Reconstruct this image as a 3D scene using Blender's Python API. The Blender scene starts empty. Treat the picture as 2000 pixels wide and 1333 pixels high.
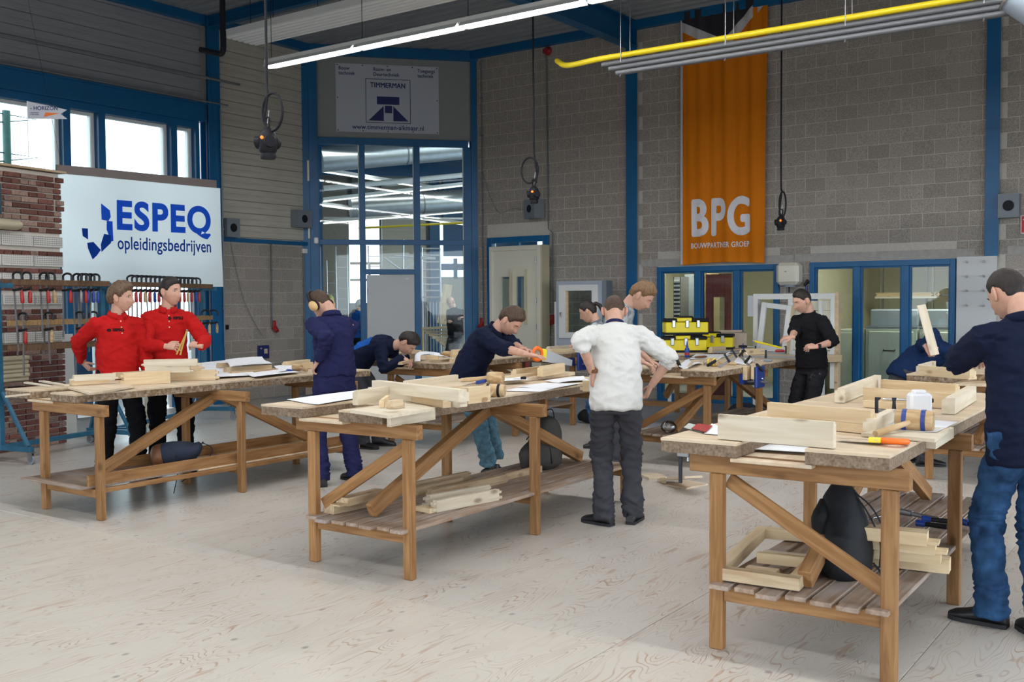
import bpy, math, random
from mathutils import Vector, Matrix, noise
C = bpy.context.scene
R = math.radians
ORD = 'first second third fourth fifth sixth seventh eighth ninth tenth eleventh twelfth thirteenth fourteenth fifteenth sixteenth'.split()
rnd = random.Random(7)
# ---------------------------------------------------------------- camera
cam_d = bpy.data.cameras.new('camera'); cam = bpy.data.objects.new('camera', cam_d); C.collection.objects.link(cam); C.camera = cam
cam_d.sensor_width = 36; cam_d.lens = 1974.90 * 36 / 2000; cam_d.clip_start = .05; cam_d.clip_end = 300
cam.matrix_world = Matrix(((0.815202, -0.018025, 0.578896, 13.320540), (0.579139, 0.036652, -0.814404, -14.719502), (-0.006538, 0.999166, 0.040317, 1.632385), (0.000000, 0.000000, 0.000000, 1.000000)))
cam_d.dof.use_dof = False
# ---------------------------------------------------------------- light
SKY = 4.4
w = bpy.data.worlds.new('overcast sky'); C.world = w; w.use_nodes = True
bg = w.node_tree.nodes['Background']; bg.inputs[0].default_value = (.80, .90, 1.0, 1); bg.inputs[1].default_value = SKY
C.view_settings.view_transform = 'Standard'; C.view_settings.look = 'None'; C.view_settings.gamma = 1
C.view_settings.use_curve_mapping = False; C.view_settings.exposure = 0.22
C.cycles.max_bounces = 7; C.cycles.diffuse_bounces = 4; C.cycles.glossy_bounces = 3; C.cycles.transmission_bounces = 5
C.cycles.transparent_max_bounces = 12; C.cycles.caustics_reflective = False; C.cycles.caustics_refractive = False
C.cycles.use_denoising = True; C.cycles.sample_clamp_indirect = 6
def area(name, loc, rot, sx, sy, power, col=(1, 1, 1), portal=False, spread=180):
    l = bpy.data.lights.new(name, 'AREA'); l.shape = 'RECTANGLE'; l.size = sx; l.size_y = sy; l.energy = power; l.color = col
    l.spread = R(spread); l.cycles.is_portal = portal
    o = bpy.data.objects.new(name, l); C.collection.objects.link(o); o.location = loc; o.rotation_euler = rot; return o
# left windows and two unseen added gates for daylight (portals only guide the sampling of the sky)
area('window_portal', (-.12, -8.6, 2.2), (0, R(-90), 0), 4.4, 8.0, 1, portal=True)
area('added_rear_gate_portal', (10.5, -19.9, 1.75), (R(90), 0, 0), 12, 3.5, 1, portal=True)
area('added_side_gate_portal', (17.9, -9.5, 1.75), (0, R(90), 0), 3.5, 15, 1, portal=True)
# ---------------------------------------------------------------- materials
def lin(c):
    return tuple(((v / 255 + .055) / 1.055) ** 2.4 if v > 10 else v / 255 / 12.92 for v in c)
def nd(t, typ, **k):
    n = t.nodes.new(typ)
    for a, b in k.items(): setattr(n, a, b)
    return n
def mat(name, col, rough=.6, metal=0, var=.0, vscale=8, bump=0, bscale=60, stretch=None, spec=.5, objvar=0, col2=None, c2t=(.45, .6), emit=0, alpha=1, detail=4, rot=None):
    m = bpy.data.materials.new(name); m.use_nodes = True; t = m.node_tree; b = t.nodes['Principled BSDF']; L = t.links.new
    b.inputs['Roughness'].default_value = rough; b.inputs['Metallic'].default_value = metal; b.inputs['Specular IOR Level'].default_value = spec
    c = (*col, 1); b.inputs['Base Color'].default_value = c
    src = None
    if var or bump or col2:
        tc = nd(t, 'ShaderNodeTexCoord'); mp = nd(t, 'ShaderNodeMapping'); L(tc.outputs['Object'], mp.inputs[0])
        if stretch: mp.inputs['Scale'].default_value = stretch
        if rot: mp.inputs['Rotation'].default_value = rot
        if objvar:
            oi = nd(t, 'ShaderNodeObjectInfo'); mu = nd(t, 'ShaderNodeVectorMath', operation='SCALE'); mu.inputs[0].default_value = (7, 13, 5); L(oi.outputs['Random'], mu.inputs['Scale'])
            L(mu.outputs[0], mp.inputs['Location'])
        n = nd(t, 'ShaderNodeTexNoise'); n.inputs['Scale'].default_value = vscale; n.inputs['Detail'].default_value = detail; L(mp.outputs[0], n.inputs['Vector'])
        if col2:
            r = nd(t, 'ShaderNodeValToRGB'); r.color_ramp.elements[0].position = c2t[0]; r.color_ramp.elements[1].position = c2t[1]
            r.color_ramp.elements[0].color = c; r.color_ramp.elements[1].color = (*col2, 1); L(n.outputs[0], r.inputs[0]); src = r.outputs[0]
        if var:
            hs = nd(t, 'ShaderNodeMixRGB', blend_type='MULTIPLY'); hs.inputs[0].default_value = 1
            n2 = nd(t, 'ShaderNodeTexNoise'); n2.inputs['Scale'].default_value = vscale * 2.3; n2.inputs['Detail'].default_value = detail; L(mp.outputs[0], n2.inputs['Vector'])
            mr = nd(t, 'ShaderNodeMapRange'); mr.inputs[1].default_value = .3; mr.inputs[2].default_value = .7; mr.inputs[3].default_value = 1 - var; mr.inputs[4].default_value = 1 + var * .4
            L(n2.outputs[0], mr.inputs[0])
            if src: L(src, hs.inputs[1])
            else: hs.inputs[1].default_value = c
            L(mr.outputs[0], hs.inputs[2]); src = hs.outputs[0]
        if bump:
            n3 = nd(t, 'ShaderNodeTexNoise'); n3.inputs['Scale'].default_value = bscale; n3.inputs['Detail'].default_value = 3; L(mp.outputs[0], n3.inputs['Vector'])
            bp = nd(t, 'ShaderNodeBump'); bp.inputs['Strength'].default_value = bump; bp.inputs['Distance'].default_value = .01; L(n3.outputs[0], bp.inputs['Height']); L(bp.outputs[0], b.inputs['Normal'])
    if objvar:
        oi = nd(t, 'ShaderNodeObjectInfo'); mr = nd(t, 'ShaderNodeMapRange'); mr.inputs[3].default_value = 1 - objvar; mr.inputs[4].default_value = 1 + objvar * .5; L(oi.outputs['Random'], mr.inputs[0])
        mx = nd(t, 'ShaderNodeMixRGB', blend_type='MULTIPLY'); mx.inputs[0].default_value = 1
        if src: L(src, mx.inputs[1])
        else: mx.inputs[1].default_value = c
        L(mr.outputs[0], mx.inputs[2]); src = mx.outputs[0]
    if src: L(src, b.inputs['Base Color'])
    if emit: b.inputs['Emission Color'].default_value = c; b.inputs['Emission Strength'].default_value = emit
    return m
def wood(name, c1, c2, rough=.65, scale=1.0, knots=0, objvar=.12, dirt=None, bump=.15):
    """grain along local X"""
    m = bpy.data.materials.new(name); m.use_nodes = True; t = m.node_tree; b = t.nodes['Principled BSDF']; L = t.links.new; b.inputs['Roughness'].default_value = rough; b.inputs['Specular IOR Level'].default_value = .3
    tc = nd(t, 'ShaderNodeTexCoord'); oi = nd(t, 'ShaderNodeObjectInfo'); sc = nd(t, 'ShaderNodeVectorMath', operation='SCALE'); sc.inputs[0].default_value = (11, 17, 23); L(oi.outputs['Random'], sc.inputs['Scale'])
    ad = nd(t, 'ShaderNodeVectorMath', operation='ADD'); L(tc.outputs['Object'], ad.inputs[0]); L(sc.outputs[0], ad.inputs[1])
    mp = nd(t, 'ShaderNodeMapping'); mp.inputs['Scale'].default_value = (1.3 * scale, 16 * scale, 16 * scale); L(ad.outputs[0], mp.inputs[0])
    n = nd(t, 'ShaderNodeTexNoise'); n.inputs['Scale'].default_value = 2.2; n.inputs['Detail'].default_value = 5; n.inputs['Distortion'].default_value = .6; L(mp.outputs[0], n.inputs['Vector'])
    r = nd(t, 'ShaderNodeValToRGB'); e = r.color_ramp.elements; e[0].position = .38; e[1].position = .66; e[0].color = (*c1, 1); e[1].color = (*c2, 1); L(n.outputs[0], r.inputs[0]); src = r.outputs[0]
    if knots:
        v = nd(t, 'ShaderNodeTexVoronoi'); v.inputs['Scale'].default_value = 1; mp2 = nd(t, 'ShaderNodeMapping'); mp2.inputs['Scale'].default_value = (3.2, 7, 7); L(ad.outputs[0], mp2.inputs[0]); L(mp2.outputs[0], v.inputs['Vector'])
        mr = nd(t, 'ShaderNodeMapRange'); mr.inputs[1].default_value = .06; mr.inputs[2].default_value = .16; mr.inputs[3].default_value = knots; mr.inputs[4].default_value = 0; L(v.outputs[0], mr.inputs[0])
        mx = nd(t, 'ShaderNodeMixRGB'); L(mr.outputs[0], mx.inputs[0]); L(src, mx.inputs[1]); mx.inputs[2].default_value = (c1[0] * .35, c1[1] * .28, c1[2] * .25, 1); src = mx.outputs[0]
    if dirt:
        n4 = nd(t, 'ShaderNodeTexNoise'); n4.inputs['Scale'].default_value = 5; n4.inputs['Detail'].default_value = 6; L(ad.outputs[0], n4.inputs['Vector'])
        mr = nd(t, 'ShaderNodeMapRange'); mr.inputs[1].default_value = .45; mr.inputs[2].default_value = .7; mr.inputs[4].default_value = dirt[1]; L(n4.outputs[0], mr.inputs[0])
        mx = nd(t, 'ShaderNodeMixRGB'); L(mr.outputs[0], mx.inputs[0]); L(src, mx.inputs[1]); mx.inputs[2].default_value = (*dirt[0], 1); src = mx.outputs[0]
    mr = nd(t, 'ShaderNodeMapRange'); mr.inputs[3].default_value = 1 - objvar; mr.inputs[4].default_value = 1 + objvar * .4; L(oi.outputs['Random'], mr.inputs[0])
    mx = nd(t, 'ShaderNodeMixRGB', blend_type='MULTIPLY'); mx.inputs[0].default_value = 1; L(src, mx.inputs[1]); L(mr.outputs[0], mx.inputs[2]); L(mx.outputs[0], b.inputs['Base Color'])
    bp = nd(t, 'ShaderNodeBump'); bp.inputs['Strength'].default_value = bump; bp.inputs['Distance'].default_value = .004; L(n.outputs[0], bp.inputs['Height']); L(bp.outputs[0], b.inputs['Normal'])
    return m
def glassmat(name, tint=(.9, .96, .95), refl=.08, opacity=0, ocol=(1, 1, 1)):
    m = bpy.data.materials.new(name); m.use_nodes = True; t = m.node_tree; t.nodes.clear(); L = t.links.new
    o = nd(t, 'ShaderNodeOutputMaterial'); tr = nd(t, 'ShaderNodeBsdfTransparent'); tr.inputs[0].default_value = (*tint, 1)
    gl = nd(t, 'ShaderNodeBsdfGlossy'); gl.inputs['Roughness'].default_value = .02
    fr = nd(t, 'ShaderNodeFresnel'); fr.inputs[0].default_value = 1.5; mu = nd(t, 'ShaderNodeMath', operation='MULTIPLY_ADD'); mu.inputs[1].default_value = 1.0; mu.inputs[2].default_value = refl - .06; L(fr.outputs[0], mu.inputs[0])
    mx = nd(t, 'ShaderNodeMixShader'); L(mu.outputs[0], mx.inputs[0]); L(tr.outputs[0], mx.inputs[1]); L(gl.outputs[0], mx.inputs[2]); L(mx.outputs[0], o.inputs[0]); return m
M = {}
M['blue'] = mat('blue_steel_paint', (.003, .115, .29), .38, var=.12, vscale=1.5)
M['bluerack'] = mat('blue_rack_paint', (.02, .12, .21), .45, var=.2, vscale=6)
M['block'] = mat('concrete_block', (.43, .385, .34), .95, var=.42, vscale=38, bump=.5, bscale=90, objvar=.13, spec=.2)
M['mortar'] = mat('mortar', (.60, .56, .50), .95, var=.1, vscale=20, spec=.2)
M['lintel'] = mat('concrete_lintel', (.44, .42, .39), .9, var=.15, vscale=6, spec=.2)
M['clad'] = mat('cream_cladding', (.56, .53, .45), .55, var=.12, vscale=3, stretch=(.3, .3, 3))
M['cladshade'] = mat('shade_toned_cladding', (.33, .345, .37), .55, var=.12, vscale=3, stretch=(.3, .3, 3))  # same cream boards, toned greyer: shade high on the wall put into the colour
M['deck'] = mat('steel_deck', (.30, .32, .34), .5, var=.1, vscale=1)
M['greypanel'] = mat('grey_panel', (.30, .31, .31), .6, var=.05, vscale=3)
M['concrete'] = mat('concrete_floor', (.38, .41, .46), .45, var=.18, vscale=2.5)
M['glass'] = glassmat('window_glass', refl=.05)
M['glassdark'] = glassmat('inner_glass', (.84, .89, .87), .05)
M['white'] = mat('white_paint', (.80, .80, .78), .45)
M['whiteplastic'] = mat('white_plastic', (.85, .86, .88), .35)
M['cream'] = mat('cream_paint', (.76, .73, .60), .42)
M['creamdark'] = mat('cream_edge_paint', (.58, .52, .36), .5)
M['black'] = mat('black_rubber', (.012, .012, .016), .55, spec=.2)
M['blackmetal'] = mat('black_iron', (.03, .032, .036), .38, metal=.6)
M['steel'] = mat('bright_steel', (.55, .56, .58), .28, metal=1)
M['dullsteel'] = mat('dull_steel', (.28, .28, .29), .45, metal=.8)
M['greyplastic'] = mat('grey_plastic', (.22, .26, .31), .5)
M['greyspk'] = mat('grey_speaker_paint', (.20, .23, .26), .5)
M['conduit'] = mat('grey_conduit', (.16, .17, .18), .5)
M['pipe_yellow'] = mat('yellow_pipe_paint', (.75, .58, .01), .35)
M['red'] = mat('red_plastic', (.36, .02, .02), .4)
M['orange'] = mat('orange_plastic', (.85, .16, .01), .35)
M['yellow'] = mat('yellow_plastic', (.80, .66, .01), .35)
M['bluetool'] = mat('blue_plastic', (.01, .05, .28), .35)
M['vise'] = mat('blue_cast_iron', (.015, .04, .22), .4)
M['navy'] = mat('navy_cloth', (.012, .016, .035), .9, bump=.3, bscale=40, spec=.15)
M['paper'] = mat('white_paper', (.82, .83, .86), .8, spec=.2)
M['cardboard'] = mat('cardboard', (.52, .42, .33), .8, var=.08)
M['ply'] = wood('plywood_sheet', (.60, .46, .31), (.72, .59, .43), scale=.5, objvar=.08, dirt=((.45, .38, .30), .5))
M['osb'] = mat('chipboard_edge', (.24, .15, .08), .85, var=.5, vscale=26, bump=.4, bscale=70, col2=(.38, .30, .22), c2t=(.45, .62), objvar=.1)
M['osbgrey'] = mat('paint_stained_chipboard_edge', (.20, .135, .085), .85, var=.45, vscale=34, bump=.4, bscale=70, col2=(.31, .23, .16), c2t=(.3, .75))
M['bench'] = wood('bench_timber', (.26, .125, .045), (.40, .215, .09), objvar=.18, knots=.7)
M['slat'] = wood('dusty_slat_timber', (.28, .19, .13), (.42, .32, .25), objvar=.2, knots=.6, dirt=((.40, .37, .37), .6))
M['pine'] = wood('fresh_pine', (.66, .49, .29), (.76, .62, .41), objvar=.10, knots=.75, scale=.8, bump=.05)
M['pinepale'] = wood('pale_spruce', (.64, .55, .41), (.74, .66, .52), objvar=.08, knots=.75, scale=.8, bump=.05)
M['pineold'] = wood('dusty_pine', (.46, .32, .19), (.60, .47, .31), objvar=.1, knots=.7)
M['birch'] = wood('worn_mallet_wood', (.42, .27, .13), (.60, .44, .26), objvar=.1)
M['leather'] = mat('brown_leather', (.19, .075, .03), .5, var=.2, vscale=20)
M['galv'] = mat('galvanised_duct', (.55, .58, .60), .3, metal=.85, var=.1, vscale=3)
M['lightgrey'] = mat('light_grey_laminate', (.60, .61, .61), .5)
# ---------------------------------------------------------------- mesh helpers
class MB:
    def __init__(s): s.v = []; s.f = []; s.mi = []; s.sm = []; s.m = 0; s.s = False
    def add(s, vs, fs, smooth=None):
        n = len(s.v); s.v += [tuple(v) for v in vs]; s.f += [tuple(i + n for i in f) for f in fs]; s.mi += [s.m] * len(fs); s.sm += [s.s if smooth is None else smooth] * len(fs); return s
    def box(s, x0, x1, y0, y1, z0, z1, c=0, T=None):
        if x0 > x1: x0, x1 = x1, x0
        if y0 > y1: y0, y1 = y1, y0
        if z0 > z1: z0, z1 = z1, z0
        c = min(c, (x1 - x0) * .3, (y1 - y0) * .3, (z1 - z0) * .3)
        if c <= 0:
            vs = [(x0, y0, z0), (x1, y0, z0), (x1, y1, z0), (x0, y1, z0), (x0, y0, z1), (x1, y0, z1), (x1, y1, z1), (x0, y1, z1)]
            fs = [(0, 3, 2, 1), (4, 5, 6, 7), (0, 1, 5, 4), (1, 2, 6, 5), (2, 3, 7, 6), (3, 0, 4, 7)]
        else:
            vs = []; idx = {}
            for a, (X, sx) in enumerate(((x0, 1), (x1, -1))):
                for b_, (Y, sy) in enumerate(((y0, 1), (y1, -1))):
                    for d, (Z, sz) in enumerate(((z0, 1), (z1, -1))):
                        idx[a, b_, d, 0] = len(vs); vs.append((X, Y + c * sy, Z + c * sz))
                        idx[a, b_, d, 1] = len(vs); vs.append((X + c * sx, Y, Z + c * sz))
                        idx[a, b_, d, 2] = len(vs); vs.append((X + c * sx, Y + c * sy, Z))
            g = lambda a, b_, d, k: idx[a, b_, d, k]
            fs = [(g(0, 0, 0, 0), g(0, 0, 1, 0), g(0, 1, 1, 0), g(0, 1, 0, 0)), (g(1, 0, 0, 0), g(1, 1, 0, 0), g(1, 1, 1, 0), g(1, 0, 1, 0)),
                  (g(0, 0, 0, 1), g(1, 0, 0, 1), g(1, 0, 1, 1), g(0, 0, 1, 1)), (g(0, 1, 0, 1), g(0, 1, 1, 1), g(1, 1, 1, 1), g(1, 1, 0, 1)),
                  (g(0, 0, 0, 2), g(0, 1, 0, 2), g(1, 1, 0, 2), g(1, 0, 0, 2)), (g(0, 0, 1, 2), g(1, 0, 1, 2), g(1, 1, 1, 2), g(0, 1, 1, 2))]
            for a in (0, 1):
                for b_ in (0, 1): fs.append((g(a, b_, 0, 0), g(a, b_, 1, 0), g(a, b_, 1, 1), g(a, b_, 0, 1)))
                for d in (0, 1): fs.append((g(a, 0, d, 0), g(a, 1, d, 0), g(a, 1, d, 2), g(a, 0, d, 2)))
            for b_ in (0, 1):
                for d in (0, 1): fs.append((g(0, b_, d, 1), g(1, b_, d, 1), g(1, b_, d, 2), g(0, b_, d, 2)))
            for a in (0, 1):
                for b_ in (0, 1):
                    for d in (0, 1): fs.append((g(a, b_, d, 0), g(a, b_, d, 1), g(a, b_, d, 2)))
        if T is not None: vs = [T @ Vector(v) for v in vs]
        return s.add(vs, fs, False)
    def rings(s, rings, caps=True, smooth=True, closed=False):
        n = len(rings[0]); vs = [p for r in rings for p in r]; fs = []
        m = len(rings)
        for i in range(m - (0 if closed else 1)):
            j = (i + 1) % m
            for k in range(n): fs.append((i * n + k, i * n + (k + 1) % n, j * n + (k + 1) % n, j * n + k))
        b0 = len(s.f); s.add(vs, fs, smooth)
        if caps and not closed:
            s.add(rings[0], [tuple(range(n))[::-1]], False); s.add(rings[-1], [tuple(range(n))], False)
        return s
    def tube(s, pts, r, n=8, caps=True, up=None, flat=1, smooth=True):
        pts = [Vector(p) for p in pts]; rs = r if isinstance(r, (list, tuple)) else [r] * len(pts); out = []
        prev = None
        for i, p in enumerate(pts):
            t = (pts[min(i + 1, len(pts) - 1)] - pts[max(i - 1, 0)]); t.normalize()
            if prev is None:
                u = Vector(up) if up else (Vector((0, 0, 1)) if abs(t.z) < .9 else Vector((1, 0, 0)))
            else: u = prev
            a = t.cross(u)
            if a.length < 1e-6: a = t.cross(Vector((1, 0, 0)))
            a.normalize(); u = a.cross(t).normalized(); prev = u
            rr = rs[min(i, len(rs) - 1)]; ra, rb = (rr if isinstance(rr, (tuple, list)) else (rr, rr * flat))
            out.append([p + a * ra * math.cos(2 * math.pi * k / n) + u * rb * math.sin(2 * math.pi * k / n) for k in range(n)])
        return s.rings(out, caps, smooth)
    def cyl(s, p0, p1, r, r1=None, n=14): return s.tube([p0, p1], [r, r if r1 is None else r1], n)
    def prism(s, poly, z0, z1, T=None):
        n = len(poly); vs = [(x, y, z0) for x, y in poly] + [(x, y, z1) for x, y in poly]
        if T is not None: vs = [T @ Vector(v) for v in vs]
        fs = [tuple(range(n))[::-1], tuple(range(n, 2 * n))] + [(i, (i + 1) % n, (i + 1) % n + n, i + n) for i in range(n)]
        return s.add(vs, fs, False)
    def ball(s, c, r, n=12, m=8, sc=(1, 1, 1)):
        c = Vector(c); rg = []
        for i in range(1, m):
            a = math.pi * i / m; rg.append([c + Vector((r * sc[0] * math.sin(a) * math.cos(2 * math.pi * k / n), r * sc[1] * math.sin(a) * math.sin(2 * math.pi * k / n), -r * sc[2] * math.cos(a))) for k in range(n)])
        return s.rings(rg, True, True)
    def mesh(s, name, mats):
        me = bpy.data.meshes.new(name); me.from_pydata(s.v, [], s.f)
        for m in (mats if isinstance(mats, (list, tuple)) else [mats]): me.materials.append(m)
        if any(s.mi): me.polygons.foreach_set('material_index', s.mi)
        me.polygons.foreach_set('use_smooth', s.sm); me.update(); return me
def link(name, me, parent=None, loc=(0, 0, 0), rz=0, Mx=None):
    o = bpy.data.objects.new(name, me); C.collection.objects.link(o)
    if Mx is not None: o.matrix_world = Mx
    else: o.location = loc; o.rotation_euler = (0, 0, rz)
    if parent is not None: o.parent = parent   # local transform kept as given
    return o
def obj(name, mb, mt, parent=None, loc=(0, 0, 0), rz=0, Mx=None): return link(name, mb.mesh(name, mt), parent, loc, rz, Mx)
def tag(o, label=None, cat=None, group=None, kind=None):
    if label: o['label'] = label
    if cat: o['category'] = cat
    if group: o['group'] = group
    if kind: o['kind'] = kind
    return o
def thing(name, label, cat, loc=(0, 0, 0), rz=0, group=None, Mx=None): return tag(link(name, None, None, loc, rz, Mx), label, cat, group)
def struct(o): o['kind'] = 'structure'; return o
def frame_x(p0, p1, up=(0, 0, 1)):
    p0, p1 = Vector(p0), Vector(p1); x = (p1 - p0).normalized(); u = Vector(up); y = u.cross(x)
    if y.length < 1e-4: y = Vector((0, 1, 0)).cross(x)
    if y.length < 1e-4: y = Vector((1, 0, 0)).cross(x)
    y.normalize(); z = x.cross(y)
    mid = (p0 + p1) / 2
    return Matrix(((x.x, y.x, z.x, mid.x), (x.y, y.y, z.y, mid.y), (x.z, y.z, z.z, mid.z), (0, 0, 0, 1))), (p1 - p0).length
def stick(name, p0, p1, w, h, mt, parent=None, up=(0, 0, 1), c=.003):
    """straight member, local X along its length (so the grain follows), w sideways, h along up"""
    Mx, L = frame_x(p0, p1, up)
    return obj(name, MB().box(-L / 2, L / 2, -w / 2, w / 2, -h / 2, h / 2, c), mt, parent, Mx=Mx)
def smooth_path(pts, k=6):
    P = [Vector(p) for p in pts]; P = [P[0] * 2 - P[1]] + P + [P[-1] * 2 - P[-2]]; out = []
    for i in range(1, len(P) - 2):
        for j in range(k):
            t = j / k; a, b, c, d = P[i - 1], P[i], P[i + 1], P[i + 2]
            out.append(.5 * ((2 * b) + (c - a) * t + (2 * a - 5 * b + 4 * c - d) * t * t + (3 * b - a - 3 * c + d) * t ** 3))
    out.append(P[-2]); return out
def text_mesh(s, size, bold=0, align='LEFT', ext=.0008, space=1, strike=0, res=4):
    cu = bpy.data.curves.new('lettering', 'FONT'); cu.body = s; cu.size = size; cu.offset = bold; cu.extrude = ext; cu.align_x = align; cu.space_character = space; cu.resolution_u = res
    o = bpy.data.objects.new('lettering', cu); C.collection.objects.link(o)
    me = bpy.data.meshes.new_from_object(o.evaluated_get(bpy.context.evaluated_depsgraph_get())); bpy.data.objects.remove(o)
    if strike:   # heavier strokes: the outline struck again around itself
        V_ = [v.co.copy() for v in me.vertices]; F_ = [tuple(p.vertices) for p in me.polygons]; vs, fs = [], []
        for k in range(9):
            d = Vector((0, 0, 0)) if k == 8 else Vector((math.cos(k * math.pi / 4) * strike, math.sin(k * math.pi / 4) * strike * .8, .00002 * k * size * 10)); n = len(vs); vs += [v + d for v in V_]; fs += [tuple(i + n for i in f) for f in F_]
        me = bpy.data.meshes.new('lettering'); me.from_pydata(vs, [], fs)
    return me
def text(name, s, size, mt, Mx, parent=None, bold=0, sx=1, align='LEFT', ext=.0008, space=1):
    me = text_mesh(s, size, 0, align, ext, 1 + bold * 12, bold); me.materials.clear(); me.materials.append(mt)
    return link(name, me, parent, Mx=Mx @ Matrix.Diagonal((sx, 1, 1, 1)))
# frame of a vertical picture plane: local x to the right, local y up, normal towards the viewer
def plane_mx(o, right): 
    r = Vector(right).normalized(); u = Vector((0, 0, 1)); n = r.cross(u)
    return Matrix(((r.x, u.x, n.x, o[0]), (r.y, u.y, n.y, o[1]), (r.z, u.z, n.z, o[2]), (0, 0, 0, 1)))
# ================================================================ the hall
# room frame: x along the block wall, y = 0 on that wall and negative towards the hall, x = 0 on the window wall
fl = struct(obj('floor', MB().box(-.3, 18, -20, .2, -.12, -.022).box(-12, 18, .2, 16, -.12, -.022), M['mortar']))
def floor_mat(name, c1, c2, red):
    m = bpy.data.materials.new(name); m.use_nodes = True; t = m.node_tree; b = t.nodes['Principled BSDF']; L = t.links.new; b.inputs['Roughness'].default_value = .34; b.inputs['Specular IOR Level'].default_value = .5
    tc = nd(t, 'ShaderNodeTexCoord'); oi = nd(t, 'ShaderNodeObjectInfo'); sc = nd(t, 'ShaderNodeVectorMath', operation='SCALE'); sc.inputs[0].default_value = (31, 47, 0); L(oi.outputs['Random'], sc.inputs['Scale'])
    ad = nd(t, 'ShaderNodeVectorMath', operation='ADD'); L(tc.outputs['Object'], ad.inputs[0]); L(sc.outputs[0], ad.inputs[1])
    # rotary cut veneer: contour lines of a stretched height field
    mp = nd(t, 'ShaderNodeMapping'); mp.inputs['Scale'].default_value = (3.1, .62, 1); L(ad.outputs[0], mp.inputs[0])
    n = nd(t, 'ShaderNodeTexNoise'); n.inputs['Scale'].default_value = 1.3; n.inputs['Detail'].default_value = 2.5; n.inputs['Distortion'].default_value = .3; L(mp.outputs[0], n.inputs['Vector'])
    mu = nd(t, 'ShaderNodeMath', operation='MULTIPLY'); mu.inputs[1].default_value = 34; L(n.outputs[0], mu.inputs[0])
    fr = nd(t, 'ShaderNodeMath', operation='PINGPONG'); fr.inputs[1].default_value = .5; L(mu.outputs[0], fr.inputs[0])
    ln = nd(t, 'ShaderNodeMapRange'); ln.inputs[1].default_value = .0; ln.inputs[2].default_value = .16; ln.inputs[3].default_value = 1; ln.inputs[4].default_value = 0; L(fr.outputs[0], ln.inputs[0])
    n2 = nd(t, 'ShaderNodeTexNoise'); n2.inputs['Scale'].default_value = 2.4; n2.inputs['Detail'].default_value = 3; mp2 = nd(t, 'ShaderNodeMapping'); mp2.inputs['Scale'].default_value = (3, .8, 1); L(ad.outputs[0], mp2.inputs[0]); L(mp2.outputs[0], n2.inputs['Vector'])
    mk = nd(t, 'ShaderNodeMapRange'); mk.inputs[1].default_value = .42; mk.inputs[2].default_value = .66; mk.inputs[3].default_value = .12; mk.inputs[4].default_value = 1; L(n2.outputs[0], mk.inputs[0])
    ml = nd(t, 'ShaderNodeMath', operation='MULTIPLY'); L(ln.outputs[0], ml.inputs[0]); L(mk.outputs[0], ml.inputs[1])
    base = nd(t, 'ShaderNodeMixRGB'); base.inputs[1].default_value = (*c1, 1); base.inputs[2].default_value = (*c2, 1)
    n5 = nd(t, 'ShaderNodeTexNoise'); n5.inputs['Scale'].default_value = .9; n5.inputs['Detail'].default_value = 4; L(ad.outputs[0], n5.inputs['Vector']); L(n5.outputs[0], base.inputs[0])
    mx = nd(t, 'ShaderNodeMixRGB'); L(ml.outputs[0], mx.inputs[0]); L(base.outputs[0], mx.inputs[1]); mx.inputs[2].default_value = (*red, 1)
    # broad reddish heart-wood streaks
    n6 = nd(t, 'ShaderNodeTexNoise'); n6.inputs['Scale'].default_value = 3.2; n6.inputs['Detail'].default_value = 2; mp6 = nd(t, 'ShaderNodeMapping'); mp6.inputs['Scale'].default_value = (4.5, .7, 1); mp6.inputs['Location'].default_value = (3, 5, 0); L(ad.outputs[0], mp6.inputs[0]); L(mp6.outputs[0], n6.inputs['Vector'])
    m6 = nd(t, 'ShaderNodeMapRange'); m6.inputs[1].default_value = .66; m6.inputs[2].default_value = .72; m6.inputs[4].default_value = .45; L(n6.outputs[0], m6.inputs[0])
    mx6 = nd(t, 'ShaderNodeMixRGB'); L(m6.outputs[0], mx6.inputs[0]); L(mx.outputs[0], mx6.inputs[1]); mx6.inputs[2].default_value = (red[0] * 1.05, red[1] * .9, red[2] * .8, 1)
    # knots
    v = nd(t, 'ShaderNodeTexVoronoi'); v.inputs['Scale'].default_value = 1; mp3 = nd(t, 'ShaderNodeMapping'); mp3.inputs['Scale'].default_value = (5.5, 3.8, 1); L(ad.outputs[0], mp3.inputs[0]); L(mp3.outputs[0], v.inputs['Vector']); v.inputs['Randomness'].default_value = 1
    k = nd(t, 'ShaderNodeMapRange'); k.inputs[1].default_value = .05; k.inputs[2].default_value = .10; k.inputs[3].default_value = .75; k.inputs[4].default_value = 0; L(v.outputs[0], k.inputs[0])
    mx2 = nd(t, 'ShaderNodeMixRGB'); L(k.outputs[0], mx2.inputs[0]); L(mx6.outputs[0], mx2.inputs[1]); mx2.inputs[2].default_value = (.22, .19, .19, 1)
    L(mx2.outputs[0], b.inputs['Base Color'])
    bp = nd(t, 'ShaderNodeBump'); bp.inputs['Strength'].default_value = .12; bp.inputs['Distance'].default_value = .003; L(ml.outputs[0], bp.inputs['Height']); L(bp.outputs[0], b.inputs['Normal'])
    return m
M['floor'] = floor_mat('white_washed_plywood', (.49, .455, .41), (.57, .535, .48), (.32, .19, .12))
M['floornear'] = floor_mat('white_washed_plywood_near_row', (.52, .475, .41), (.59, .545, .48), (.35, .21, .13))
sheet = MB().box(0, 1.217, 0, 2.437, -.022, 0, .0015).mesh('plywood_panel', M['floor']); sheet2 = MB().box(0, 1.217, 0, 2.437, -.022, 0, .0015).mesh('plywood_panel', M['floornear'])
for i in range(15):
    for j in range(-3, 3):
        y0 = -10.6 + 2.44 * j
        link('plywood_panel', sheet2 if j < 0 else sheet, fl, (.0 + 1.22 * i, y0, 0), 0)
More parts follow.
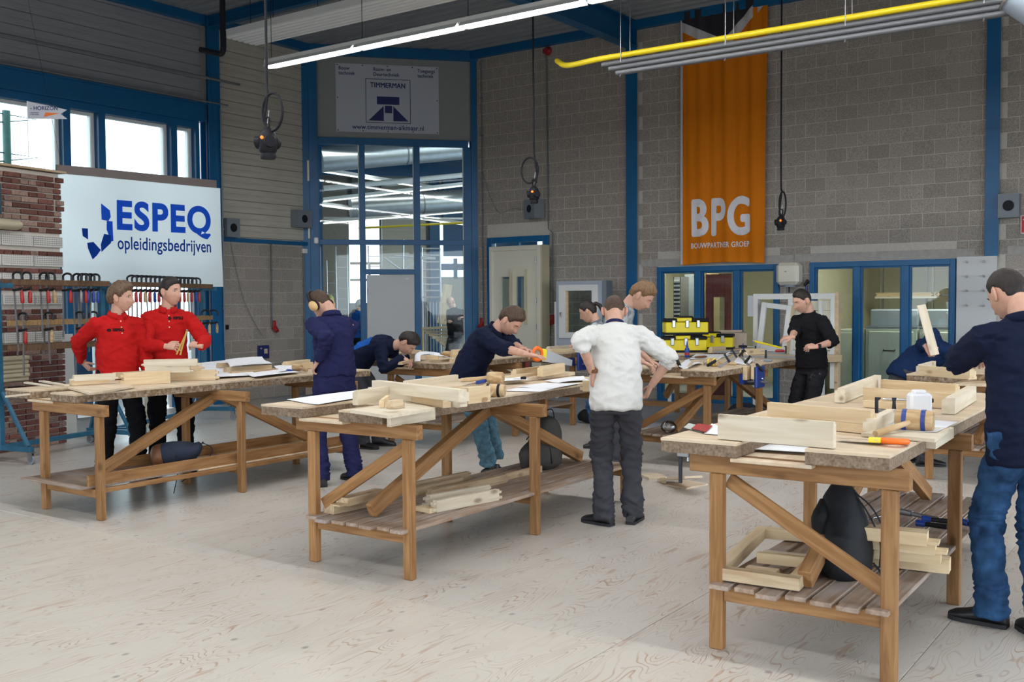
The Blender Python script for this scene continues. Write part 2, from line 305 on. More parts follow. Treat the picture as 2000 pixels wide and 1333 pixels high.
obj('seam', MB().box(-.3, 18, -3.30, -3.27, -.022, -.006), M['black'], fl)
obj('concrete_strip', MB().box(-.3, 18, -3.27, .2, -.022, -.001), M['concrete'], fl)
obj('concrete_slab', MB().box(-12, 18, .2, 16, -.022, -.002), M['concrete'], fl)

# ---------------------------------------------------------------- block wall on the right (plane y = 0)
XA = 2.02; H = 6.10
ops = [(2.33, 3.66, 0, 2.76), (5.76, 7.79, 0, 2.15), (8.26, 10.27, 0, 2.16)]
def wall_boxes(mb, x0, x1, z1, ops, y0, y1):
    xs = sorted({x0, x1, *[o[0] for o in ops], *[o[1] for o in ops]})
    for a, b in zip(xs, xs[1:]):
        op = [o for o in ops if o[0] <= a + 1e-6 and o[1] >= b - 1e-6]
        mb.box(a, b, y0, y1, op[0][3] if op else 0, z1)
    return mb
wr = struct(obj('wall_right', wall_boxes(MB(), XA, 18, H, ops, .012, .26), M['mortar']))
blk = [MB().box(0, .29, 0, .03, 0, .19, .003).mesh('concrete_block', M['block']), MB().box(0, .14, 0, .03, 0, .19, .003).mesh('concrete_block', M['block'])]
cols = [(5.21, 5.41), (10.63, 10.80)]
cells = []
for r_ in range(31):
    z = .2 * r_ - .005; x = XA + .01 + (0 if r_ % 2 else -.15)
    z += .006
    while x < 13.2:
        a, b = max(x, XA + .006), x + .288
        cx = (a + b) / 2
        blocked = any(o[0] - .01 < b and o[1] + .01 > a and z < o[3] + .11 for o in ops) and z < 3
        if not blocked and z + .189 < H:
            cells.append((math.dist((cx, 0, z), (13.3, -14.7, 1.6)) - (.0 if cx > 5.4 else -3), a, b, z))
        elif z + .1 < H and z < 3:
            for o in ops:   # cut blocks left and right of an opening
                if z < o[3] + .11:
                    if a < o[0] - .03 < b: cells.append((99, a, min(b, o[0] - .005), z))
                    if a < o[1] + .03 < b: cells.append((99, max(a, o[1] + .005), b, z))
        x += .3
cells = [c for c in cells if c[2] - c[1] > .04]; cells.sort(key=lambda c: c[0])
rest = MB(); nb = 0
for c in cells:
    _, a, b, z = c
    for c0, c1 in cols:
        if a < c0 < b: b = c0
        elif a < c1 < b: a = c1
    if b - a < .03 or any(c0 < (a + b) / 2 < c1 for c0, c1 in cols): continue
    if nb < 298 and b - a > .28 and 1.4 < z: link('concrete_block', blk[0], wr, (a, .006 + rnd.uniform(-.0015, .0015), z)); nb += 1
    else: rest.box(a, b, .006 + rnd.uniform(-.0015, .0015), .03, z, z + .189, .003)
tag(obj('concrete_block_bond', rest, M['block'], wr), kind='stuff')
for a, b, z in ((5.45, 8.0, 2.165), (8.02, 10.5, 2.175), (10.9, 11.6, 2.19)): obj('lintel', MB().box(a, b, .002, .03, z, z + .115, .003), M['lintel'], wr)
def column(x0, x1, y0, y1, z0, z1, ax='x'):
    """H section: two flanges and a web"""
    m = MB(); t = .015
    if ax == 'x': m.box(x0, x1, y0, y0 + t, z0, z1, .002).box(x0, x1, y1 - t, y1, z0, z1, .002).box((x0 + x1) / 2 - .005, (x0 + x1) / 2 + .005, y0 + t, y1 - t, z0, z1)
    else: m.box(x0, x0 + t, y0, y1, z0, z1, .002).box(x1 - t, x1, y0, y1, z0, z1, .002).box(x0 + t, x1 - t, (y0 + y1) / 2 - .005, (y0 + y1) / 2 + .005, z0, z1)
    return m
struct(obj('column', column(5.21, 5.41, -.06, .15, 0, H), M['blue']))
struct(obj('column', column(10.63, 10.80, -.06, .15, 2.17, H), M['blue']))
# ---------------------------------------------------------------- window wall on the left (plane x = 0)
wl = struct(obj('wall_left', MB().box(-.26, -.012, -4.3, -2.2, 0, 2.62).box(-.26, -.03, -4.3, -2.2, 2.62, H).box(-.26, -.03, -20, -4.3, 4.62, H).box(-.26, -.03, -20, -13, 0, 4.62), M['mortar']))
lb = {}
for r_ in range(13):
    z = .2 * r_ + .001; y = -2.25 + (0 if r_ % 2 else .15)
    while y > -4.2:
        a, b = max(y - .288, -4.16), min(y, -2.24)
        if b - a > .03:
            k = round(b - a, 2)
            if k not in lb: lb[k] = MB().box(0, .03, 0, k, 0, .19, .003).mesh('concrete_block', M['block'])
            link('concrete_block', lb[k], wl, (-.034 + rnd.uniform(-.0015, .0015), a, z))
        y -= .3
obj('ledge', MB().box(-.03, .05, -4.16, -2.2, 2.615, 2.68, .003), M['blue'], wl)
def plank_mesh(L, h=.197, mt='clad'):
    m = MB(); pr_ = [(0, 0), (.012, .006), (.012, h * .46), (.007, h * .48), (.007, h * .52), (.012, h * .54), (.012, h - .006), (0, h), (-.02, h), (-.02, 0)]
    m.add([(x, y, z) for y in (0, L) for x, z in pr_], [tuple(range(10)), tuple(range(10, 20))[::-1]] + [(i, i + 10, (i + 1) % 10 + 10, (i + 1) % 10) for i in range(10)], False)
    return m.mesh('cladding_plank', M[mt])
pm = plank_mesh(1.95); z = 2.70
while z < H: link('cladding_plank', pm, wl, (-.012, -4.16, z)); z += .2
pm = plank_mesh(9.4, mt='cladshade'); z = 4.76
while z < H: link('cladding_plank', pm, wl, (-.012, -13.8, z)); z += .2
struct(obj('column', column(-.06, .16, -4.40, -4.17, 0, H, 'y'), M['blue']))
struct(obj('beam', MB().box(-.05, .10, -13, -4.41, 4.47, 4.74, .004).box(-.05, .16, -13, -4.41, 4.735, 4.755, .002), M['blue']))
obj('sill_pipe', MB().tube([(.19, -13, 4.775), (.19, -4.05, 4.775)], .014), M['conduit'], wl)
# left window band: frames, white reveals, glass
w1 = struct(link('window_1', None))
mull = [(-4.55, .10), (-4.98, .14), (-6.20, .14), (-6.74, .14), (-8.4, .14), (-9.6, .14), (-10.8, .14), (-12, .14)]
for i, (y, wd) in enumerate(mull):
    obj('mullion', MB().box(-.10, .05, y - wd / 2 + .03, y + wd / 2, 0, 4.362), M['blue'], w1)
    obj('reveal', MB().box(-.16, -.06, y - wd / 2 - .02, y - wd / 2 + .03, 0, 4.44, .003), M['white'], w1)
obj('head_frame', MB().box(-.10, .05, -13, -4.5, 4.36, 4.47, .004), M['blue'], w1)
obj('head_lining', MB().box(-.16, -.08, -13, -4.5, 4.32, 4.37, .003), M['white'], w1)
obj('transom', MB().box(-.10, .04, -13, -4.5, 2.08, 2.20, .004), M['blue'], w1)
for y in (-8.25, -10.2): obj('door_rail', MB().box(-.09, .03, y, y + .9, .0, .16, .004), M['blue'], w1)
ys = [-4.55, -4.98, -6.20, -6.74, -8.4, -9.6, -10.8, -12, -13]
for a, b in zip(ys, ys[1:]):
    obj('pane', MB().box(-.09, -.082, b, a, 2.2, 4.36), M['glass'], w1); obj('pane', MB().box(-.09, -.082, b, a, .05, 2.1), M['glass'], w1)
# ---------------------------------------------------------------- ceiling
dk = MB(); y = -20.0; pts = []
while y < .3:
    for dy, dz in ((0, 0), (.055, .0), (.075, .075), (.165, .075), (.185, 0)): pts.append((y + dy, 6.14 + dz))
    y += .24
n_ = len(pts); dk.add([(x, yy, zz) for x in (-.3, 18) for yy, zz in pts], [(i, i + 1, i + 1 + n_, i + n_) for i in range(n_ - 1)], False)
dk.add([(-.3, -20, 6.3), (18, -20, 6.3), (18, .3, 6.3), (-.3, .3, 6.3)], [(0, 1, 2, 3)], False)
struct(obj('ceiling', dk, M['deck']))
struct(obj('beam', MB().box(2.0, 18, -.10, .02, 6.00, 6.14, .004), M['blue']))
struct(obj('beam', MB().box(-.02, .12, -20, -2.1, 6.00, 6.14, .004), M['blue']))
def ibeam(p0, p1, h, b):   # I section along local X
    Mx, L = frame_x(p0, p1); m = MB().box(-L / 2, L / 2, -b / 2, b / 2, -h / 2, -h / 2 + .018).box(-L / 2, L / 2, -b / 2, b / 2, h / 2 - .018, h / 2).box(-L / 2, L / 2, -.006, .006, -h / 2, h / 2)
    return Mx, m
for x in (5.31, 10.72):
    Mx, m = ibeam((x, -.02, 5.93), (x, -19.5, 5.93), .42, .2); struct(obj('rafter', m, M['blue'], Mx=Mx))
Mx, m = ibeam((.1, -4.32, 6.04), (17, -4.32, 6.04), .18, .11); struct(obj('beam', m, M['blue'], Mx=Mx))
Mx, m = ibeam((.1, -9.8, 6.04), (17, -9.8, 6.04), .18, .11); struct(obj('beam', m, M['blue'], Mx=Mx))
# ---------------------------------------------------------------- far sides of the hall, out of the picture, with gates added for fill daylight
struct(obj('wall_rear', MB().box(-.3, 18.2, -20.2, -20, 3.5, H).box(-.3, 4.5, -20.2, -20, 0, 3.5).box(16.5, 18.2, -20.2, -20, 0, 3.5), M['lintel']))
struct(obj('wall_side', MB().box(18, 18.2, -20, .2, 3.5, H).box(18, 18.2, -2, .2, 0, 3.5).box(18, 18.2, -20, -17, 0, 3.5), M['lintel']))
# ---------------------------------------------------------------- glazed corner (diagonal, local x along it, local y outwards)
CR = math.atan2(2.2, 2.02); CL = 2.987
def corner(name, mb, mt, kind=None):
    o = obj(name, mb, mt, None, (0, -2.2, 0), CR)
    if kind: o['kind'] = kind
    return o
wc = struct(link('wall_corner', None, None, (0, -2.2, 0), CR))
obj('upper_panel', MB().box(.1, CL + .02, .0, .06, 4.53, H), M['greypanel'], wc)
struct(obj('column', column(-.13, .05, -.06, .14, 0, H), M['blue'], None, (0, -2.2, 0), CR)); struct(obj('column', column(CL - .05, CL + .09, -.06, .14, 0, H), M['blue'], None, (0, -2.2, 0), CR))
struct(obj('column', MB().box(.05, .20, -.07, .1, 0, H, .003), M['blue'], None, (0, -2.2, 0), CR))
struct(obj('beam', MB().box(-.1, CL + .1, -.08, .06, 5.96, 6.14, .004), M['blue'], None, (0, -2.2, 0), CR))
w2 = struct(link('window_2', None, None, (0, -2.2, 0), CR))
def cf(n, x0, x1, z0, z1, y0=-.05, y1=.06, m=None): return obj(n, MB().box(x0, x1, y0, y1, z0, z1, .004), m or M['blue'], w2)
cf('head_frame', .1, CL - .1, 4.41, 4.53); cf('mullion', .92, 1.02, 0, 4.41); cf('mullion', 1.89, 2.0, 0, 4.41); cf('side_frame', CL - .19, CL - .05, 0, 4.41); cf('side_frame', .18, .22, 0, 4.41)
cf('transom', .2, CL - .1, 2.64, 2.73, -.055); cf('transom', 1.0, 1.9, 2.11, 2.20, -.055); cf('bottom_rail', .2, .94, 0, .12); cf('bottom_rail', 2.0, CL - .1, 0, .12)
for a, b in ((.22, .92), (1.02, 1.89), (2.0, CL - .19)):
    obj('pane', MB().box(a, b, .0, .008, 2.73, 4.41), M['glass'], w2)
for a, b, z0 in ((.22, .92, .12), (1.02, 1.89, 2.2), (2.0, CL - .19, .12)): obj('pane', MB().box(a, b, .0, .008, z0, 2.64), M['glass'], w2)
for a, b, z0, z1 in ((.90, .915, 2.73, 4.4), (1.02, 1.03, 2.2, 2.63), (1.875, 1.885, 2.73, 4.4), (CL - .205, CL - .19, .1, 4.4), (.22, .23, .12, 2.6), (1.02, 1.89, 2.2, 2.21)):
    obj('glazing_bead', MB().box(a, b, -.02, .0, z0, z1), M['white'], w2)
d1 = struct(link('door_1', None, None, (0, -2.2, 0), CR))
obj('door_leaf', MB().box(1.03, 1.88, -.045, -.005, .02, 2.10, .003), M['lightgrey'], d1)
obj('hinge', MB().cyl((1.035, -.055, 1.75), (1.035, -.055, 1.85), .008), M['dullsteel'], d1); obj('lock_plate', MB().box(1.72, 1.78, -.05, -.044, 2.02, 2.045), M['white'], d1)
# ---------------------------------------------------------------- blue door opening and two glazed fronts in the block wall
d2 = struct(link('door_2', None))
for a, b, z0, z1 in ((2.33, 2.44, 0, 2.76), (3.55, 3.66, 0, 2.76), (2.44, 3.55, 2.66, 2.76)): obj('door_frame', MB().box(a, b, -.03, .08, z0, z1, .004), M['blue'], d2)
obj('mullion', MB().box(2.98, 3.02, .0, .06, 0, 2.66), M['blue'], d2)
for a, b in ((2.44, 2.98), (3.02, 3.55)): obj('pane', MB().box(a, b, .03, .036, 0, 2.66), M['glass'], d2)
def front(name, x0, x1, z1, muls, doorw=None):
    f_ = struct(link(name, None))
    for a, b, c, d in [(x0, x0 + .07, 0, z1), (x1 - .07, x1, 0, z1), (x0 + .07, x1 - .07, z1 - .08, z1), (x0 + .07, x1 - .07, 0, .12)]: obj('frame', MB().box(a, b, -.04, .07, c, d, .004), M['blue'], f_)
    for a, b in muls: obj('mullion', MB().box(a, b, -.04, .07, .1, z1 - .08, .004), M['blue'], f_)
    e_ = [x0 + .07] + [v for m_ in muls for v in m_] + [x1 - .07]
    for i in range(0, len(e_), 2):
        a, b = e_[i], e_[i + 1]
        for p, q, r_, s in ((a, a + .025, .12, z1 - .08), (b - .025, b, .12, z1 - .08), (a + .025, b - .025, z1 - .105, z1 - .08)): obj('sash_edge', MB().box(p, q, .0, .06, r_, s), M['black'] if i == 99 else M['blue'], f_)
        obj('pane', MB().box(a + .02, b - .02, .03, .036, .12, z1 - .1), M['glassdark'], f_)
    return f_
front('window_3', 5.76, 7.79, 2.15, [(6.42, 6.52), (7.07, 7.17)])
front('window_4', 8.26, 10.27, 2.16, [(8.90, 8.99), (9.56, 9.66)])
# ================================================================ rooms seen through the glass
# two small rooms behind the glazed fronts
M['beige'] = mat('beige_wall_paint', (.50, .48, .36), .8, var=.05)
M['machine'] = mat('grey_green_machine_paint', (.50, .55, .50), .45)
struct(obj('wall_office', MB().box(4.9, 12.9, 4.3, 4.4, 0, 3).box(4.8, 4.9, .26, 4.4, 0, 3).box(12.8, 12.9, .26, 4.4, 0, 3).box(8.0, 8.08, .26, 4.3, 0, 3), M['beige']))
struct(obj('ceiling_office', MB().box(4.9, 12.9, .26, 4.4, 3, 3.1), M['greypanel']))
for x, p in ((6.4, 150), (10.2, 190)):
    area('office_fill', (x, .55, 2.93), (0, 0, 0), 1.2, .3, p * .5, (1, .93, .78))  # fill added close behind the glass, away from the fixtures, to brighten the rooms
fl_ = MB().box(-.7, .7, -.15, .15, 0, .06, .01)
for i, x in enumerate((6.4, 10.2)):
    t_ = tag(link('ceiling_lamp', fl_.mesh('ceiling_lamp', M['white']), None, (x, 2.2, 2.94)), ['white ceiling lamp of the room behind the left blue glazed front', 'white ceiling lamp of the room behind the right blue glazed front'][i], 'lamp', 'lamps in the rooms behind the glass')
# maroon door in the left glazed front
t = thing('interior_door', 'maroon red door with a tall narrow glass pane, in the middle bay of the left glazed front', 'door', (6.55, .10, 0))
m = MB(); W, Hh = .40, 2.02
for a, b, c, d in ((0, .12, 0, Hh), (.32, .42, 0, Hh), (.12, .32, 1.66, Hh), (.12, .32, 0, .58)): m.box(a, b, 0, .04, c, d, .004)
M['maroon'] = mat('maroon_door_paint', (.34, .06, .06), .45); obj('door_leaf', m, M['maroon'], t)
for a, b, c, d in ((.105, .12, .57, 1.67), (.32, .335, .57, 1.67), (.105, .335, 1.66, 1.675), (.105, .335, .565, .58)): obj('glazing_bead', MB().box(a, b, -.012, .002, c, d), M['maroon'], t)
obj('pane', MB().box(.12, .32, .015, .02, .58, 1.66), M['glassdark'], t)
# machine cabinets behind the right front
for i, x in enumerate((8.85, 9.62)):
    t = thing('machine_cabinet', ['grey green metal cabinet behind the middle bay of the right glazed front', 'grey green metal cabinet behind the last bay of the right glazed front'][i], 'cabinet', (x, .75, 0), 0, 'cabinets behind the glass')
    obj('body', MB().box(0, .74, 0, .5, 0, 1.18, .01), M['machine'], t); obj('door', MB().box(.05, .69, -.018, 0, .22, 1.13, .006), M['machine'], t)
    obj('handle', MB().tube([(.27, -.02, .86), (.27, -.05, .85), (.43, -.05, .85), (.43, -.02, .86)], .011), M['black'], t)
    obj('sloping_cover', MB().prism([(0, 0), (.74, 0), (.74, .5), (0, .5)], 1.18, 1.21).box(.02, .72, .15, .5, 1.2, 1.46, .02), M['greyplastic'], t)
    obj('knob', MB().cyl((.6, -.03, 1.06), (.6, 0, 1.06), .014), M['black'], t)
t = thing('machine_cabinet', 'tall grey green metal cabinet partly hidden behind the first mullion of the right glazed front', 'cabinet', (8.36, .95, 0), 0, 'cabinets behind the glass')
obj('body', MB().box(0, .42, 0, .5, 0, 1.15, .01), M['machine'], t); obj('door', MB().box(.06, .38, -.018, 0, .2, 1.1, .006), M['machine'], t); obj('knob', MB().cyl((.33, -.03, 1.05), (.33, 0, 1.05), .014), M['black'], t)
for i, (x, z, L, c) in enumerate(((8.35, 1.62, 1.0, 'white'), (9.0, 1.66, 1.2, 'greyplastic'), (9.4, 1.55, 1.1, 'greyplastic'))):
    t = thing('wall_shelf', ['white shelf carrying timber behind the first bay of the right glazed front', 'grey shelf behind the middle bay of the right glazed front', 'lower grey shelf at the back of the room behind the right glazed front'][i], 'shelf', (x, 3.0 + .3 * i, z), 0, 'shelves behind the glass')
    obj('board', MB().box(0, L, 0, .35, 0, .03), M[c], t)
    for q in (.08, L - .1): obj('post', MB().box(q, q + .03, .1, .14, -z, .7), M['dullsteel'], t)
for i in range(9):
    tag(obj('plank', MB().box(0, .9 + .04 * (i % 3), 0, .09, 0, .022), M['pine'], None, (8.36 + .02 * (i % 2), 3.02 + .1 * (i % 3), 1.651 + .023 * (i // 3))), ORD[i % 3] + ' pine plank in the ' + ('lowest', 'middle', 'top')[i // 3] + ' layer on the white shelf behind glass', 'plank', 'planks on the shelf behind the glass')
for i, (x, h, c) in enumerate(((9.3, 2.2, 'pineold'), (9.42, 2.3, 'bench'), (9.95, 2.2, 'bench'), (10.05, 2.25, 'pine'))):
    tag(obj('board', MB().box(0, .09, 0, .03, 0, h, .002), M[c], None, (x, 4.1, 0)), ORD[i] + ' upright board from the left at the back behind the right glazed front', 'board', 'upright boards behind the glass')
# things behind the left front: a cabinet edge, yellow strips, hung paper, shelf of trays
t = thing('wooden_cabinet', 'open cabinet with a pale wooden edge behind the first bay of the left glazed front', 'cabinet', (6.1, .5, 0)); obj('side_panel', MB().box(.24, .29, 0, .5, .5, 2.05), M['pine'], t); obj('back_panel', MB().box(-.3, .25, .4, .42, .4, 2.05), M['greyplastic'], t)
t = thing('binder_rack', 'narrow rack of stacked white trays behind the first bay of the left glazed front', 'rack', (5.86, .35, .75)); obj('rack_frame', MB().box(0, .015, 0, .3, 0, 1.25).box(.12, .135, 0, .3, 0, 1.25), M['dullsteel'], t)
for i in range(18): obj('tray', MB().box(.012, .12, -.01, .28, .03 + i * .066, .06 + i * .066, .003), M['whiteplastic'], t)
for i, (x, z, h) in enumerate(((7.45, .95, 1.1), (7.52, 1.0, 1.05), (7.6, 1.1, .95), (7.68, 1.0, 1.05))):
    tag(obj('yellow_strip', MB().box(0, .045, 0, .01, 0, h), M['pipe_yellow'], None, (x, 2.8, z)), ORD[i] + ' yellow strip from the left hanging behind the left glazed front', 'strip', 'yellow strips behind the glass')
tag(obj('paper_sheet', MB().box(0, .2, 0, .003, 0, .32).box(.0, .2, -.002, .0, .24, .25), M['paper'], None, (7.28, .022, 1.36)), 'white paper sheet taped on the glass of the last bay of the left front', 'paper')
t = thing('workshop_shelf', 'steel shelf with timber offcuts behind the last bay of the left glazed front', 'shelf', (6.9, 3.2, 0))
for z in (.5, 1.0, 1.5): obj('board', MB().box(0, 1.0, 0, .4, z, z + .03), M['machine'], t)
for q in (0, .97): obj('post', MB().box(q, q + .04, 0, .04, 0, 2.0), M['dullsteel'], t)
for i in range(8): tag(obj('offcut', MB().box(0, rnd.uniform(.2, .45), 0, .1, 0, .06, .003), M['pine'], None, (6.95 + .5 * (i % 2), 3.25, .531 + .5 * (i // 2 % 3) + (.061 if i > 5 else 0))), ('left', 'right')[i % 2] + ' pine offcut on the ' + ('lowest', 'middle', 'top', 'lowest', 'lowest')[i // 2 % 3 if i < 6 else 3] + (' board' if i < 6 else ' board, upper piece') + ' of the steel shelf behind glass', 'offcut', 'offcuts behind the glass')

# ---------------------------------------------------------------- second hall behind the glazed corner (local frame of the corner: x along, y outwards)
def c2(x, y, z=0):
    c, s = math.cos(CR), math.sin(CR); return (x * c - y * s, -2.2 + x * s + y * c, z)
def k2(p, y): return c2(p[0], y, p[1])
st = struct(link('wall_second_hall', None, None, (0, -2.2, 0), CR))
def wallseg(p, q, m, y=12): obj('wall_panel', MB().box(p[0], q[0], y, y + .2, max(q[1], 0), min(p[1], 6.2)), m, st)
wallseg((0.069, 8.902), (1.296, -3.105), M['block']); wallseg((1.451, 8.964), (2.260, 4.129), M['greypanel']); wallseg((1.356, 1.585), (2.175, -3.140), M['block'])
wallseg((2.318, 9.002), (3.622, -3.197), M['clad']); wallseg((3.744, 9.066), (4.044, -3.214), M['blue']); wallseg((4.159, 9.084), (7.065, 2.975), M['blue']); wallseg((4.096, 2.352), (7.029, -3.332), M['clad'])
z_t, z_b = (1.389, 4.120)[1], (1.356, 1.585)[1]
wallseg((-.3, 6.2), (7.2, z_t), M['deck'], 12.25); wallseg((-.3, z_b), (7.2, 0), M['deck'], 12.25); wallseg(((2.262, 2.978)[0], z_t), ((4.086, 2.983)[0], z_b), M['deck'], 12.25); wallseg((-.3, z_t), ((1.359, 2.975)[0], z_b), M['deck'], 12.25)
wallseg((4.459, 2.907), (4.579, 2.290), M['blue']); wallseg((4.866, 2.908), (7.061, 2.285), M['blue']); wallseg((4.100, 2.752), (7.062, 2.552), M['blue'])
wallseg((1.367, 2.790), (2.236, 2.716), M['pineold'], 11.9); wallseg((1.649, 2.716), (1.679, 1.462), M['pineold'], 11.9); wallseg((1.934, 2.716), (1.964, 1.460), M['pineold'], 11.9); wallseg((1.360, 2.294), (2.230, 2.231), M['pineold'], 11.9)
struct(obj('wall_hall_side', MB().box(-.45, -.30, .3, 12, 0, 6.2), M['deck'], None, (0, -2.2, 0), CR)); struct(obj('wall_hall_far', MB().box(7.2, 7.4, 5.4, 12, 0, 6.2), M['deck'], None, (0, -2.2, 0), CR))
struct(obj('floor_second_hall', MB().box(-.4, 7.3, .1, 12, -.02, .0), M['concrete'], None, (0, -2.2, 0), CR))
dk = MB(); pts = []; y = .1
while y < 12.1:
    pts += [(y, 6.2), (y + .12, 6.2), (y + .15, 6.27), (y + .3, 6.27), (y + .33, 6.2)]; y += .42
n_ = len(pts); dk.add([(x, a, b) for x in (-.45, 7.4) for a, b in pts], [(i, i + 1, i + 1 + n_, i + n_) for i in range(n_ - 1)], False)
struct(obj('ceiling_second_hall', dk, M['deck'], None, (0, -2.2, 0), CR))
def hbeam(y, z0, z1): struct(obj('beam', MB().box(-.3, 7.2, y, y + .12, z0, z1), M['blue'], None, (0, -2.2, 0), CR))
hbeam(4.2, 5.75, 6.1); hbeam(7.5, 5.4, 6.1); hbeam(10, 5.1, 5.6)
struct(obj('beam', MB().box(.3, .42, .3, 12, 5.5, 6.1), M['blue'], None, (0, -2.2, 0), CR)); struct(obj('column', MB().box(-.28, -.02, 1.5, 1.7, 0, 6.1), M['blue'], None, (0, -2.2, 0), CR))
for px in ((616, 16),):
    struct(obj('column', MB().box(.02, .3, 1.2, 1.35, 0, 6.1), M['blue'], None, (0, -2.2, 0), CR))
def duct(lbl, p0, p1, r):
    t = thing('air_duct', lbl, 'duct', group='round air ducts of the second hall'); obj('duct_shell', MB().cyl(p0, p1, r, n=28), M['galv'], t)
    a, b = Vector(p0), Vector(p1); d = (b - a).normalized(); n = max(2, int((b - a).length / 1.4))
    for i in range(1, n): q = a + (b - a) * i / n; obj('joint_ring', MB().cyl(q - d * .015, q + d * .015, r + .012, n=28), M['dullsteel'], t)
duct('thick silvery air duct nearest the ceiling behind the glazed corner', k2((0.324, 4.603), 3.4), k2((3.963, 5.114), 4.2), .27)
duct('lower and farther silvery air duct behind the glazed corner', k2((1.127, 3.948), 7), k2((4.748, 4.253), 7.4), .27)
M['tube'] = mat('lit_fluorescent_tube', (1, .97, .92), .5, emit=14)
M['tube2'] = mat('lit_lamp_strip', (1, .97, .90), .5, emit=1.4)
def strip(lbl, p0, p1, e='tube2'):
    t = thing('light_strip', lbl, 'lamp', group='lamp strips of the second hall'); Mx, L = frame_x(p0, p1)
    obj('housing', MB().box(-L / 2, L / 2, -.05, .05, .03, .10), M['white'], t, Mx=Mx); obj('tube', MB().box(-L / 2, L / 2, -.02, .02, 0, .03), M[e], t, Mx=Mx)
strip('upper long lamp strip rising to the right across the glazed corner panes', k2((0.446, 3.930), 5.6), k2((4.461, 4.470), 5.9))
strip('lower long lamp strip rising to the right across the glazed corner panes', k2((0.513, 3.625), 8.3), k2((5.229, 4.094), 8.8))
strip('slanting lamp strip falling from the upper left pane behind the glass', k2((0.216, 4.517), 4.6), k2((3.619, 4.716), 9.8))
strip('slanting lower lamp strip falling to the right behind the glass', k2((0.347, 3.920), 6.4), k2((5.132, 3.765), 11))
for i, (x, y) in enumerate(((1.5, 3), (2, 6.5), (3, 10), (5.5, 8.5))): area('hall_lamp', c2(x, y, 4.8), (0, 0, CR), 3.5, .3, 14, (1, .97, .92))
for i, (a, b, r, c) in enumerate(((k2((0.431, 4.171), 4.9), k2((4.168, 4.600), 5), .06, 'white'), (k2((1.472, 3.613), 9.5), k2((5.368, 3.845), 9.5), .03, 'pipe_yellow'), (k2((0.537, 3.847), 9.1), k2((5.072, 3.867), 9.1), .03, 'white'))):
    tag(obj('supply_pipe', MB().cyl(a, b, r), M[c]), ['long white pipe crossing the panes just above the upper lamp strip', 'thin yellow pipe in the second hall behind the glass', 'thin white pipe low across the glass below the lower lamp strip'][i], 'pipe')
def ladder(lbl, p, q, y, wd, lean):
    x0, z1 = p; z0 = .0; t = thing('ladder', lbl, 'ladder', c2(x0, y), CR, 'ladders in the second hall')
    for s in (0, wd): obj('rail', MB().tube([(s, 0, z0), (s, lean, z1)], .022, 6), M['steel'], t)
    n = int((z1 - z0) / .28)
    for i in range(1, n): z = z0 + (z1 - z0) * i / n; obj('rung', MB().cyl((0, lean * i / n, z), (wd, lean * i / n, z), .014, n=6), M['steel'], t)
ladder('tall aluminium ladder leaning left of the bright window in the second hall', (0.858, 3.112), 0, 9, .30, .5)
ladder('short aluminium ladder at the far left behind the corner glass', (0.600, 2.716), 0, 8.6, .24, .4)
ladder('aluminium ladder standing in front of the bright window of the second hall', (1.806, 3.199), 0, 10, .36, .6)
t = thing('mobile_scaffold', 'aluminium scaffold tower with many rungs behind the right corner pane', 'scaffold'); a, b = (2.765, 2.910), (3.206, -0.256)
for x in (a[0], b[0]): obj('post', MB().cyl(c2(x, 6, 0), c2(x, 6, a[1]), .025, n=8), M['steel'], t)
for p in ((2.765, 2.886), (2.763, 2.726), (2.762, 2.567), (2.760, 2.382), (2.758, 2.186), (2.756, 2.026), (2.755, 1.878), (2.753, 1.706)): obj('rung', MB().cyl(c2(a[0], 6, p[1]), c2(b[0], 6, p[1]), .018, n=8), M['steel'], t)
t = thing('scaffold_frame', 'aluminium folding scaffold frame seen over the grey door', 'scaffold')
for p, q in (((1.888, 2.621), (2.961, 2.599)), ((2.220, 3.043), (2.165, -2.058)), ((1.782, 2.620), (2.154, 2.351)), ((2.486, 2.528), (2.236, 2.351)), ((2.028, 2.668), (2.949, 2.623))): obj('bar', MB().cyl(k2(p, 5), k2((q[0], max(0, q[1])), 5), .02, n=8), M['steel'], t)
t = thing('wooden_platform', 'wooden roof truss mock-up on legs behind the right corner pane', 'platform')
p, q = (2.539, 1.010), (3.261, 1.025); X0, X1 = p[0], q[0]
stick('top_plank', c2(X0, 4.4, p[1]), c2(X1, 4.4, p[1] + .02), .1, .05, M['pineold'], t)
for i in range(6): stick('slat', c2(X0 + .08 * i, 4.4, p[1] - .05 - .05 * i), c2(X1, 4.5, p[1] - .1 - .09 * i), .03, .045, M['pineold'], t)
for x in (X0 + .02, X1 - .03): stick('leg', c2(x, 4.4, 0), c2(x, 4.4, p[1] - .03), .06, .06, M['pineold'], t)
p, q = (3.106, 1.090), (3.284, 2.011)
tag(stick('leaning_plank', k2(p, 5.2), k2(q, 5.3), .03, .22, M['pineold'], up=(1, 1, 0)), 'wide weathered plank leaning upright behind the right corner pane', 'plank')
t = thing('trestle_frame', 'row of grey steel tubes standing behind the right corner pane', 'trestle')
for px in ((2.689, 1.608), (2.749, 1.608), (2.820, 1.607), (2.891, 1.607), (2.963, 1.606), (3.035, 1.606)): obj('post', MB().cyl(c2(px[0], 5, 0), k2(px, 5), .015, n=6), M['dullsteel'], t)
obj('rail', MB().cyl(k2((2.655, 1.714), 5), k2((3.060, 1.712), 5), .02, n=6), M['dullsteel'], t)
tag(obj('blue_barrel', MB().cyl(c2(X0 + .05, 5.8, .16), c2(X0 + .75, 5.9, .16), .16, n=20), M['bluetool']), 'blue barrel lying on the floor behind the right corner pane', 'barrel')
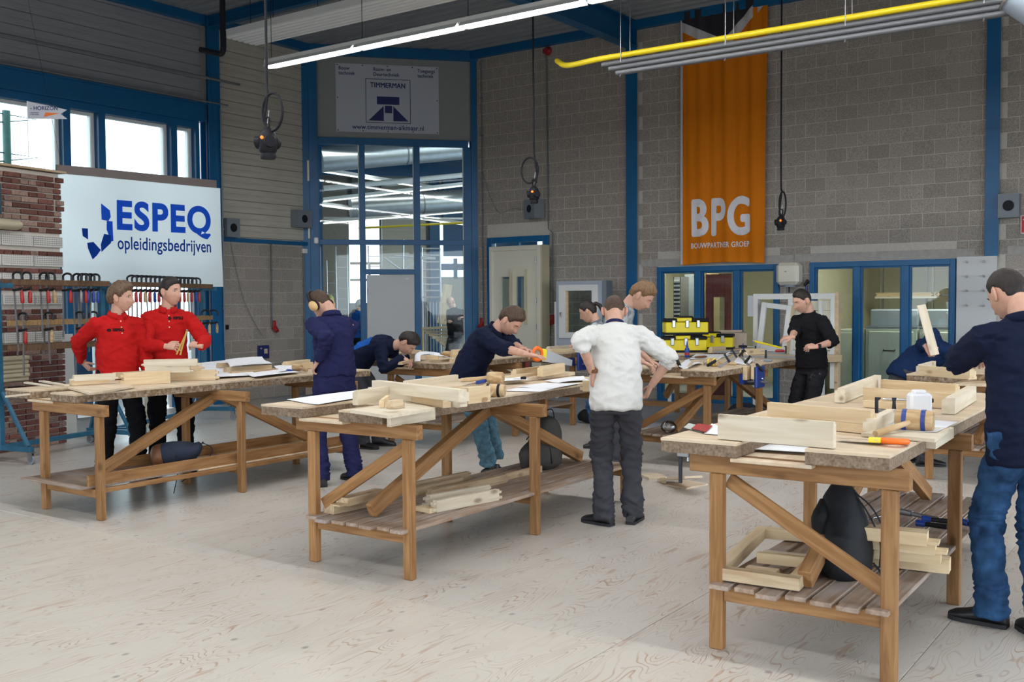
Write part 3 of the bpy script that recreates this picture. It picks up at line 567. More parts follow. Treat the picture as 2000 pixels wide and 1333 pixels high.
for i in range(4): tag(obj('brick_stack', MB().box(0, .6, 0, .3, 0, .07, .004), M['pineold'], None, c2(X0 + .9, 5.8, .0 + .072 * i), CR), ['lowest board of the pile on the floor of the second hall', 'second board from the floor in the pile of the second hall', 'third board from the floor in the pile of the second hall', 'top board of the pile on the floor of the second hall'][i], 'board', 'pallet boards in the second hall')
t = thing('yellow_coat', 'yellow oilskin coat hanging on a hook behind the left corner pane', 'coat')
obj('cloth', MB().tube(smooth_path([c2(.40, .5, 1.75), c2(.41, .5, 1.5), c2(.42, .5, 1.1), c2(.41, .5, .72)], 5), [.03] + [.08] * 5 + [.10] * 6 + [.11] * 4, 10, flat=.5), mat('yellow_oilskin', (.55, .50, .10), .5, bump=.5, bscale=12), t)
obj('hook', MB().tube([c2(.22, .5, 1.8), c2(.40, .5, 1.8), c2(.40, .5, 1.72)], .008, 6), M['dullsteel'], t)
# ---------------------------------------------------------------- outside the left windows
struct(obj('ground_outside', MB().box(-80, 90, -90, 60, -.25, -.13), mat('pale_paving', (.16, .16, .16), .9)))
t = thing('steel_mast', 'dark green lattice mast outside the upper left windows', 'mast', (-2.2, -8.2, 0)); M['green'] = mat('dark_green_paint', (.03, .10, .09), .5)
P_ = (-2.200, -6.372, 3.960); t.location = (P_[0], P_[1], 0)
obj('pole', MB().cyl((0, 0, 0), (0, 0, 4.62), .06), M['green'], t)
for z in (4.55, 3.95): obj('arm', MB().tube([(0, -.6, z + .03), (0, .5, z), (0, -.6, z - .22)], .02, 6), M['green'], t)
for i, (p, q) in enumerate((((-0.600, -5.855, 1.880), (-0.600, -6.131, 0.887)),)):
    tag(obj('blue_outdoor_gate', MB().box(-.02, .02, p[1] - .9, p[1], 0, 2.0, .01), M['blue'], None, (-.6, 0, 0)), 'blue steel gate standing outside behind the clamp racks', 'gate')
t = thing('shed_outside', 'white slatted shed seen through the narrow window beside the steel post', 'building', (-6, -2.2, 0)); 
for i in range(9): obj('slat', MB().box(0, .05, -4.2 + .42 * i, -3.95 + .42 * i, 2.2, 3.9), M['lightgrey'], t)
obj('wall', MB().box(-3, -.02, -4.3, -.4, 0, 4.1), M['white'], t); obj('roof_edge', MB().box(-3, .1, -4.35, -.35, 2.0, 2.12), M['greyplastic'], t)
tag(obj('outdoor_container', MB().box(-4.5, -3, -5.2, -3.9, 0, 1.9, .02), mat('dull_red_container_paint', (.28, .10, .10), .6)), 'dull red container standing outside behind the second clamp rack', 'container')
# ================================================================ work benches (local: x across, y away along the bench; origin = outer near left leg corner)
def bench(label, loc, rz, W, pairs, sx0, sx1, sy0, sy1, top, shelf_z, cross, shelf='slats', grey=True, notch=(.36, .66), brace=(.12, 1.35, 2.65)):
    t = thing('workbench', label, 'workbench', loc, rz, 'wooden workbenches')
    mw = M['bench']; lw, ld = .066, .05
    n0, n1 = sx0 + (sx1 - sx0) * notch[0], sx0 + (sx1 - sx0) * notch[1]; nd_ = .42
    poly = [(sx0, sy0), (n0, sy0), (n0, sy0 + nd_), (n1, sy0 + nd_), (n1, sy0), (sx1, sy0), (sx1, sy1), (sx0, sy1)]
    obj('slab', MB().prism(poly, top - .066, top - .013), M['osbgrey'] if grey else M['osb'], t)
    e = .002; poly = [(sx0 - e, sy0 - e), (n0, sy0 - e), (n0, sy0 + nd_), (n1, sy0 + nd_), (n1, sy0 - e), (sx1 + e, sy0 - e), (sx1 + e, sy1 + e), (sx0 - e, sy1 + e)]
    obj('top_sheet', MB().prism(poly, top - .0125, top), M['ply'], t)
    stick('notch_board', ((n0 + n1) / 2, sy0 - .005, top - .078), ((n0 + n1) / 2, sy0 + nd_ + .3, top - .078), n1 - n0 + .06, .018, M['ply'], t)
    az = top - .087
    xm = W / 2
    for i, py in enumerate(pairs):
        for j, x in enumerate((lw / 2, W - lw / 2)):
            stick('leg', (x, py + ld / 2, 0), (x, py + ld / 2, top - .155), lw, ld, mw, t, up=(0, 1, 0), c=.005)
        stick('apron', (-.10, py + .03, top - .111), (W + .05, py + .03, top - .111), .055, .085, mw, t)
        stick('shelf_bearer', (lw, py + .035, shelf_z - .055), (W - lw, py + .035, shelf_z - .055), .04, .07, mw, t)
    for j, (y0, y1) in enumerate(((pairs[0] + brace[0], pairs[0] + brace[1]), (pairs[0] + brace[2], pairs[0] + brace[1] + .07))):
        stick('brace', (xm, y0, shelf_z + .045), (xm, y1, top - .125), .06, .085, mw, t)
    if cross:
        a, b = (lw, W - lw) if cross > 0 else (W - lw, lw)
        stick('cross_brace', (a, pairs[0] + .075, shelf_z + .06), (b, pairs[0] + .075, top - .19), .025, .07, mw, t)
    if shelf == 'slats':
        n = 7; wd = (W - .02) / n
        for k in range(n):
            q = rnd.uniform(-.03, .03); stick('slat', (.01 + wd * (k + .5), pairs[0] - .06 + q, shelf_z - .011), (.01 + wd * (k + .5), pairs[-1] + .12 + q, shelf_z - .011), wd - .022, .022, M['slat'], t)
    elif shelf == 'panel':
        obj('shelf_panel', MB().box(-.12, W - .1, pairs[0] - .1, pairs[0] + .95, shelf_z - .012, shelf_z, .002), M['slat'], t)
        obj('shelf_panel', MB().box(.02, W - .1, pairs[0] + .96, pairs[-1] + .15, shelf_z - .02, shelf_z - .008, .002), M['ply'], t)
        stick('side_board', (W - .13, pairs[0] - .02, shelf_z + .035), (W - .13, pairs[-1] + .2, shelf_z + .035), .022, .095, mw, t)
        stick('side_board', (.12, pairs[0] + .5, shelf_z + .035), (.12, pairs[-1] + .2, shelf_z + .035), .022, .095, mw, t)
        stick('side_rail', (W - .09, pairs[0], shelf_z - .04), (W - .09, pairs[-1] + .2, shelf_z - .04), .04, .035, mw, t)
    return t
BA = bench('long brown workbench in front of the two people in red, with a solid lower shelf', (5.64, -10.39, 0), 0, .82, (0, 1.33, 2.64), -.49, .52, .0, 3.24, .935, .25, 0, 'panel', grey=False, brace=(.25, 1.38, 2.51))
BB = bench('long brown workbench in the middle, its slatted shelf carrying rails', (8.62, -10.33, 0), .02, .84, (0, 1.35, 2.68), -.33, .69, -.07, 2.95, .98, .30, 1)
BC = bench('nearest brown workbench at the right, with a black backpack on its shelf', (11.36, -10.39, 0), .015, .84, (0, 1.33, 2.66), -.22, .82, -.05, 3.1, .98, .32, -1, brace=(.1, 1.3, 2.5))
BD = bench('brown workbench full of clamps with a blue vise on its side', (8.42, -5.75, 0), 0, .84, (0, 1.32, 2.64), -.07, .93, -.10, 2.9, .955, .30, 1, grey=False)
BF = bench('brown workbench near the block wall carrying the stacked yellow toolboxes', (6.80, -2.72, 0), 0, .84, (0, 1.2), -.15, 1.15, -.72, 1.32, .955, .30, 0, shelf='none', grey=False, brace=(.1, .8, 1.4))
BE = bench('brown workbench with a white cloth strip hanging over, behind the middle bench', (5.52, -6.2, 0), 0, .86, (0, 1.32, 2.62), -.36, .86, -.03, 2.95, .955, .30, -1, grey=False, notch=(.33, .6))
BH = bench('brown workbench behind the man in the navy sweater with frame parts on top', (11.1, -5.45, 0), 0, .84, (.25, 1.55, 2.8), -.1, .95, 0, 2.9, .96, .32, 1, grey=False)
# ---------------------------------------------------------------- timber
def rail_mesh(L, w, h, mt, tn=(0, 0), reb=1, mort=False):
    m = MB(); a, b = -L / 2, L / 2; r = min(.016, w * .3, h * .3) if reb else 0
    if r: pr_ = [(-w / 2, 0), (w / 2, 0), (w / 2, h - r), (w / 2 - r, h - r), (w / 2 - r, h), (-w / 2, h)]
    else: pr_ = [(-w / 2, 0), (w / 2, 0), (w / 2, h), (-w / 2, h)]
    n = len(pr_); m.add([(x, y, z) for x in (a, b) for y, z in pr_], [tuple(range(n))[::-1], tuple(range(n, 2 * n))] + [(i, (i + 1) % n, (i + 1) % n + n, i + n) for i in range(n)], False)
    for s, e in ((-1, a), (1, b)):
        k = tn[0] if s < 0 else tn[1]
        if k: 
            m.box(e, e + s * k, -w / 2 + .002, w / 2 - r - .002, h * .12, h * .36, .001)
            if h > .06: m.box(e, e + s * k * .8, -w / 2 + .002, w / 2 - r - .002, h * .62, h * .84, .001)
    return m.mesh('timber', mt)
def timber(label, p0, p1, w, h, mt='pine', tn=(0, 0), reb=1, group=None, cat='timber', name='timber_rail', dz=0):
    p0, p1 = Vector(p0), Vector(p1); p0.z += dz; p1.z += dz; p1.z = p1.z if abs(p1.z - p0.z) > .02 else p0.z
    Mx, L = frame_x(p0, p1); o = link(name, rail_mesh(L, w, h, M[mt], tn, reb), None, Mx=Mx); return tag(o, label, cat, group)
def sheet_(label, pts, name='paper_sheet', curl=0, mt='paper', cat='paper', group=None, n=8, th=.0012):
    """four corners (world), slightly wavy"""
    p = [Vector(q) for q in pts]; m = MB(); m.s = True; g = []
    for i in range(n + 1):
        for j in range(n + 1):
            u, v = i / n, j / n; q = p[0] * (1 - u) * (1 - v) + p[1] * u * (1 - v) + p[2] * u * v + p[3] * (1 - u) * v
            q.z += curl * (abs(u - .5) * 2) ** 3 * .8 + curl * .35 * math.sin(u * 7 + v * 3) * (1 if curl else 0) + .0015; g.append(q)
    f = [(i * (n + 1) + j, (i + 1) * (n + 1) + j, (i + 1) * (n + 1) + j + 1, i * (n + 1) + j + 1) for i in range(n) for j in range(n)]
    m.add(g, f, True); k = len(g); m.add([q - Vector((0, 0, th)) for q in g], [tuple(reversed(q)) for q in f], True)
    return tag(obj(name, m, M[mt], None), label, cat, group)
TA, TB, TC, TD, TE, TH = .937, .982, .982, .957, .957, .962
def mallet(label, head, hdir, grip, r=.038, L=.13, z=0, band=None, group='wooden mallets'):
    t = thing('mallet', label, 'mallet', group=group); h = Vector(head); d = Vector(hdir).normalized(); g = Vector(grip)
    obj('head', MB().tube([h - d * L / 2, h - d * L * .45, h - d * L * .2, h, h + d * L * .2, h + d * L * .45, h + d * L / 2], [r * .9, r, r * 1.05, r * 1.07, r * 1.05, r, r * .9], 18), M['birch'], t)
    if band: 
        for s in (-.25, .25): obj('band', MB().cyl(h + d * L * (s - .06), h + d * L * (s + .06), r * 1.09, n=18), M[band], t)
    Mx, l = frame_x(g, h); obj('handle', MB().tube([(-l / 2, 0, 0), (-l * .2, 0, 0), (l / 2, 0, 0)], [.015, .017, .012], 8), M['birch'], t, Mx=Mx)
def chisel(label, p0, p1, mt='bluetool', group='chisels'):
    t = thing('chisel', label, 'chisel', group=group); a, b = Vector(p0), Vector(p1); d = b - a
    obj('handle', MB().tube([a, a + d * .08, a + d * .3, a + d * .45], [.010, .015, .014, .011], 10), M[mt], t)
    obj('blade', MB().tube([a + d * .45, a + d * .55, b], [.005, (.009, .003), (.009, .002)], 6), M['steel'], t)
def handsaw(label, grip, tip, mt='orange', group='hand saws', up=(0, 0, 1)):
    t = thing('hand_saw', label, 'saw', group=group); g = Vector(grip); Mx, L = frame_x(g, tip, up)
    m = MB(); ring = []
    for k in range(20):   # D shaped grip loop
        a = 2 * math.pi * k / 20; ring.append(Vector((-L / 2 - .01 + .055 * math.cos(a) * (1.15 if math.cos(a) > 0 else .8), 0, .05 * math.sin(a))))
    rg = []
    for k in range(20):
        p = ring[k]; tn = (ring[(k + 1) % 20] - ring[k - 1]).normalized(); nn = Vector((-tn.z, 0, tn.x)); rg.append([p + nn * .017 * math.cos(q) + Vector((0, 1, 0)) * .014 * math.sin(q) for q in [2 * math.pi * i / 8 for i in range(8)]])
    m.rings(rg, closed=True); obj('handle', m, M[mt], t, Mx=Mx)
    obj('handle_insert', MB().box(-L / 2 + .045, -L / 2 + .10, -.012, .012, -.045, .05, .004), M['yellow'], t, Mx=Mx)
    Mb = Mx; m = MB(); m.prism([(-L / 2 + .06, -.055), (L / 2, -.055), (L / 2, -.005), (-L / 2 + .06, .055)], -.0008, .0008, Matrix.Rotation(R(90), 4, 'X'))
    obj('blade', m, M['steel'], t, Mx=Mb)
def gclamp(label, p, d, L=.35, group=None, up=(0, 0, 1), mt='blackmetal', handle='red', name='bar_clamp'):
    """F-clamp: bar from p along d, fixed jaw at p, sliding jaw and spindle"""
    t = thing(name, label, 'clamp', group=group); a = Vector(p); d = Vector(d).normalized(); Mx, _ = frame_x(a, a + d * L, up)
    h = -L / 2
    obj('bar', MB().box(h, h + L, -.004, .004, -.011, .011, .001), M['dullsteel'], t, Mx=Mx)
    obj('fixed_jaw', MB().prism([(h - .010, -.010), (h + .010, -.010), (h + .009, .062), (h + .022, .072), (h + .022, .08), (h - .010, .08)], -.009, .009, Matrix.Rotation(R(90), 4, 'X')), M[mt], t, Mx=Mx)
    s = h + L * .42
    obj('sliding_jaw', MB().prism([(s - .014, -.014), (s + .014, -.014), (s + .008, .06), (s + .013, .08), (s - .013, .08), (s - .009, .06)], -.010, .010, Matrix.Rotation(R(90), 4, 'X')), M[mt], t, Mx=Mx)
    obj('spindle', MB().cyl((s - .06, 0, .07), (s + .10, 0, .07), .006), M['steel'], t, Mx=Mx)
    obj('grip', MB().tube([(s + .10, 0, .07), (s + .115, 0, .07), (s + .19, 0, .07), (s + .205, 0, .07)], [.010, .016, .016, .010], 8), M[handle], t, Mx=Mx)
    return t
# ---- bench with the two people in red
timber('pale spruce rail, lowest of the front stack on the left bench', (5.100, -9.751, 0.937), (5.194, -9.435, 0.937), .07, .055, 'pinepale', (0, 0))
timber('pale spruce rail with end tenons, upper one of the front stack on the left bench', (5.626, -10.082, 0.995), (5.729, -9.773, 0.995), .07, .05, 'pinepale', (.03, .02))
timber('short pine rail lying in front of the pale stack on the left bench', (5.379, -9.953, 0.937), (5.366, -9.592, 0.937), .045, .06, 'pine')
timber('pine rail just behind the pale front stack on the left bench', (5.030, -9.328, 0.937), (5.057, -8.729, 0.937), .07, .06, 'pine', (.02, .02))
timber('long pine frame rail, near part of the middle row on the left bench', (5.717, -9.690, 0.937), (5.829, -9.316, 0.937), .07, .105, 'pine', (.03, .0))
timber('long pine frame rail, far part of the middle row on the left bench', (5.584, -9.203, 0.937), (5.906, -8.878, 0.937), .07, .09, 'pine', (.0, .03))
timber('short dark-ended tenon block between the stacks on the left bench', (5.396, -9.446, 0.937), (5.408, -9.373, 0.937), .05, .05, 'pineold')
for i, (q0, q1, z, l) in enumerate((((5.628, -9.409, 1.020), (5.870, -9.124, 1.020), 0, 'lower pale rail of the tall tenoned stack near the man in red on the right'), ((5.620, -9.412, 1.078), (5.920, -9.084, 1.078), 0, 'upper pale rail of the tall tenoned stack near the man in red on the right'))):
    timber(l, q0, q1, .09, .058, 'pinepale', (.02, .03))
timber('tenoned cross rail under the tall stack on the left bench', (5.020, -8.902, 0.937), (5.191, -8.496, 0.937), .07, .082, 'pine', (0, .04))
timber('thin white strip at the far left corner of the left bench', (4.770, -10.011, 0.937), (5.317, -10.107, 0.937), .035, .012, 'pinepale', reb=0)
timber('second thin white strip beside the far left corner of the left bench', (4.725, -9.846, 0.937), (5.397, -10.001, 0.937), .04, .012, 'pinepale', reb=0)
timber('thin pine lath poking out over the near end of the left bench', (5.554, -10.602, 0.900), (5.461, -10.201, 0.900), .02, .014, 'pinepale', reb=0)
chisel('blue handled chisel in the notch of the left bench', (5.433, -10.250, 0.890), (5.319, -10.051, 0.890))
t = thing('flat_board', 'thin plywood board with an edge batten on the near corner of the left bench', 'board')
obj('board', MB().prism([(5.703, -10.174, 0.955)[:2], (6.368, -10.396, 0.955)[:2], (6.090, -9.830, 0.955)[:2], (5.557, -9.672, 0.955)[:2]], .942, .957), M['ply'], t)
stick('batten', (6.082, -10.167, 0.915), (5.974, -9.757, 0.915), .03, .06, M['pine'], t)
sheet_('large white drawing sheet in the middle of the left bench', [(3.919, -7.568, 0.940), (5.828, -8.968, 0.940), (5.932, -8.413, 0.940), (3.727, -6.913, 0.940)], curl=.012)
sheet_('white drawing sheet draped over rails near the far end of the left bench', [(4.560, -7.693, 1.000), (5.451, -8.317, 0.990), (5.363, -7.745, 0.990), (4.457, -7.098, 1.000)], curl=.02)
sheet_('white drawing sheet beneath the rails at the far end of the left bench', [(5.778, -8.435, 0.950), (6.166, -8.643, 0.950), (6.019, -7.983, 0.950), (5.573, -7.743, 0.950)], curl=.008)
sheet_('small white sheet beside the mallet on the left bench', [(5.083, -7.480, 0.950), (5.857, -8.078, 0.950), (5.688, -7.677, 0.950), (5.066, -7.199, 0.950)], curl=.006)
timber('pine rail under the draped drawing on the left bench', (4.628, -7.848, 0.940), (4.657, -7.738, 0.940), .07, .05, 'pine')
timber('long pine rail beneath the draped drawing on the left bench', (5.265, -8.261, 0.940), (5.305, -7.730, 0.940), .07, .05, 'pine')
timber('thin dark-edged pine board under the far drawing on the left bench', (5.481, -8.374, 0.940), (5.485, -7.800, 0.940), .05, .02, 'pineold')
timber('pine rail at the far left edge of the left bench near the mallet', (5.126, -7.376, 0.940), (5.028, -6.940, 0.940), .06, .055, 'pine')
timber('short pine rail beside the hand of the man in the coverall', (5.540, -7.506, 0.940), (5.476, -7.081, 0.940), .06, .06, 'pine')
mallet('small wooden mallet beside the coverall man on the left bench', (5.777, -7.787, 0.980), (1, .2, 0), (5.978, -7.846, 0.960), r=.033, L=.1)
chisel('blue chisel lying by the small mallet on the left bench', (5.744, -7.898, 0.955), (5.966, -7.934, 0.955))
gclamp('black clamp under the far edge of the left bench', (6.306, -8.025, 0.900), (1, .2, 0), L=.14, handle='black')
# ---- middle bench
sheet_('white drawing sheet at the near left of the middle bench', [(8.259, -10.166, 0.984), (8.682, -10.286, 0.984), (8.540, -9.574, 0.984), (8.185, -9.469, 0.984)], curl=.004)
t = thing('block_plane', 'grey steel block plane in the notch of the middle bench', 'plane'); a, b = Vector((8.561, -10.054, 0.920)), Vector((8.587, -9.892, 0.920)); Mx, L = frame_x(a, b)
obj('sole', MB().box(-L / 2, L / 2, -.025, .025, 0, .02, .004), M['dullsteel'], t, Mx=Mx); obj('lever_cap', MB().box(-L * .2, L * .35, -.02, .02, .018, .045, .008), M['steel'], t, Mx=Mx); obj('front_knob', MB().ball((-L * .35, 0, .035), .014), M['birch'], t, Mx=Mx)
t = thing('flat_board', 'pale flat board with thick front rail at the middle bench near corner', 'board')
obj('board', MB().prism([(9.161, -10.495, 1.005)[:2], (9.547, -10.593, 1.005)[:2], (9.506, -10.149, 1.005)[:2], (9.091, -9.941, 1.005)[:2]], .984, 1.002), M['pinepale'], t)
stick('front_rail', (9.383, -10.411, 0.945), (9.367, -9.987, 0.945), .03, .075, M['pinepale'], t)
timber('short pine rail standing on the pale board of the middle bench', (9.017, -10.304, 1.004), (8.987, -9.994, 1.004), .04, .09, 'pinepale')
timber('small pine block leaning beside the short rail on the middle bench', (9.253, -10.328, 1.004), (9.101, -10.109, 1.004), .03, .05, 'pine')
timber('small stacked pine block, lower one by the short rail on the middle bench', (9.335, -10.343, 1.004), (9.332, -10.246, 1.004), .06, .03, 'pineold')
timber('small stacked pine block, upper one by the short rail on the middle bench', (9.462, -10.487, 1.036), (9.453, -10.395, 1.036), .055, .035, 'pine')
timber('front pale rail of the middle bench pile, beside the flat board', (8.904, -9.730, 0.984), (9.463, -9.977, 0.984), .055, .05, 'pine')
timber('lower long pale rail of the crossed pile on the middle bench', (8.550, -9.655, 0.984), (9.522, -9.906, 0.984), .075, .062, 'pinepale', (.0, .03))
timber('topmost long pale rail of the crossed pile on the middle bench', (8.814, -9.896, 1.050), (9.728, -10.148, 1.050), .075, .07, 'pinepale')
timber('pine rail lying diagonally behind the crossed pile on the middle bench', (8.547, -9.327, 0.990), (8.477, -8.657, 0.990), .05, .075, 'pinepale')
timber('thick tenoned rail end pointing right on the middle bench', (9.398, -9.733, 0.984), (9.419, -9.531, 0.984), .09, .10, 'pine')
tag(obj('long_board', MB().box(-.20, .21, .75, 3.0, 0, .03, .002), M['ply'], None, (8.58, -10.33, .9825), .02), 'long flat board lying along the far side of the middle bench', 'board')
ZB = 1.014
mallet('round-headed wooden mallet at the far side of the middle bench', (8.850, -8.645, 1.055), (1, .3, 0), (8.618, -8.770, 1.035), r=.042, L=.12)
mallet('wooden mallet with worn black bands in front on the middle bench', (9.278, -9.245, 1.025), (1, .35, 0), (9.470, -9.610, 1.000), r=.042, L=.15, band='black')
chisel('bright blue handled chisel on the middle bench', (8.775, -8.660, 1.030), (8.835, -9.016, 1.020))
chisel('dark blue chisel lying by the tenoned rail on the middle bench', (9.071, -9.138, 1.000), (9.093, -9.305, 1.000), 'bluetool')
timber('pine rail sawn by the man in jeans, lower piece', (8.648, -8.206, 1.014), (8.650, -7.824, 1.014), .05, .02, 'pine', reb=0)
timber('pine rail with a rounded end under the hand of the man in jeans', (8.562, -8.006, 1.014), (8.526, -7.556, 1.014), .05, .055, 'pine', (.02, 0))
timber('thick pine block being sawn by the man in jeans', (8.780, -7.942, 1.014), (8.718, -7.514, 1.014), .05, .085, 'pine')
chisel('pencil dark tool beside the sawn block on the middle bench', (8.845, -8.240, 1.024), (8.799, -8.327, 1.024), 'black', group='tools on the middle bench')
sheet_('white drawing behind the mallets on the middle bench', [(8.511, -8.100, 1.014), (8.803, -8.468, 1.014), (8.887, -8.245, 1.014), (8.637, -8.026, 1.014)])
sheet_('white drawing at the far end of the middle bench under the wrist', [(8.887, -8.044, 0.984), (9.095, -8.091, 0.984), (9.164, -7.820, 0.984), (8.906, -7.475, 0.984)], curl=.01)
sheet_('white drawing in the middle of the right half of the middle bench', [(9.000, -8.580, 0.984), (9.323, -8.586, 0.984), (9.240, -8.061, 0.984), (8.976, -8.163, 0.984)], curl=.004)
sheet_('white drawing nearest the front edge of the middle bench', [(9.093, -8.871, 0.984), (9.357, -8.805, 0.984), (9.306, -8.547, 0.984), (9.026, -8.616, 0.984)])
timber('tenoned pine rail held by the man in the white sweater', (9.403, -8.306, 0.955), (9.499, -8.245, 0.970), .09, .075, 'pine', (.02, 0))
tag(obj('wood_shaving', MB().tube(smooth_path([(8.731, -10.114, 0.870), (8.813, -10.179, 0.840), (8.787, -10.126, 0.800)], 5), [(.008, .001)] * 5 + [(.02, .001)] * 4 + [(.012, .001), (.004, .001)], 6), M['pinepale'], None), 'curl of wood shaving hanging from the near end of the middle bench', 'shaving')
# rails on the shelf of the middle bench
ZS = .302
timber('dusty rail with a pale end at the near left of the middle shelf', (8.734, -10.262, 0.302), (8.755, -9.886, 0.302), .10, .055, 'pineold')
timber('dusty rail with a flat tenon lying on the near left rail of the middle shelf', (8.844, -10.255, 0.365), (8.838, -9.906, 0.365), .10, .05, 'pineold', (.07, 0))
timber('long dusty rail at the back of the middle shelf with a notched end', (8.687, -9.443, 0.302), (8.725, -8.843, 0.302), .05, .065, 'pineold', (0, .03))
timber('second long dusty rail in front of the notched one on the middle shelf', (8.796, -9.504, 0.302), (8.816, -9.032, 0.302), .05, .055, 'pineold', (0, .02))
timber('longest dusty rail running to the far leg on the middle shelf', (8.953, -9.549, 0.302), (9.006, -8.759, 0.302), .06, .06, 'pineold', (.03, .02))
timber('thin dusty side rail at the far end of the middle shelf', (8.957, -8.691, 0.302), (8.980, -8.248, 0.302), .04, .05, 'pineold')
timber('fresh pale rail in front on the middle shelf', (9.257, -9.860, 0.302), (9.353, -9.326, 0.302), .05, .075, 'pinepale', (.03, .03))
timber('fresh pale rail, second from the front on the middle shelf', (9.109, -9.749, 0.302), (9.206, -9.233, 0.302), .05, .075, 'pinepale', (.04, .02))
timber('short pale tenon offcut at the left end of the fresh rails on the middle shelf', (9.135, -9.866, 0.302), (9.268, -9.889, 0.302), .05, .03, 'pine', reb=0)
# ---- nearest bench
timber('tall pale board with large knots standing on edge at the front of the nearest bench', (11.395, -10.353, 0.984), (11.936, -10.371, 0.984), .035, .115, 'pinepale')
timber('long pine rail behind the knotted board, lower one on the nearest bench', (11.329, -9.649, 0.984), (11.929, -9.798, 0.984), .07, .045, 'pine')
timber('long pine rail behind the knotted board, upper one on the nearest bench', (11.378, -9.675, 1.030), (11.941, -9.806, 1.030), .055, .065, 'pine')
timber('square pale rail pointing away beside the upper long rail on the nearest bench', (11.934, -9.850, 1.000), (11.900, -9.366, 1.000), .06, .06, 'pinepale')
t = thing('flat_board', 'white flat board with thick front rail at the right edge of the nearest bench', 'board')
obj('board', MB().prism([(11.918, -9.926, 1.000)[:2], (12.253, -9.961, 1.000)[:2], (12.226, -9.529, 1.000)[:2], (11.955, -9.509, 1.000)[:2]], .984, 1.0), M['pinepale'], t)
stick('front_rail', (12.194, -9.776, 0.955), (12.194, -9.412, 0.965), .05, .055, M['pinepale'], t)
handsaw('hand saw with an orange handle lying on the nearest bench', (12.117, -10.126, 1.000), (11.880, -10.160, 1.000), up=(.5, -.85, .12))
mallet('mallet with blue-black painted bands on the nearest bench', (12.098, -9.686, 1.045), (1, .1, 0), (12.004, -10.004, 1.010), r=.05, L=.17, band='vise')
t = thing('glue_jug', 'white plastic jug standing on the nearest bench', 'jug', (11.933, -8.908, 0.984)); m = MB(); m.box(-.06, .06, -.04, .04, 0, .125, .014); obj('body', m, M['whiteplastic'], t, rz=.6)
obj('neck', MB().box(-.035, .03, -.03, .03, .12, .142, .008), M['whiteplastic'], t, rz=.6)
sheet_('white card in the notch of the nearest bench', [(11.491, -10.220, 0.925), (11.754, -10.183, 0.925), (11.649, -9.790, 0.925), (11.457, -9.803, 0.925)])
sheet_('white drawing sheet under the mallet on the nearest bench', [(11.913, -9.760, 1.001), (12.214, -9.747, 1.001), (12.182, -9.135, 0.984), (11.824, -9.062, 0.984)], curl=.003)
sheet_('white drawing sheet at the left edge of the nearest bench', [(11.267, -10.243, 0.984), (11.338, -10.241, 0.984), (11.206, -9.931, 0.984), (11.131, -9.852, 0.984)])
sheet_('pink booklet at the left edge of the nearest bench', [(11.152, -10.142, 0.990), (11.269, -10.229, 0.990), (11.197, -9.987, 0.992), (11.096, -9.951, 0.992)], mt='red', cat='booklet', name='booklet')
sheet_('pale green booklet under the pink one on the nearest bench', [(11.086, -10.090, 0.985), (11.248, -10.219, 0.985), (11.210, -10.059, 0.985), (11.025, -9.903, 0.985)], mt='machine', cat='booklet', name='booklet')
gclamp('black bar clamp lying behind the jug on the nearest bench', (11.697, -8.878, 0.990), (1, .25, 0), L=.22, handle='black')
chisel('blue chisel between the rails on the nearest bench', (11.776, -9.792, 1.000), (11.868, -9.686, 1.000))
t = thing('bar_clamp', 'dark steel clamp bar hanging down at the left side of the nearest bench', 'clamp'); a = Vector((11.158, -10.274, 0.900)); obj('bar', MB().box(a.x - .008, a.x + .008, a.y - .005, a.y + .005, .74, .905), M['blackmetal'], t); obj('sliding_jaw', MB().box(a.x - .015, a.x + .05, a.y - .01, a.y + .01, .87, .90, .003), M['dullsteel'], t); obj('spindle', MB().cyl((a.x + .04, a.y, .85), (a.x + .04, a.y, .905), .006), M['steel'], t)
t = thing('window_sash', 'assembled pine window frame lying at the far end of the nearest bench', 'window frame')
for nm, a, b, w_, h_ in (('side_rail', (11.354, -8.450, 0.984), (11.238, -7.232, 0.984), .06, .09), ('far_rail', (11.285, -7.352, 0.984), (11.880, -7.535, 0.984), .06, .07), ('cross_rail', (11.432, -8.290, 0.984), (12.046, -8.469, 0.984), .05, .09), ('side_rail', (12.049, -8.746, 0.984), (11.992, -7.869, 0.984), .07, .09)):
    Mx, L = frame_x(a, b); link(nm, rail_mesh(L - (.07 if nm != 'side_rail' else 0), w_, h_, M['pine' if nm != 'side_rail' else 'pinepale'], (0, 0), 1), t, Mx=Mx)
timber('loose pine rail inside the window frame on the nearest bench', (11.556, -8.608, 0.984), (11.815, -8.708, 0.984), .04, .04, 'pine')
# shelf of the nearest bench
ZC = .322
t = thing('pine_square', 'square pine frame on the shelf of the nearest bench', 'window frame')
F = [(11.399, -10.359, 0.330), (11.749, -10.334, 0.330), (11.628, -9.393, 0.330), (11.254, -9.475, 0.330)]
for i in range(4):
    a, b = Vector(F[i]), Vector(F[(i + 1) % 4]); Mx, L = frame_x(a, b); link(('front_rail', 'side_rail', 'far_rail', 'side_rail')[i], rail_mesh(L + (.055 if i % 2 == 0 else -.058), .055, .055, M['pineold' if i == 0 else 'pine'], (0, 0), 0), t, Mx=Mx)
timber('loose mortised rail inside the square frame on the nearest shelf', (11.501, -10.272, 0.350), (11.645, -10.259, 0.350), .06, .035, 'pineold')
timber('loose pine rail across the back of the square frame on the nearest shelf', (11.478, -10.088, 0.360), (11.704, -10.049, 0.360), .05, .05, 'pine')
timber('loose pale rail on top inside the square frame on the nearest shelf', (11.491, -10.044, 0.380), (11.701, -10.007, 0.380), .04, .03, 'pinepale')
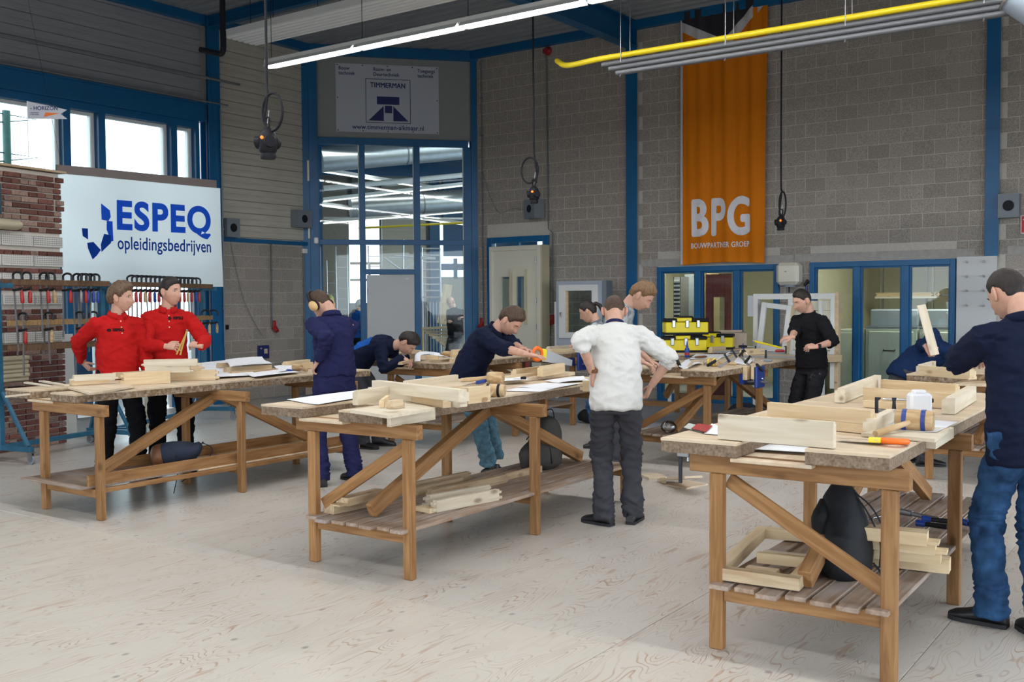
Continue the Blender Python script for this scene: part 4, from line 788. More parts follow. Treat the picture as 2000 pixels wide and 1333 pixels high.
for i, (a, b, z, e) in enumerate((((11.893, -9.671, 0.325), (12.253, -9.632, 0.325), 0, 0), ((11.903, -9.791, 0.390), (12.236, -9.738, 0.390), 0, 0), ((11.917, -9.843, 0.445), (12.227, -9.799, 0.445), 0, .05), ((11.936, -9.909, 0.500), (12.207, -9.871, 0.500), 0, .05))):
    timber(['lowest pale rail of the stack beside the black backpack', 'second pale rail from below in the stack beside the black backpack', 'third pale rail with a tenon in the stack beside the black backpack', 'topmost pale rail with a tenon in the stack beside the black backpack'][i], a, b, .09, .06 if i else .065, 'pine', (0, e), reb=0)
for i, (a, b, mt) in enumerate((((11.895, -8.783, 0.360), (12.061, -8.796, 0.360), 'black'), ((11.893, -8.656, 0.360), (12.061, -8.641, 0.360), 'blackmetal'), ((11.744, -8.518, 0.360), (11.984, -8.628, 0.360), 'dullsteel'), ((12.103, -8.612, 0.360), (12.241, -8.707, 0.360), 'black'))):
    t = thing('pry_tool', ['black handled tool in the heap on the far shelf of the nearest bench', 'dark iron tool behind the black one on the nearest shelf', 'grey file crossing the tool heap on the nearest shelf', 'black tool beside the right rear leg of the nearest bench'][i], 'tool', group='tools on the nearest shelf')
    obj('shaft', MB().tube([a, b], [.012, .016], 8), M[mt], t); obj('grip', MB().tube([Vector(a), Vector(a) + (Vector(b) - Vector(a)) * .3], [.02, .018], 8), M['bluetool' if i != 2 else 'dullsteel'], t)
t = thing('spanner', 'shiny spanner on the slats beside the black backpack', 'spanner'); a, b = Vector((11.619, -8.728, 0.340)), Vector((11.679, -8.552, 0.340)); obj('shank', MB().tube([a, b], [.008, .007], 6), M['steel'], t); obj('jaw', MB().tube([a + Vector((.02 * math.cos(q), .02 * math.sin(q), 0)) for q in [i * .5 for i in range(10)]], .007, 6), M['steel'], t)
# ---- bench with the yellow toolboxes
def toolbox(label, loc, rz, s=1.0):
    t = thing('toolbox', label, 'toolbox', loc, rz, 'yellow toolboxes')
    obj('body', MB().box(-.27, .27, -.13, .13, 0, .16, .012), M['yellow'], t); obj('base_band', MB().box(-.275, .275, -.135, .135, 0, .03, .006), M['black'], t)
    obj('lid', MB().box(-.275, .275, -.135, .135, .16, .205, .012), M['black'], t); obj('lid_insert', MB().box(-.13, .06, -.139, .05, .165, .212, .008), M['yellow'], t)
    for x in (-.17, 0, .14): 
        l = obj('latch', MB().box(x - .022, x + .022, -.15, -.128, .09, .185, .006), M['steel'], t)
    obj('handle', MB().tube([(-.1, 0, .205), (-.09, 0, .225), (.09, 0, .225), (.1, 0, .205)], .01), M['black'], t)
a = (7.639, -2.937, 0.957); TBX = (a[0], a[1])
toolbox('yellow and black toolbox, lower one of the stack', (TBX[0], TBX[1], TD), .62); toolbox('yellow and black toolbox, upper one of the stack', (TBX[0] + .02, TBX[1] - .01, TD + .226), .64)
a = (7.62, -2.0); toolbox('yellow toolbox standing behind the pine rails, mostly hidden', (a[0], a[1], TD), .3)
t = thing('cardboard_box', 'open brown cardboard box on the vise bench', 'box', (7.72, -1.62, TD), .5)
obj('shell', MB().box(-.19, .19, -.14, .14, 0, .21, .002), M['cardboard'], t); obj('flap', MB().box(-.16, .16, .138, .144, .21, .24).box(.188, .194, -.14, .14, .21, .225), M['cardboard'], t)
timber('pine rail left in front of the cardboard box', (8.031, -3.009, 0.957), (8.081, -2.701, 0.957), .06, .075, 'pine'); timber('pine rail right in front of the cardboard box', (8.548, -3.261, 0.957), (8.685, -2.926, 0.957), .06, .07, 'pine')
t = thing('glue_bottle', 'blue glue bottle with a pointed cap in front of the toolboxes', 'bottle', (8.217, -4.056, 0.957)); obj('bottle_body', MB().tube([(0, 0, 0), (0, 0, .02), (0, 0, .10), (0, 0, .12)], [.025, .028, .028, .014], 14), M['bluetool'], t); obj('cap', MB().tube([(0, 0, .12), (0, 0, .13), (0, 0, .19)], [.016, .014, .003], 12), M['bluetool'], t); obj('label_band', MB().cyl((0, 0, .03), (0, 0, .06), .029), M['red'], t)
t = thing('glue_bottle', 'small blue bottle top beside the right pine rail', 'bottle', (8.384, -2.819, 0.957)); obj('bottle_body', MB().tube([(0, 0, 0), (0, 0, .07), (0, 0, .08)], [.022, .022, .012], 12), M['bluetool'], t); obj('cap', MB().tube([(0, 0, .08), (0, 0, .12)], [.012, .005], 12), M['bluetool'], t)
mallet('wooden mallet lying in the middle of the vise bench', (9.092, -5.296, 0.997), (1, -.2, 0), (9.261, -5.118, 0.977), r=.04, L=.12, band='yellow')
sheet_('crumpled white cloth at the near end of the vise bench', [(8.938, -5.755, 0.957), (9.086, -5.837, 0.957), (8.876, -5.069, 0.957), (8.487, -4.580, 0.957)], curl=.025, name='cleaning_cloth', cat='cloth')
sheet_('white drawing on the vise bench behind the clamps', [(8.405, -4.408, 0.957), (8.605, -3.959, 0.957), (8.408, -3.207, 0.957), (7.982, -3.306, 0.957)], curl=.004)
sheet_('white paper square under the clamps on the vise bench', [(9.148, -4.915, 0.957), (9.297, -4.831, 0.957), (9.004, -3.965, 0.957), (8.755, -3.876, 0.957)], curl=.01)
chisel('red-brown handled chisel on the vise bench', (8.472, -4.082, 0.977), (8.353, -4.494, 0.977), 'leather'); chisel('dark handled chisel near the corner of the vise bench', (8.068, -4.303, 0.977), (8.645, -4.974, 0.977), 'black')
t = thing('tenon_saw', 'black handled saw standing up at the near end of the vise bench', 'saw'); obj('saw_handle', MB().tube([(8.884, -5.610, 0.967), (8.916, -5.766, 1.057), (8.974, -5.950, 1.117)], [.018, .02, .018], 8), M['black'], t)
gclamp('long bar clamp across the far side of the vise bench', (8.934, -2.820, 0.977), (-1, -.35, 0), L=.85, handle='black'); gclamp('black one-hand clamp opened on the vise bench', (9.278, -5.053, 1.057), (.55, -.1, -.5), L=.22, handle='black')
gclamp('black one-hand clamp lying behind the opened one', (9.388, -5.405, 1.067), (-.7, -.4, -.5), L=.2, handle='black'); gclamp('blue and red handled bar clamp at the far end of the vise bench', (8.822, -3.890, 0.977), (1, .25, .0), L=.62, handle='red')
chisel('grey handled rasp at the front edge of the vise bench', (9.388, -4.457, 0.977), (9.188, -4.465, 0.977), 'greyplastic')
t = thing('steel_ball', 'small steel knob on the near corner of the vise bench', 'knob'); p = (8.967, -5.205, 0.957); t.location = p; obj('ball', MB().ball((0, 0, .028), .018), M['steel'], t); obj('foot', MB().cyl((0, 0, 0), (0, 0, .014), .012), M['steel'], t)
t = thing('bench_vise', 'blue cast iron vise with a wooden jaw on the vise bench', 'vise'); a = (9.228, -5.000, 0.922); X0 = 9.35; y0 = -5.05
obj('fixed_plate', MB().box(X0 - .02, X0 + .01, y0 - .14, y0 + .14, .78, .88), M['vise'], t); obj('wooden_jaw', MB().box(X0 + .005, X0 + .045, y0 - .12, y0 + .12, .82, .957, .003), M['pine'], t)
obj('front_jaw', MB().box(X0 + .12, X0 + .15, y0 - .11, y0 + .11, .74, .955, .012), M['vise'], t); obj('wooden_pad', MB().box(X0 + .09, X0 + .12, y0 - .11, y0 + .11, .83, .957, .003), M['pine'], t)
obj('spindle', MB().cyl((X0, y0, .80), (X0 + .22, y0, .80), .014), M['dullsteel'], t); obj('guide_rod', MB().cyl((X0, y0 - .07, .78), (X0 + .13, y0 - .07, .78), .01).cyl((X0, y0 + .07, .78), (X0 + .13, y0 + .07, .78), .01), M['blackmetal'], t); obj('tommy_bar', MB().cyl((X0 + .2, y0 - .09, .84), (X0 + .2, y0 + .09, .77), .007), M['steel'], t)
# ---- rear left bench
timber('long pine rail, front one of the pair on the rear left bench', (5.102, -5.891, 0.957), (5.926, -6.118, 0.957), .05, .085, 'pine'); timber('long pine rail, back one of the pair on the rear left bench', (4.727, -5.469, 0.957), (5.619, -5.725, 0.957), .05, .10, 'pine')
timber('white painted rail at the near left of the rear left bench', (5.223, -6.176, 0.957), (5.630, -6.283, 0.957), .06, .035, 'pinepale'); timber('pine offcut beside the white rail on the rear left bench', (5.645, -6.275, 0.957), (5.663, -6.044, 0.957), .05, .03, 'pine', (0, .02))
timber('sawn pine rail pointing away on the rear left bench', (6.168, -6.699, 0.957), (5.831, -6.062, 0.957), .05, .03, 'pineold'); timber('pine block under the cloth strip on the rear left bench', (5.805, -5.852, 0.957), (5.930, -5.783, 0.957), .05, .05, 'pine')
tag(obj('cloth_strip', MB().tube(smooth_path([(6.020, -6.254, 0.967), (5.960, -6.157, 1.040), (6.044, -6.081, 1.050), (6.309, -6.205, 1.040), (6.144, -5.787, 0.975), (6.043, -5.586, 0.950), (6.021, -5.579, 0.860), (6.002, -5.604, 0.760)], 5), [(.035, .004)] * 36, 8), M['paper'], None), 'white cloth strip hanging over the edge of the rear left bench', 'cloth')
timber('thin dark-edged strip in front of the cloth on the rear left bench', (6.159, -6.200, 0.957), (6.220, -5.734, 0.957), .03, .02, 'pineold'); timber('pine rail at the right edge of the rear left bench', (6.312, -6.033, 0.930), (6.244, -5.651, 0.930), .03, .06, 'pine')
mallet('wooden mallet at the far right of the rear left bench', (5.666, -5.299, 0.992), (1, .3, 0), (5.425, -5.112, 0.977), r=.036, L=.1)
timber('pale pine rail behind the navy sweater sleeve on the rear left bench', (5.871, -5.467, 0.957), (5.974, -5.045, 0.957), .05, .10, 'pine')
timber('pine wedge-shaped board worked by the woman, front one', (6.263, -3.959, 0.957), (6.336, -3.486, 0.957), .05, .05, 'pine'); timber('pine board under the hand of the woman, back one', (5.955, -3.539, 0.957), (5.932, -2.755, 0.957), .06, .06, 'pinepale')
timber('small pine block beside the sawing hand at the far bench', (5.599, -3.728, 0.957), (5.618, -3.564, 0.957), .05, .05, 'pine')
t = thing('bench_vise', 'blue cast iron vise at the far end of the rear left bench', 'vise'); X0, y0 = 6.39, -3.55
obj('fixed_plate', MB().box(X0 - .02, X0 + .01, y0 - .12, y0 + .12, .78, .88), M['vise'], t); obj('front_jaw', MB().box(X0 + .08, X0 + .11, y0 - .1, y0 + .1, .72, .955, .012), M['vise'], t); obj('spindle', MB().cyl((X0, y0, .80), (X0 + .18, y0, .80), .014), M['dullsteel'], t); obj('tommy_bar', MB().cyl((X0 + .16, y0 - .09, .86), (X0 + .16, y0 + .1, .72), .007), M['blackmetal'], t)
# ---- bench behind the navy sweater man
timber('lower pine rail on the bench behind the navy sweater', (11.139, -5.557, 0.962), (11.620, -5.861, 0.962), .09, .035, 'pine'); timber('upper pine rail with a tongue on the bench behind the navy sweater', (11.239, -5.927, 0.998), (11.681, -6.177, 0.998), .07, .07, 'pine')
timber('pale pine rail crossing at the left of the rear right bench', (11.207, -5.878, 0.998), (11.188, -5.314, 0.998), .05, .075, 'pinepale')
# ---- boards on the floor between the benches
timber('plywood offcut leaning up from the floor behind the nearest bench', (9.227, -6.602, 0.030), (9.699, -7.024, 0.160), .16, .02, 'ply', reb=0, dz=-.02); timber('pine board lying flat on the floor beside the white sweater man', (8.974, -6.534, 0.000), (9.082, -6.399, 0.000), .22, .02, 'ply', reb=0)
timber('square pine block under the leaning offcut on the floor', (9.206, -6.661, 0.000), (9.244, -6.636, 0.000), .08, .04, 'pineold', reb=0)
timber('wide thin plywood board lying on the floor left of the nearest bench', (9.342, -6.632, 0.000), (9.573, -6.685, 0.000), .3, .012, 'ply', reb=0)
tag(obj('plastic_wrap', MB().ball((0, 0, .06), .085, 10, 7, (1, .8, .75)), glassmat('crumpled_plastic', (.86, .88, .9), .25), None, (8.808, -5.705, 0.310)), 'crumpled clear plastic wrap on the shelf of the vise bench', 'wrap')
t = thing('small_table', 'small grey table on a round white leg near the left glazed front', 'table', (*(6.338, -0.736, 0.000)[:2], 0)); obj('leg', MB().cyl((0, 0, .01), (0, 0, .86), .03, n=16), M['whiteplastic'], t); obj('foot', MB().cyl((0, 0, 0), (0, 0, .012), .033, n=16), M['black'], t); obj('table_top', MB().box(-.35, .25, -.25, .25, .86, .89, .004), M['greyplastic'], t)
# ---- bags
def bag(name, label, rings, mt, parts=()):
    t = thing(name, label, 'bag'); rg = []
    for (c, ax, ay, rot, zz) in rings: pass
    return t
def soft(pts, radii, n=20, seed=0, amp=.01, up=None, fl=1):
    m = MB(); rr = []
    for a, b in zip(radii, radii[1:]): rr += [tuple(a[q] + (b[q] - a[q]) * k / 4 for q in (0, 1)) for k in range(4)]
    m.tube(smooth_path(pts, 4), rr + [radii[-1]], n, up=up)
    m.v = [tuple(Vector(v) + noise.noise_vector(Vector(v) * 9 + Vector((seed, 0, 0))) * amp + noise.noise_vector(Vector(v) * 25) * amp * .3) for v in m.v]; m.sm = [True] * len(m.sm); return m
M['bagblack'] = mat('black_nylon', (.010, .011, .014), .65, bump=.35, bscale=30, spec=.3); M['baggrey'] = mat('grey_brown_nylon', (.055, .05, .045), .7, bump=.3, bscale=30); M['bagnavy'] = mat('navy_canvas', (.018, .026, .05), .85, bump=.3, bscale=30)
t = thing('backpack', 'slumped black backpack on the shelf of the nearest bench', 'backpack'); p = Vector((11.853, -9.946, 0.325))
obj('body', soft([p + Vector(q) for q in ((.0, .0, .0), (.0, .0, .04), (-.0, .03, .14), (-.02, .05, .26), (-.045, .07, .36), (-.055, .08, .43))], [(.10, .09), (.165, .12), (.175, .115), (.135, .10), (.085, .08), (.03, .03)], seed=3), M['bagblack'], t)
obj('front_pocket', soft([p + Vector(q) for q in ((-.09, -.02, .16), (-.10, -.01, .26), (-.10, .03, .33))], [(.05, .05), (.075, .06), (.03, .03)], seed=5), M['bagblack'], t)
for s in ((.02, .0), (.055, .04)): obj('strap', MB().tube(smooth_path([p + Vector((-.05, .07, .42)), p + Vector((.05 + s[0], .04, .33)), p + Vector((.13 + s[0], .03, .18)), p + Vector((.155, .02 + s[1], .05))], 6), (.018, .004), 8, up=(0, -1, 0)), M['bagblack'], t)
obj('drawstring', MB().tube(smooth_path([p + Vector((.14, -.03, .08)), p + Vector((.185, -.05, .03)), p + Vector((.195, -.05, -.10)), p + Vector((.19, -.05, -.20))], 6), .005, 6), M['bagblack'], t)
t = thing('backpack', 'grey-brown backpack leaning at the far end of the middle shelf', 'backpack'); p = Vector((8.897, -8.073, 0.302))
obj('body', soft([p + Vector(q) for q in ((0, 0, 0), (0, 0, .04), (0, .01, .15), (.01, .03, .28), (.03, .04, .37), (.035, .05, .405))], [(.12, .09), (.19, .12), (.20, .12), (.165, .10), (.10, .07), (.03, .03)], seed=8), M['baggrey'], t)
obj('front_pocket', soft([p + Vector(q) for q in ((-.05, -.11, .03), (-.05, -.12, .12), (-.04, -.09, .2))], [(.11, .04), (.13, .06), (.06, .02)], seed=2), M['baggrey'], t)
obj('grab_handle', MB().tube(smooth_path([p + Vector((.0, .05, .39)), p + Vector((.0, .05, .45)), p + Vector((.05, .05, .46)), p + Vector((.07, .05, .40))], 6), (.012, .004), 8, up=(0, -1, 0)), M['bagblack'], t)
obj('zip', MB().tube(smooth_path([p + Vector((-.13, -.05, .22)), p + Vector((-.02, -.10, .29)), p + Vector((.09, -.07, .2)), p + Vector((.12, -.06, .05))], 6), .005, 6), M['bagblack'], t)
t = thing('shoulder_bag', 'navy canvas bag with a brown leather base lying on the left bench shelf', 'bag'); a, b = Vector((5.931, -9.556, 0.330)), Vector((6.185, -9.271, 0.380))
d = b - a
obj('body', soft([a + d * .1, a + d * .3, a + d * .6, a + d * .85, b + Vector((0, 0, .04))], [(.105, .095), (.11, .105), (.105, .10), (.10, .075), (.085, .03)], seed=4), M['bagnavy'], t)
obj('leather_base', soft([a - d * .05, a, a + d * .1, a + d * .2], [(.05, .05), (.10, .09), (.113, .10), (.113, .103)], seed=6, amp=.005), M['leather'], t)
obj('strap', MB().tube(smooth_path([b + Vector((.02, 0, .06)), b + Vector((.09, .05, .0)), b + Vector((.06, -.03, -.13)), a + d * .6 + Vector((.15, -.12, -.22))], 6), (.012, .004), 8), M['bagblack'], t)
obj('strap', MB().tube(smooth_path([a + d * .45 + Vector((.06, -.05, .03)), a + d * .5 + Vector((.12, -.08, -.06)), a + d * .5 + Vector((.13, -.10, -.17)), a + d * .42 + Vector((.13, -.10, -.31))], 6), (.014, .004), 8), M['bagblack'], t)
t = thing('cap', 'dark blue rucksack lying on the floor under the far vise bench', 'bag', (*(8.214, -2.337, 0.120)[:2], 0)); obj('body', soft([(-.22, 0, .1), (-.12, 0, .14), (.05, 0, .15), (.2, 0, .1)], [(.06, .06), (.13, .13), (.13, .14), (.06, .08)], seed=9), M['bagnavy'], t); t.name = 'rucksack'
t = thing('tool_bag', 'black bag on the floor behind the middle bench near the white sweater man', 'bag', (*(6.464, -3.316, 0.000)[:2], 0)); obj('body', soft([(-.16, 0, .08), (-.08, 0, .1), (.06, 0, .1), (.15, 0, .08)], [(.05, .05), (.09, .09), (.09, .1), (.05, .06)], seed=11), M['bagblack'], t)
t = thing('tool_bag', 'small black bag on the floor beyond the rails of the middle shelf', 'bag', (*(5.230, -3.964, 0.000)[:2], 0)); obj('body', soft([(-.12, 0, .06), (-.05, 0, .08), (.06, 0, .08), (.12, 0, .05)], [(.04, .04), (.07, .07), (.07, .07), (.04, .04)], seed=12), M['bagblack'], t)
# ================================================================ people
def skin(n, c): return mat(n, c, .5, var=.10, vscale=14, bump=.06, bscale=120, spec=.35)
SK = skin('fair_skin', (.58, .33, .24)); SK2 = skin('light_tanned_skin', (.52, .28, .19))
def hairmat(n, c): return mat(n, c, .55, var=.5, vscale=40, stretch=(1, 1, .25), bump=.6, bscale=90, spec=.35)
HB = hairmat('brown_hair', (.075, .042, .024)); HD = hairmat('dark_hair', (.022, .015, .012)); HL = hairmat('dark_blond_hair', (.22, .125, .06)); HG = hairmat('light_brown_hair', (.14, .085, .05))
def clothm(n, c, b=.2, col2=None): return mat(n, c, .92, var=.05, vscale=5, bump=b, bscale=140, spec=.12, col2=col2)
RED = clothm('red_cotton', (.46, .012, .012)); NAVY = clothm('navy_cotton', (.020, .022, .075)); DNAVY = clothm('dark_navy_wool', (.008, .012, .032)); WHITE = clothm('white_sweat_cloth', (.66, .65, .62), .3); BLACK = clothm('black_cotton', (.010, .010, .012)); GREYT = clothm('grey_work_cotton', (.055, .055, .065)); JEANS = mat('blue_denim', (.035, .10, .22), .85, var=.35, vscale=7, bump=.3, bscale=60, spec=.1, col2=(.02, .05, .12), c2t=(.35, .65)); JEANSL = mat('washed_denim', (.09, .18, .24), .85, var=.4, vscale=9, bump=.3, bscale=60, spec=.1); DARKT = mat('stained_black_work_cotton', (.018, .018, .022), .9, var=.3, vscale=12, col2=(.16, .16, .17), c2t=(.64, .72), bump=.3, bscale=40, spec=.1); CAMO = mat('grey_patterned_cotton', (.34, .37, .38), .9, col2=(.16, .18, .21), c2t=(.48, .52), vscale=11, bump=.2, bscale=40, spec=.1); ROYAL = clothm('royal_blue_cotton', (.01, .085, .33))
SHOE = mat('black_shoe_leather', (.014, .014, .016), .45, var=.2, vscale=20); SOLE = mat('dark_rubber_sole', (.02, .02, .022), .8); TAN = mat('tan_ear_cup_plastic', (.62, .40, .17), .35)
LIP = mat('lip_skin', (.42, .17, .14), .45); EYEW = mat('eye_white', (.75, .72, .7), .3); EYEB = mat('dark_iris', (.03, .02, .015), .2)
NU, NV = 40, 34
def head_pt(d):
    x, y, z = .073 * d.x, .094 * d.y, .116 * d.z
    if z < 0:
        t = -z / .116; x *= 1 - .30 * t ** 1.4
        if y < 0: y *= 1 - .50 * t
        else: y += .014 * t * (1 if d.y > .2 else d.y * 5)
    else: y *= 1 + .03 * d.z
    if d.y > .25:
        k = min(1, (d.y - .25) / .25); g = lambda X, Z, sx, sz, a: a * math.exp(-((x - X) / sx) ** 2 - ((z - Z) / sz) ** 2)
        y -= k * .004 * (abs(x) / .05) ** 2
        y += k * (g(0, -.030, .011, .014, .024) + g(0, -.006, .008, .022, .013) + g(.026, .030, .02, .009, .006) + g(-.026, .030, .02, .009, .006) + g(.031, .010, .014, .010, -.011) + g(-.031, .010, .014, .010, -.011) + g(0, -.066, .021, .006, .007) + g(0, -.077, .018, .005, .004) + g(0, -.071, .020, .002, -.004) + g(0, -.100, .018, .013, .010) + g(.040, -.022, .016, .016, .005) + g(-.040, -.022, .016, .016, .005))
    return Vector((x, y, z))
def sph():
    for j in range(1, NV):
        th = math.pi * j / NV
        yield [Vector((math.sin(th) * math.sin(2 * math.pi * i / NU), math.sin(th) * math.cos(2 * math.pi * i / NU), -math.cos(th))) for i in range(NU)]
DIRS = list(sph())
HEAD = [[head_pt(d) for d in r] for r in DIRS]
def hair_mb(T, th, style, seed, line=.0):
    m = MB(); rg = []
    for r, hr in zip(DIRS, HEAD):
        ring = []
        for d, p in zip(r, hr):
            a = abs(math.atan2(d.x, d.y))
            pts = [(0, .62 - line), (.55, .60 - line), (.95, .42 - line), (1.25, .12), (1.45, .10), (1.62, .26), (1.85, .10), (2.2, -.42), (3.2, -.56)]
            for (a0, v0), (a1, v1) in zip(pts, pts[1:]):
                if a0 <= a <= a1: thr = v0 + (v1 - v0) * (a - a0) / (a1 - a0); break
            k = max(0, min(1, (d.z - thr) / .24 + .4)); k = k * k * (3 - 2 * k)
            fade = 1 if style != 'fade' else (.25 + .75 * max(0, min(1, (d.z - .05) / .5)))
            if style == 'bald': k *= .8 if (d.z < .35 and a > 1.3) else 0
            nz = noise.noise(Vector((p.x * 28 + seed, p.y * 28, p.z * 12))) + .5 * noise.noise(Vector((p.x * 70 + seed, p.y * 70, p.z * 30)))
            tt = th * (1 + .45 * nz) * (1 + (.7 if style in ('mop', 'quiff') else .25) * max(0, d.z) * max(0, d.y + .5)) * fade
            if style == 'mop': tt *= 1.25 + .3 * (1 if a > 1.2 else 0)
            if style == 'pony': tt = th * .8
            q = p + d * (k * tt - (1 - k) * .007); ring.append(T @ q)
        rg.append(ring)
    m.rings(rg); 
    if style == 'pony': m.tube([T @ Vector(q) for q in ((0, -.085, .045), (0, -.115, .04), (0, -.145, .0), (0, -.14, -.08), (0, -.125, -.14))], [.018, .022, .024, .018, .006], 10)
    return m
def hand_mb(m, wr, d, n, side, curl=.35, s=1.0, point=0):
    """palm with five separate fingers; n = back of the hand, side +1 right hand"""
    d = d.normalized(); n = (n - d * n.dot(d)).normalized(); t = d.cross(n) * (-side)   # towards the thumb
    m.tube([wr - d * .03 * s, wr, wr + d * .03 * s, wr + d * .065 * s, wr + d * .088 * s, wr + d * .094 * s], [(.024 * s, .019 * s), (.025 * s, .018 * s), (.034 * s, .017 * s), (.040 * s, .015 * s), (.038 * s, .012 * s), (.03 * s, .008 * s)], 14, up=n)
    for i, (o, L) in enumerate(((.029, .072), (.010, .080), (-.009, .074), (-.027, .058))):
        p = wr + d * (.082 - .004 * abs(i - 1)) * s + t * o * s; dd = (d + t * (o * 1.6)).normalized(); pts = [p - dd * .012 * s, p]; c = curl * (1.0 + .12 * i)
        for k, f in enumerate((.45, .30, .25)):
            ang = c * (.9 if k == 0 else 1.1); ax = n.cross(dd).normalized(); dd = Matrix.Rotation(ang, 3, ax) @ dd; p = p + dd * L * f * s; pts.append(p)
        m.tube(pts, [.0085 * s, .0092 * s, .0085 * s, .0078 * s, .0055 * s], 8)
    b = wr + d * .018 * s + t * .022 * s; dd = (d * .62 + t * .75 - n * .25).normalized(); pts = [b, b + dd * .035 * s]; dd = (d * .9 + t * .35 - n * (.2 + curl * .4)).normalized(); pts += [pts[-1] + dd * .03 * s, pts[-1] + dd * .055 * s]
    m.tube(pts, [.014 * s, .0125 * s, .010 * s, .006 * s], 8)
def ik(a, b, l1, l2, pole):
    v = b - a; L = v.length
    if L > (l1 + l2) * .995: v = v * ((l1 + l2) * .995 / L); b = a + v; L = v.length
    x = (l1 * l1 - l2 * l2 + L * L) / (2 * L); h = math.sqrt(max(l1 * l1 - x * x, 0)); u = v / L; p = pole - u * pole.dot(u); p.normalize(); return a + u * x + p * h, b
def remesh(m, vox, sm=3, name='body', amp=0, seed=0, fold=None):
    me = m.mesh(name, SK); o = bpy.data.objects.new('tmp', me); C.collection.objects.link(o)
    r = o.modifiers.new('r', 'REMESH'); r.mode = 'VOXEL'; r.voxel_size = vox; r.use_smooth_shade = True
    if sm: s = o.modifiers.new('s', 'SMOOTH'); s.iterations = sm; s.factor = .5
    out = bpy.data.meshes.new_from_object(o.evaluated_get(bpy.context.evaluated_depsgraph_get())); bpy.data.objects.remove(o); bpy.data.meshes.remove(me)
    if amp:
        nm = [v.normal.copy() for v in out.vertices]
        for v, n_ in zip(out.vertices, nm):
            p = v.co; q = Vector((p.x * 5 + seed + p.z * 1.5, p.y * 5, p.z * 7)); a = noise.noise(q); b = 1 - abs(noise.noise(q * 1.9 + Vector((3, 1, 7)))) * 3.4; c_ = 1 - abs(noise.noise(Vector((p.x * 8 - p.z * 9 + seed, p.y * 10, p.z * 16)))) * 3.4
            k = amp * (.7 * a + .5 * max(b, -.6) + .35 * max(c_, -.6))
            if fold:
                for fp, fr in fold:
                    e = math.exp(-((p - fp).length / fr) ** 2); q2 = Vector((p.x * 9 + seed, p.y * 9, p.z * 34 + 4 * a)); k += e * amp * 1.5 * max(-.7, 1 - 3.0 * abs(noise.noise(q2)))
            v.co = p + n_ * k
    return out
def add_mesh(m, me):
    m.add([tuple(v.co) for v in me.vertices], [tuple(p.vertices) for p in me.polygons], True)
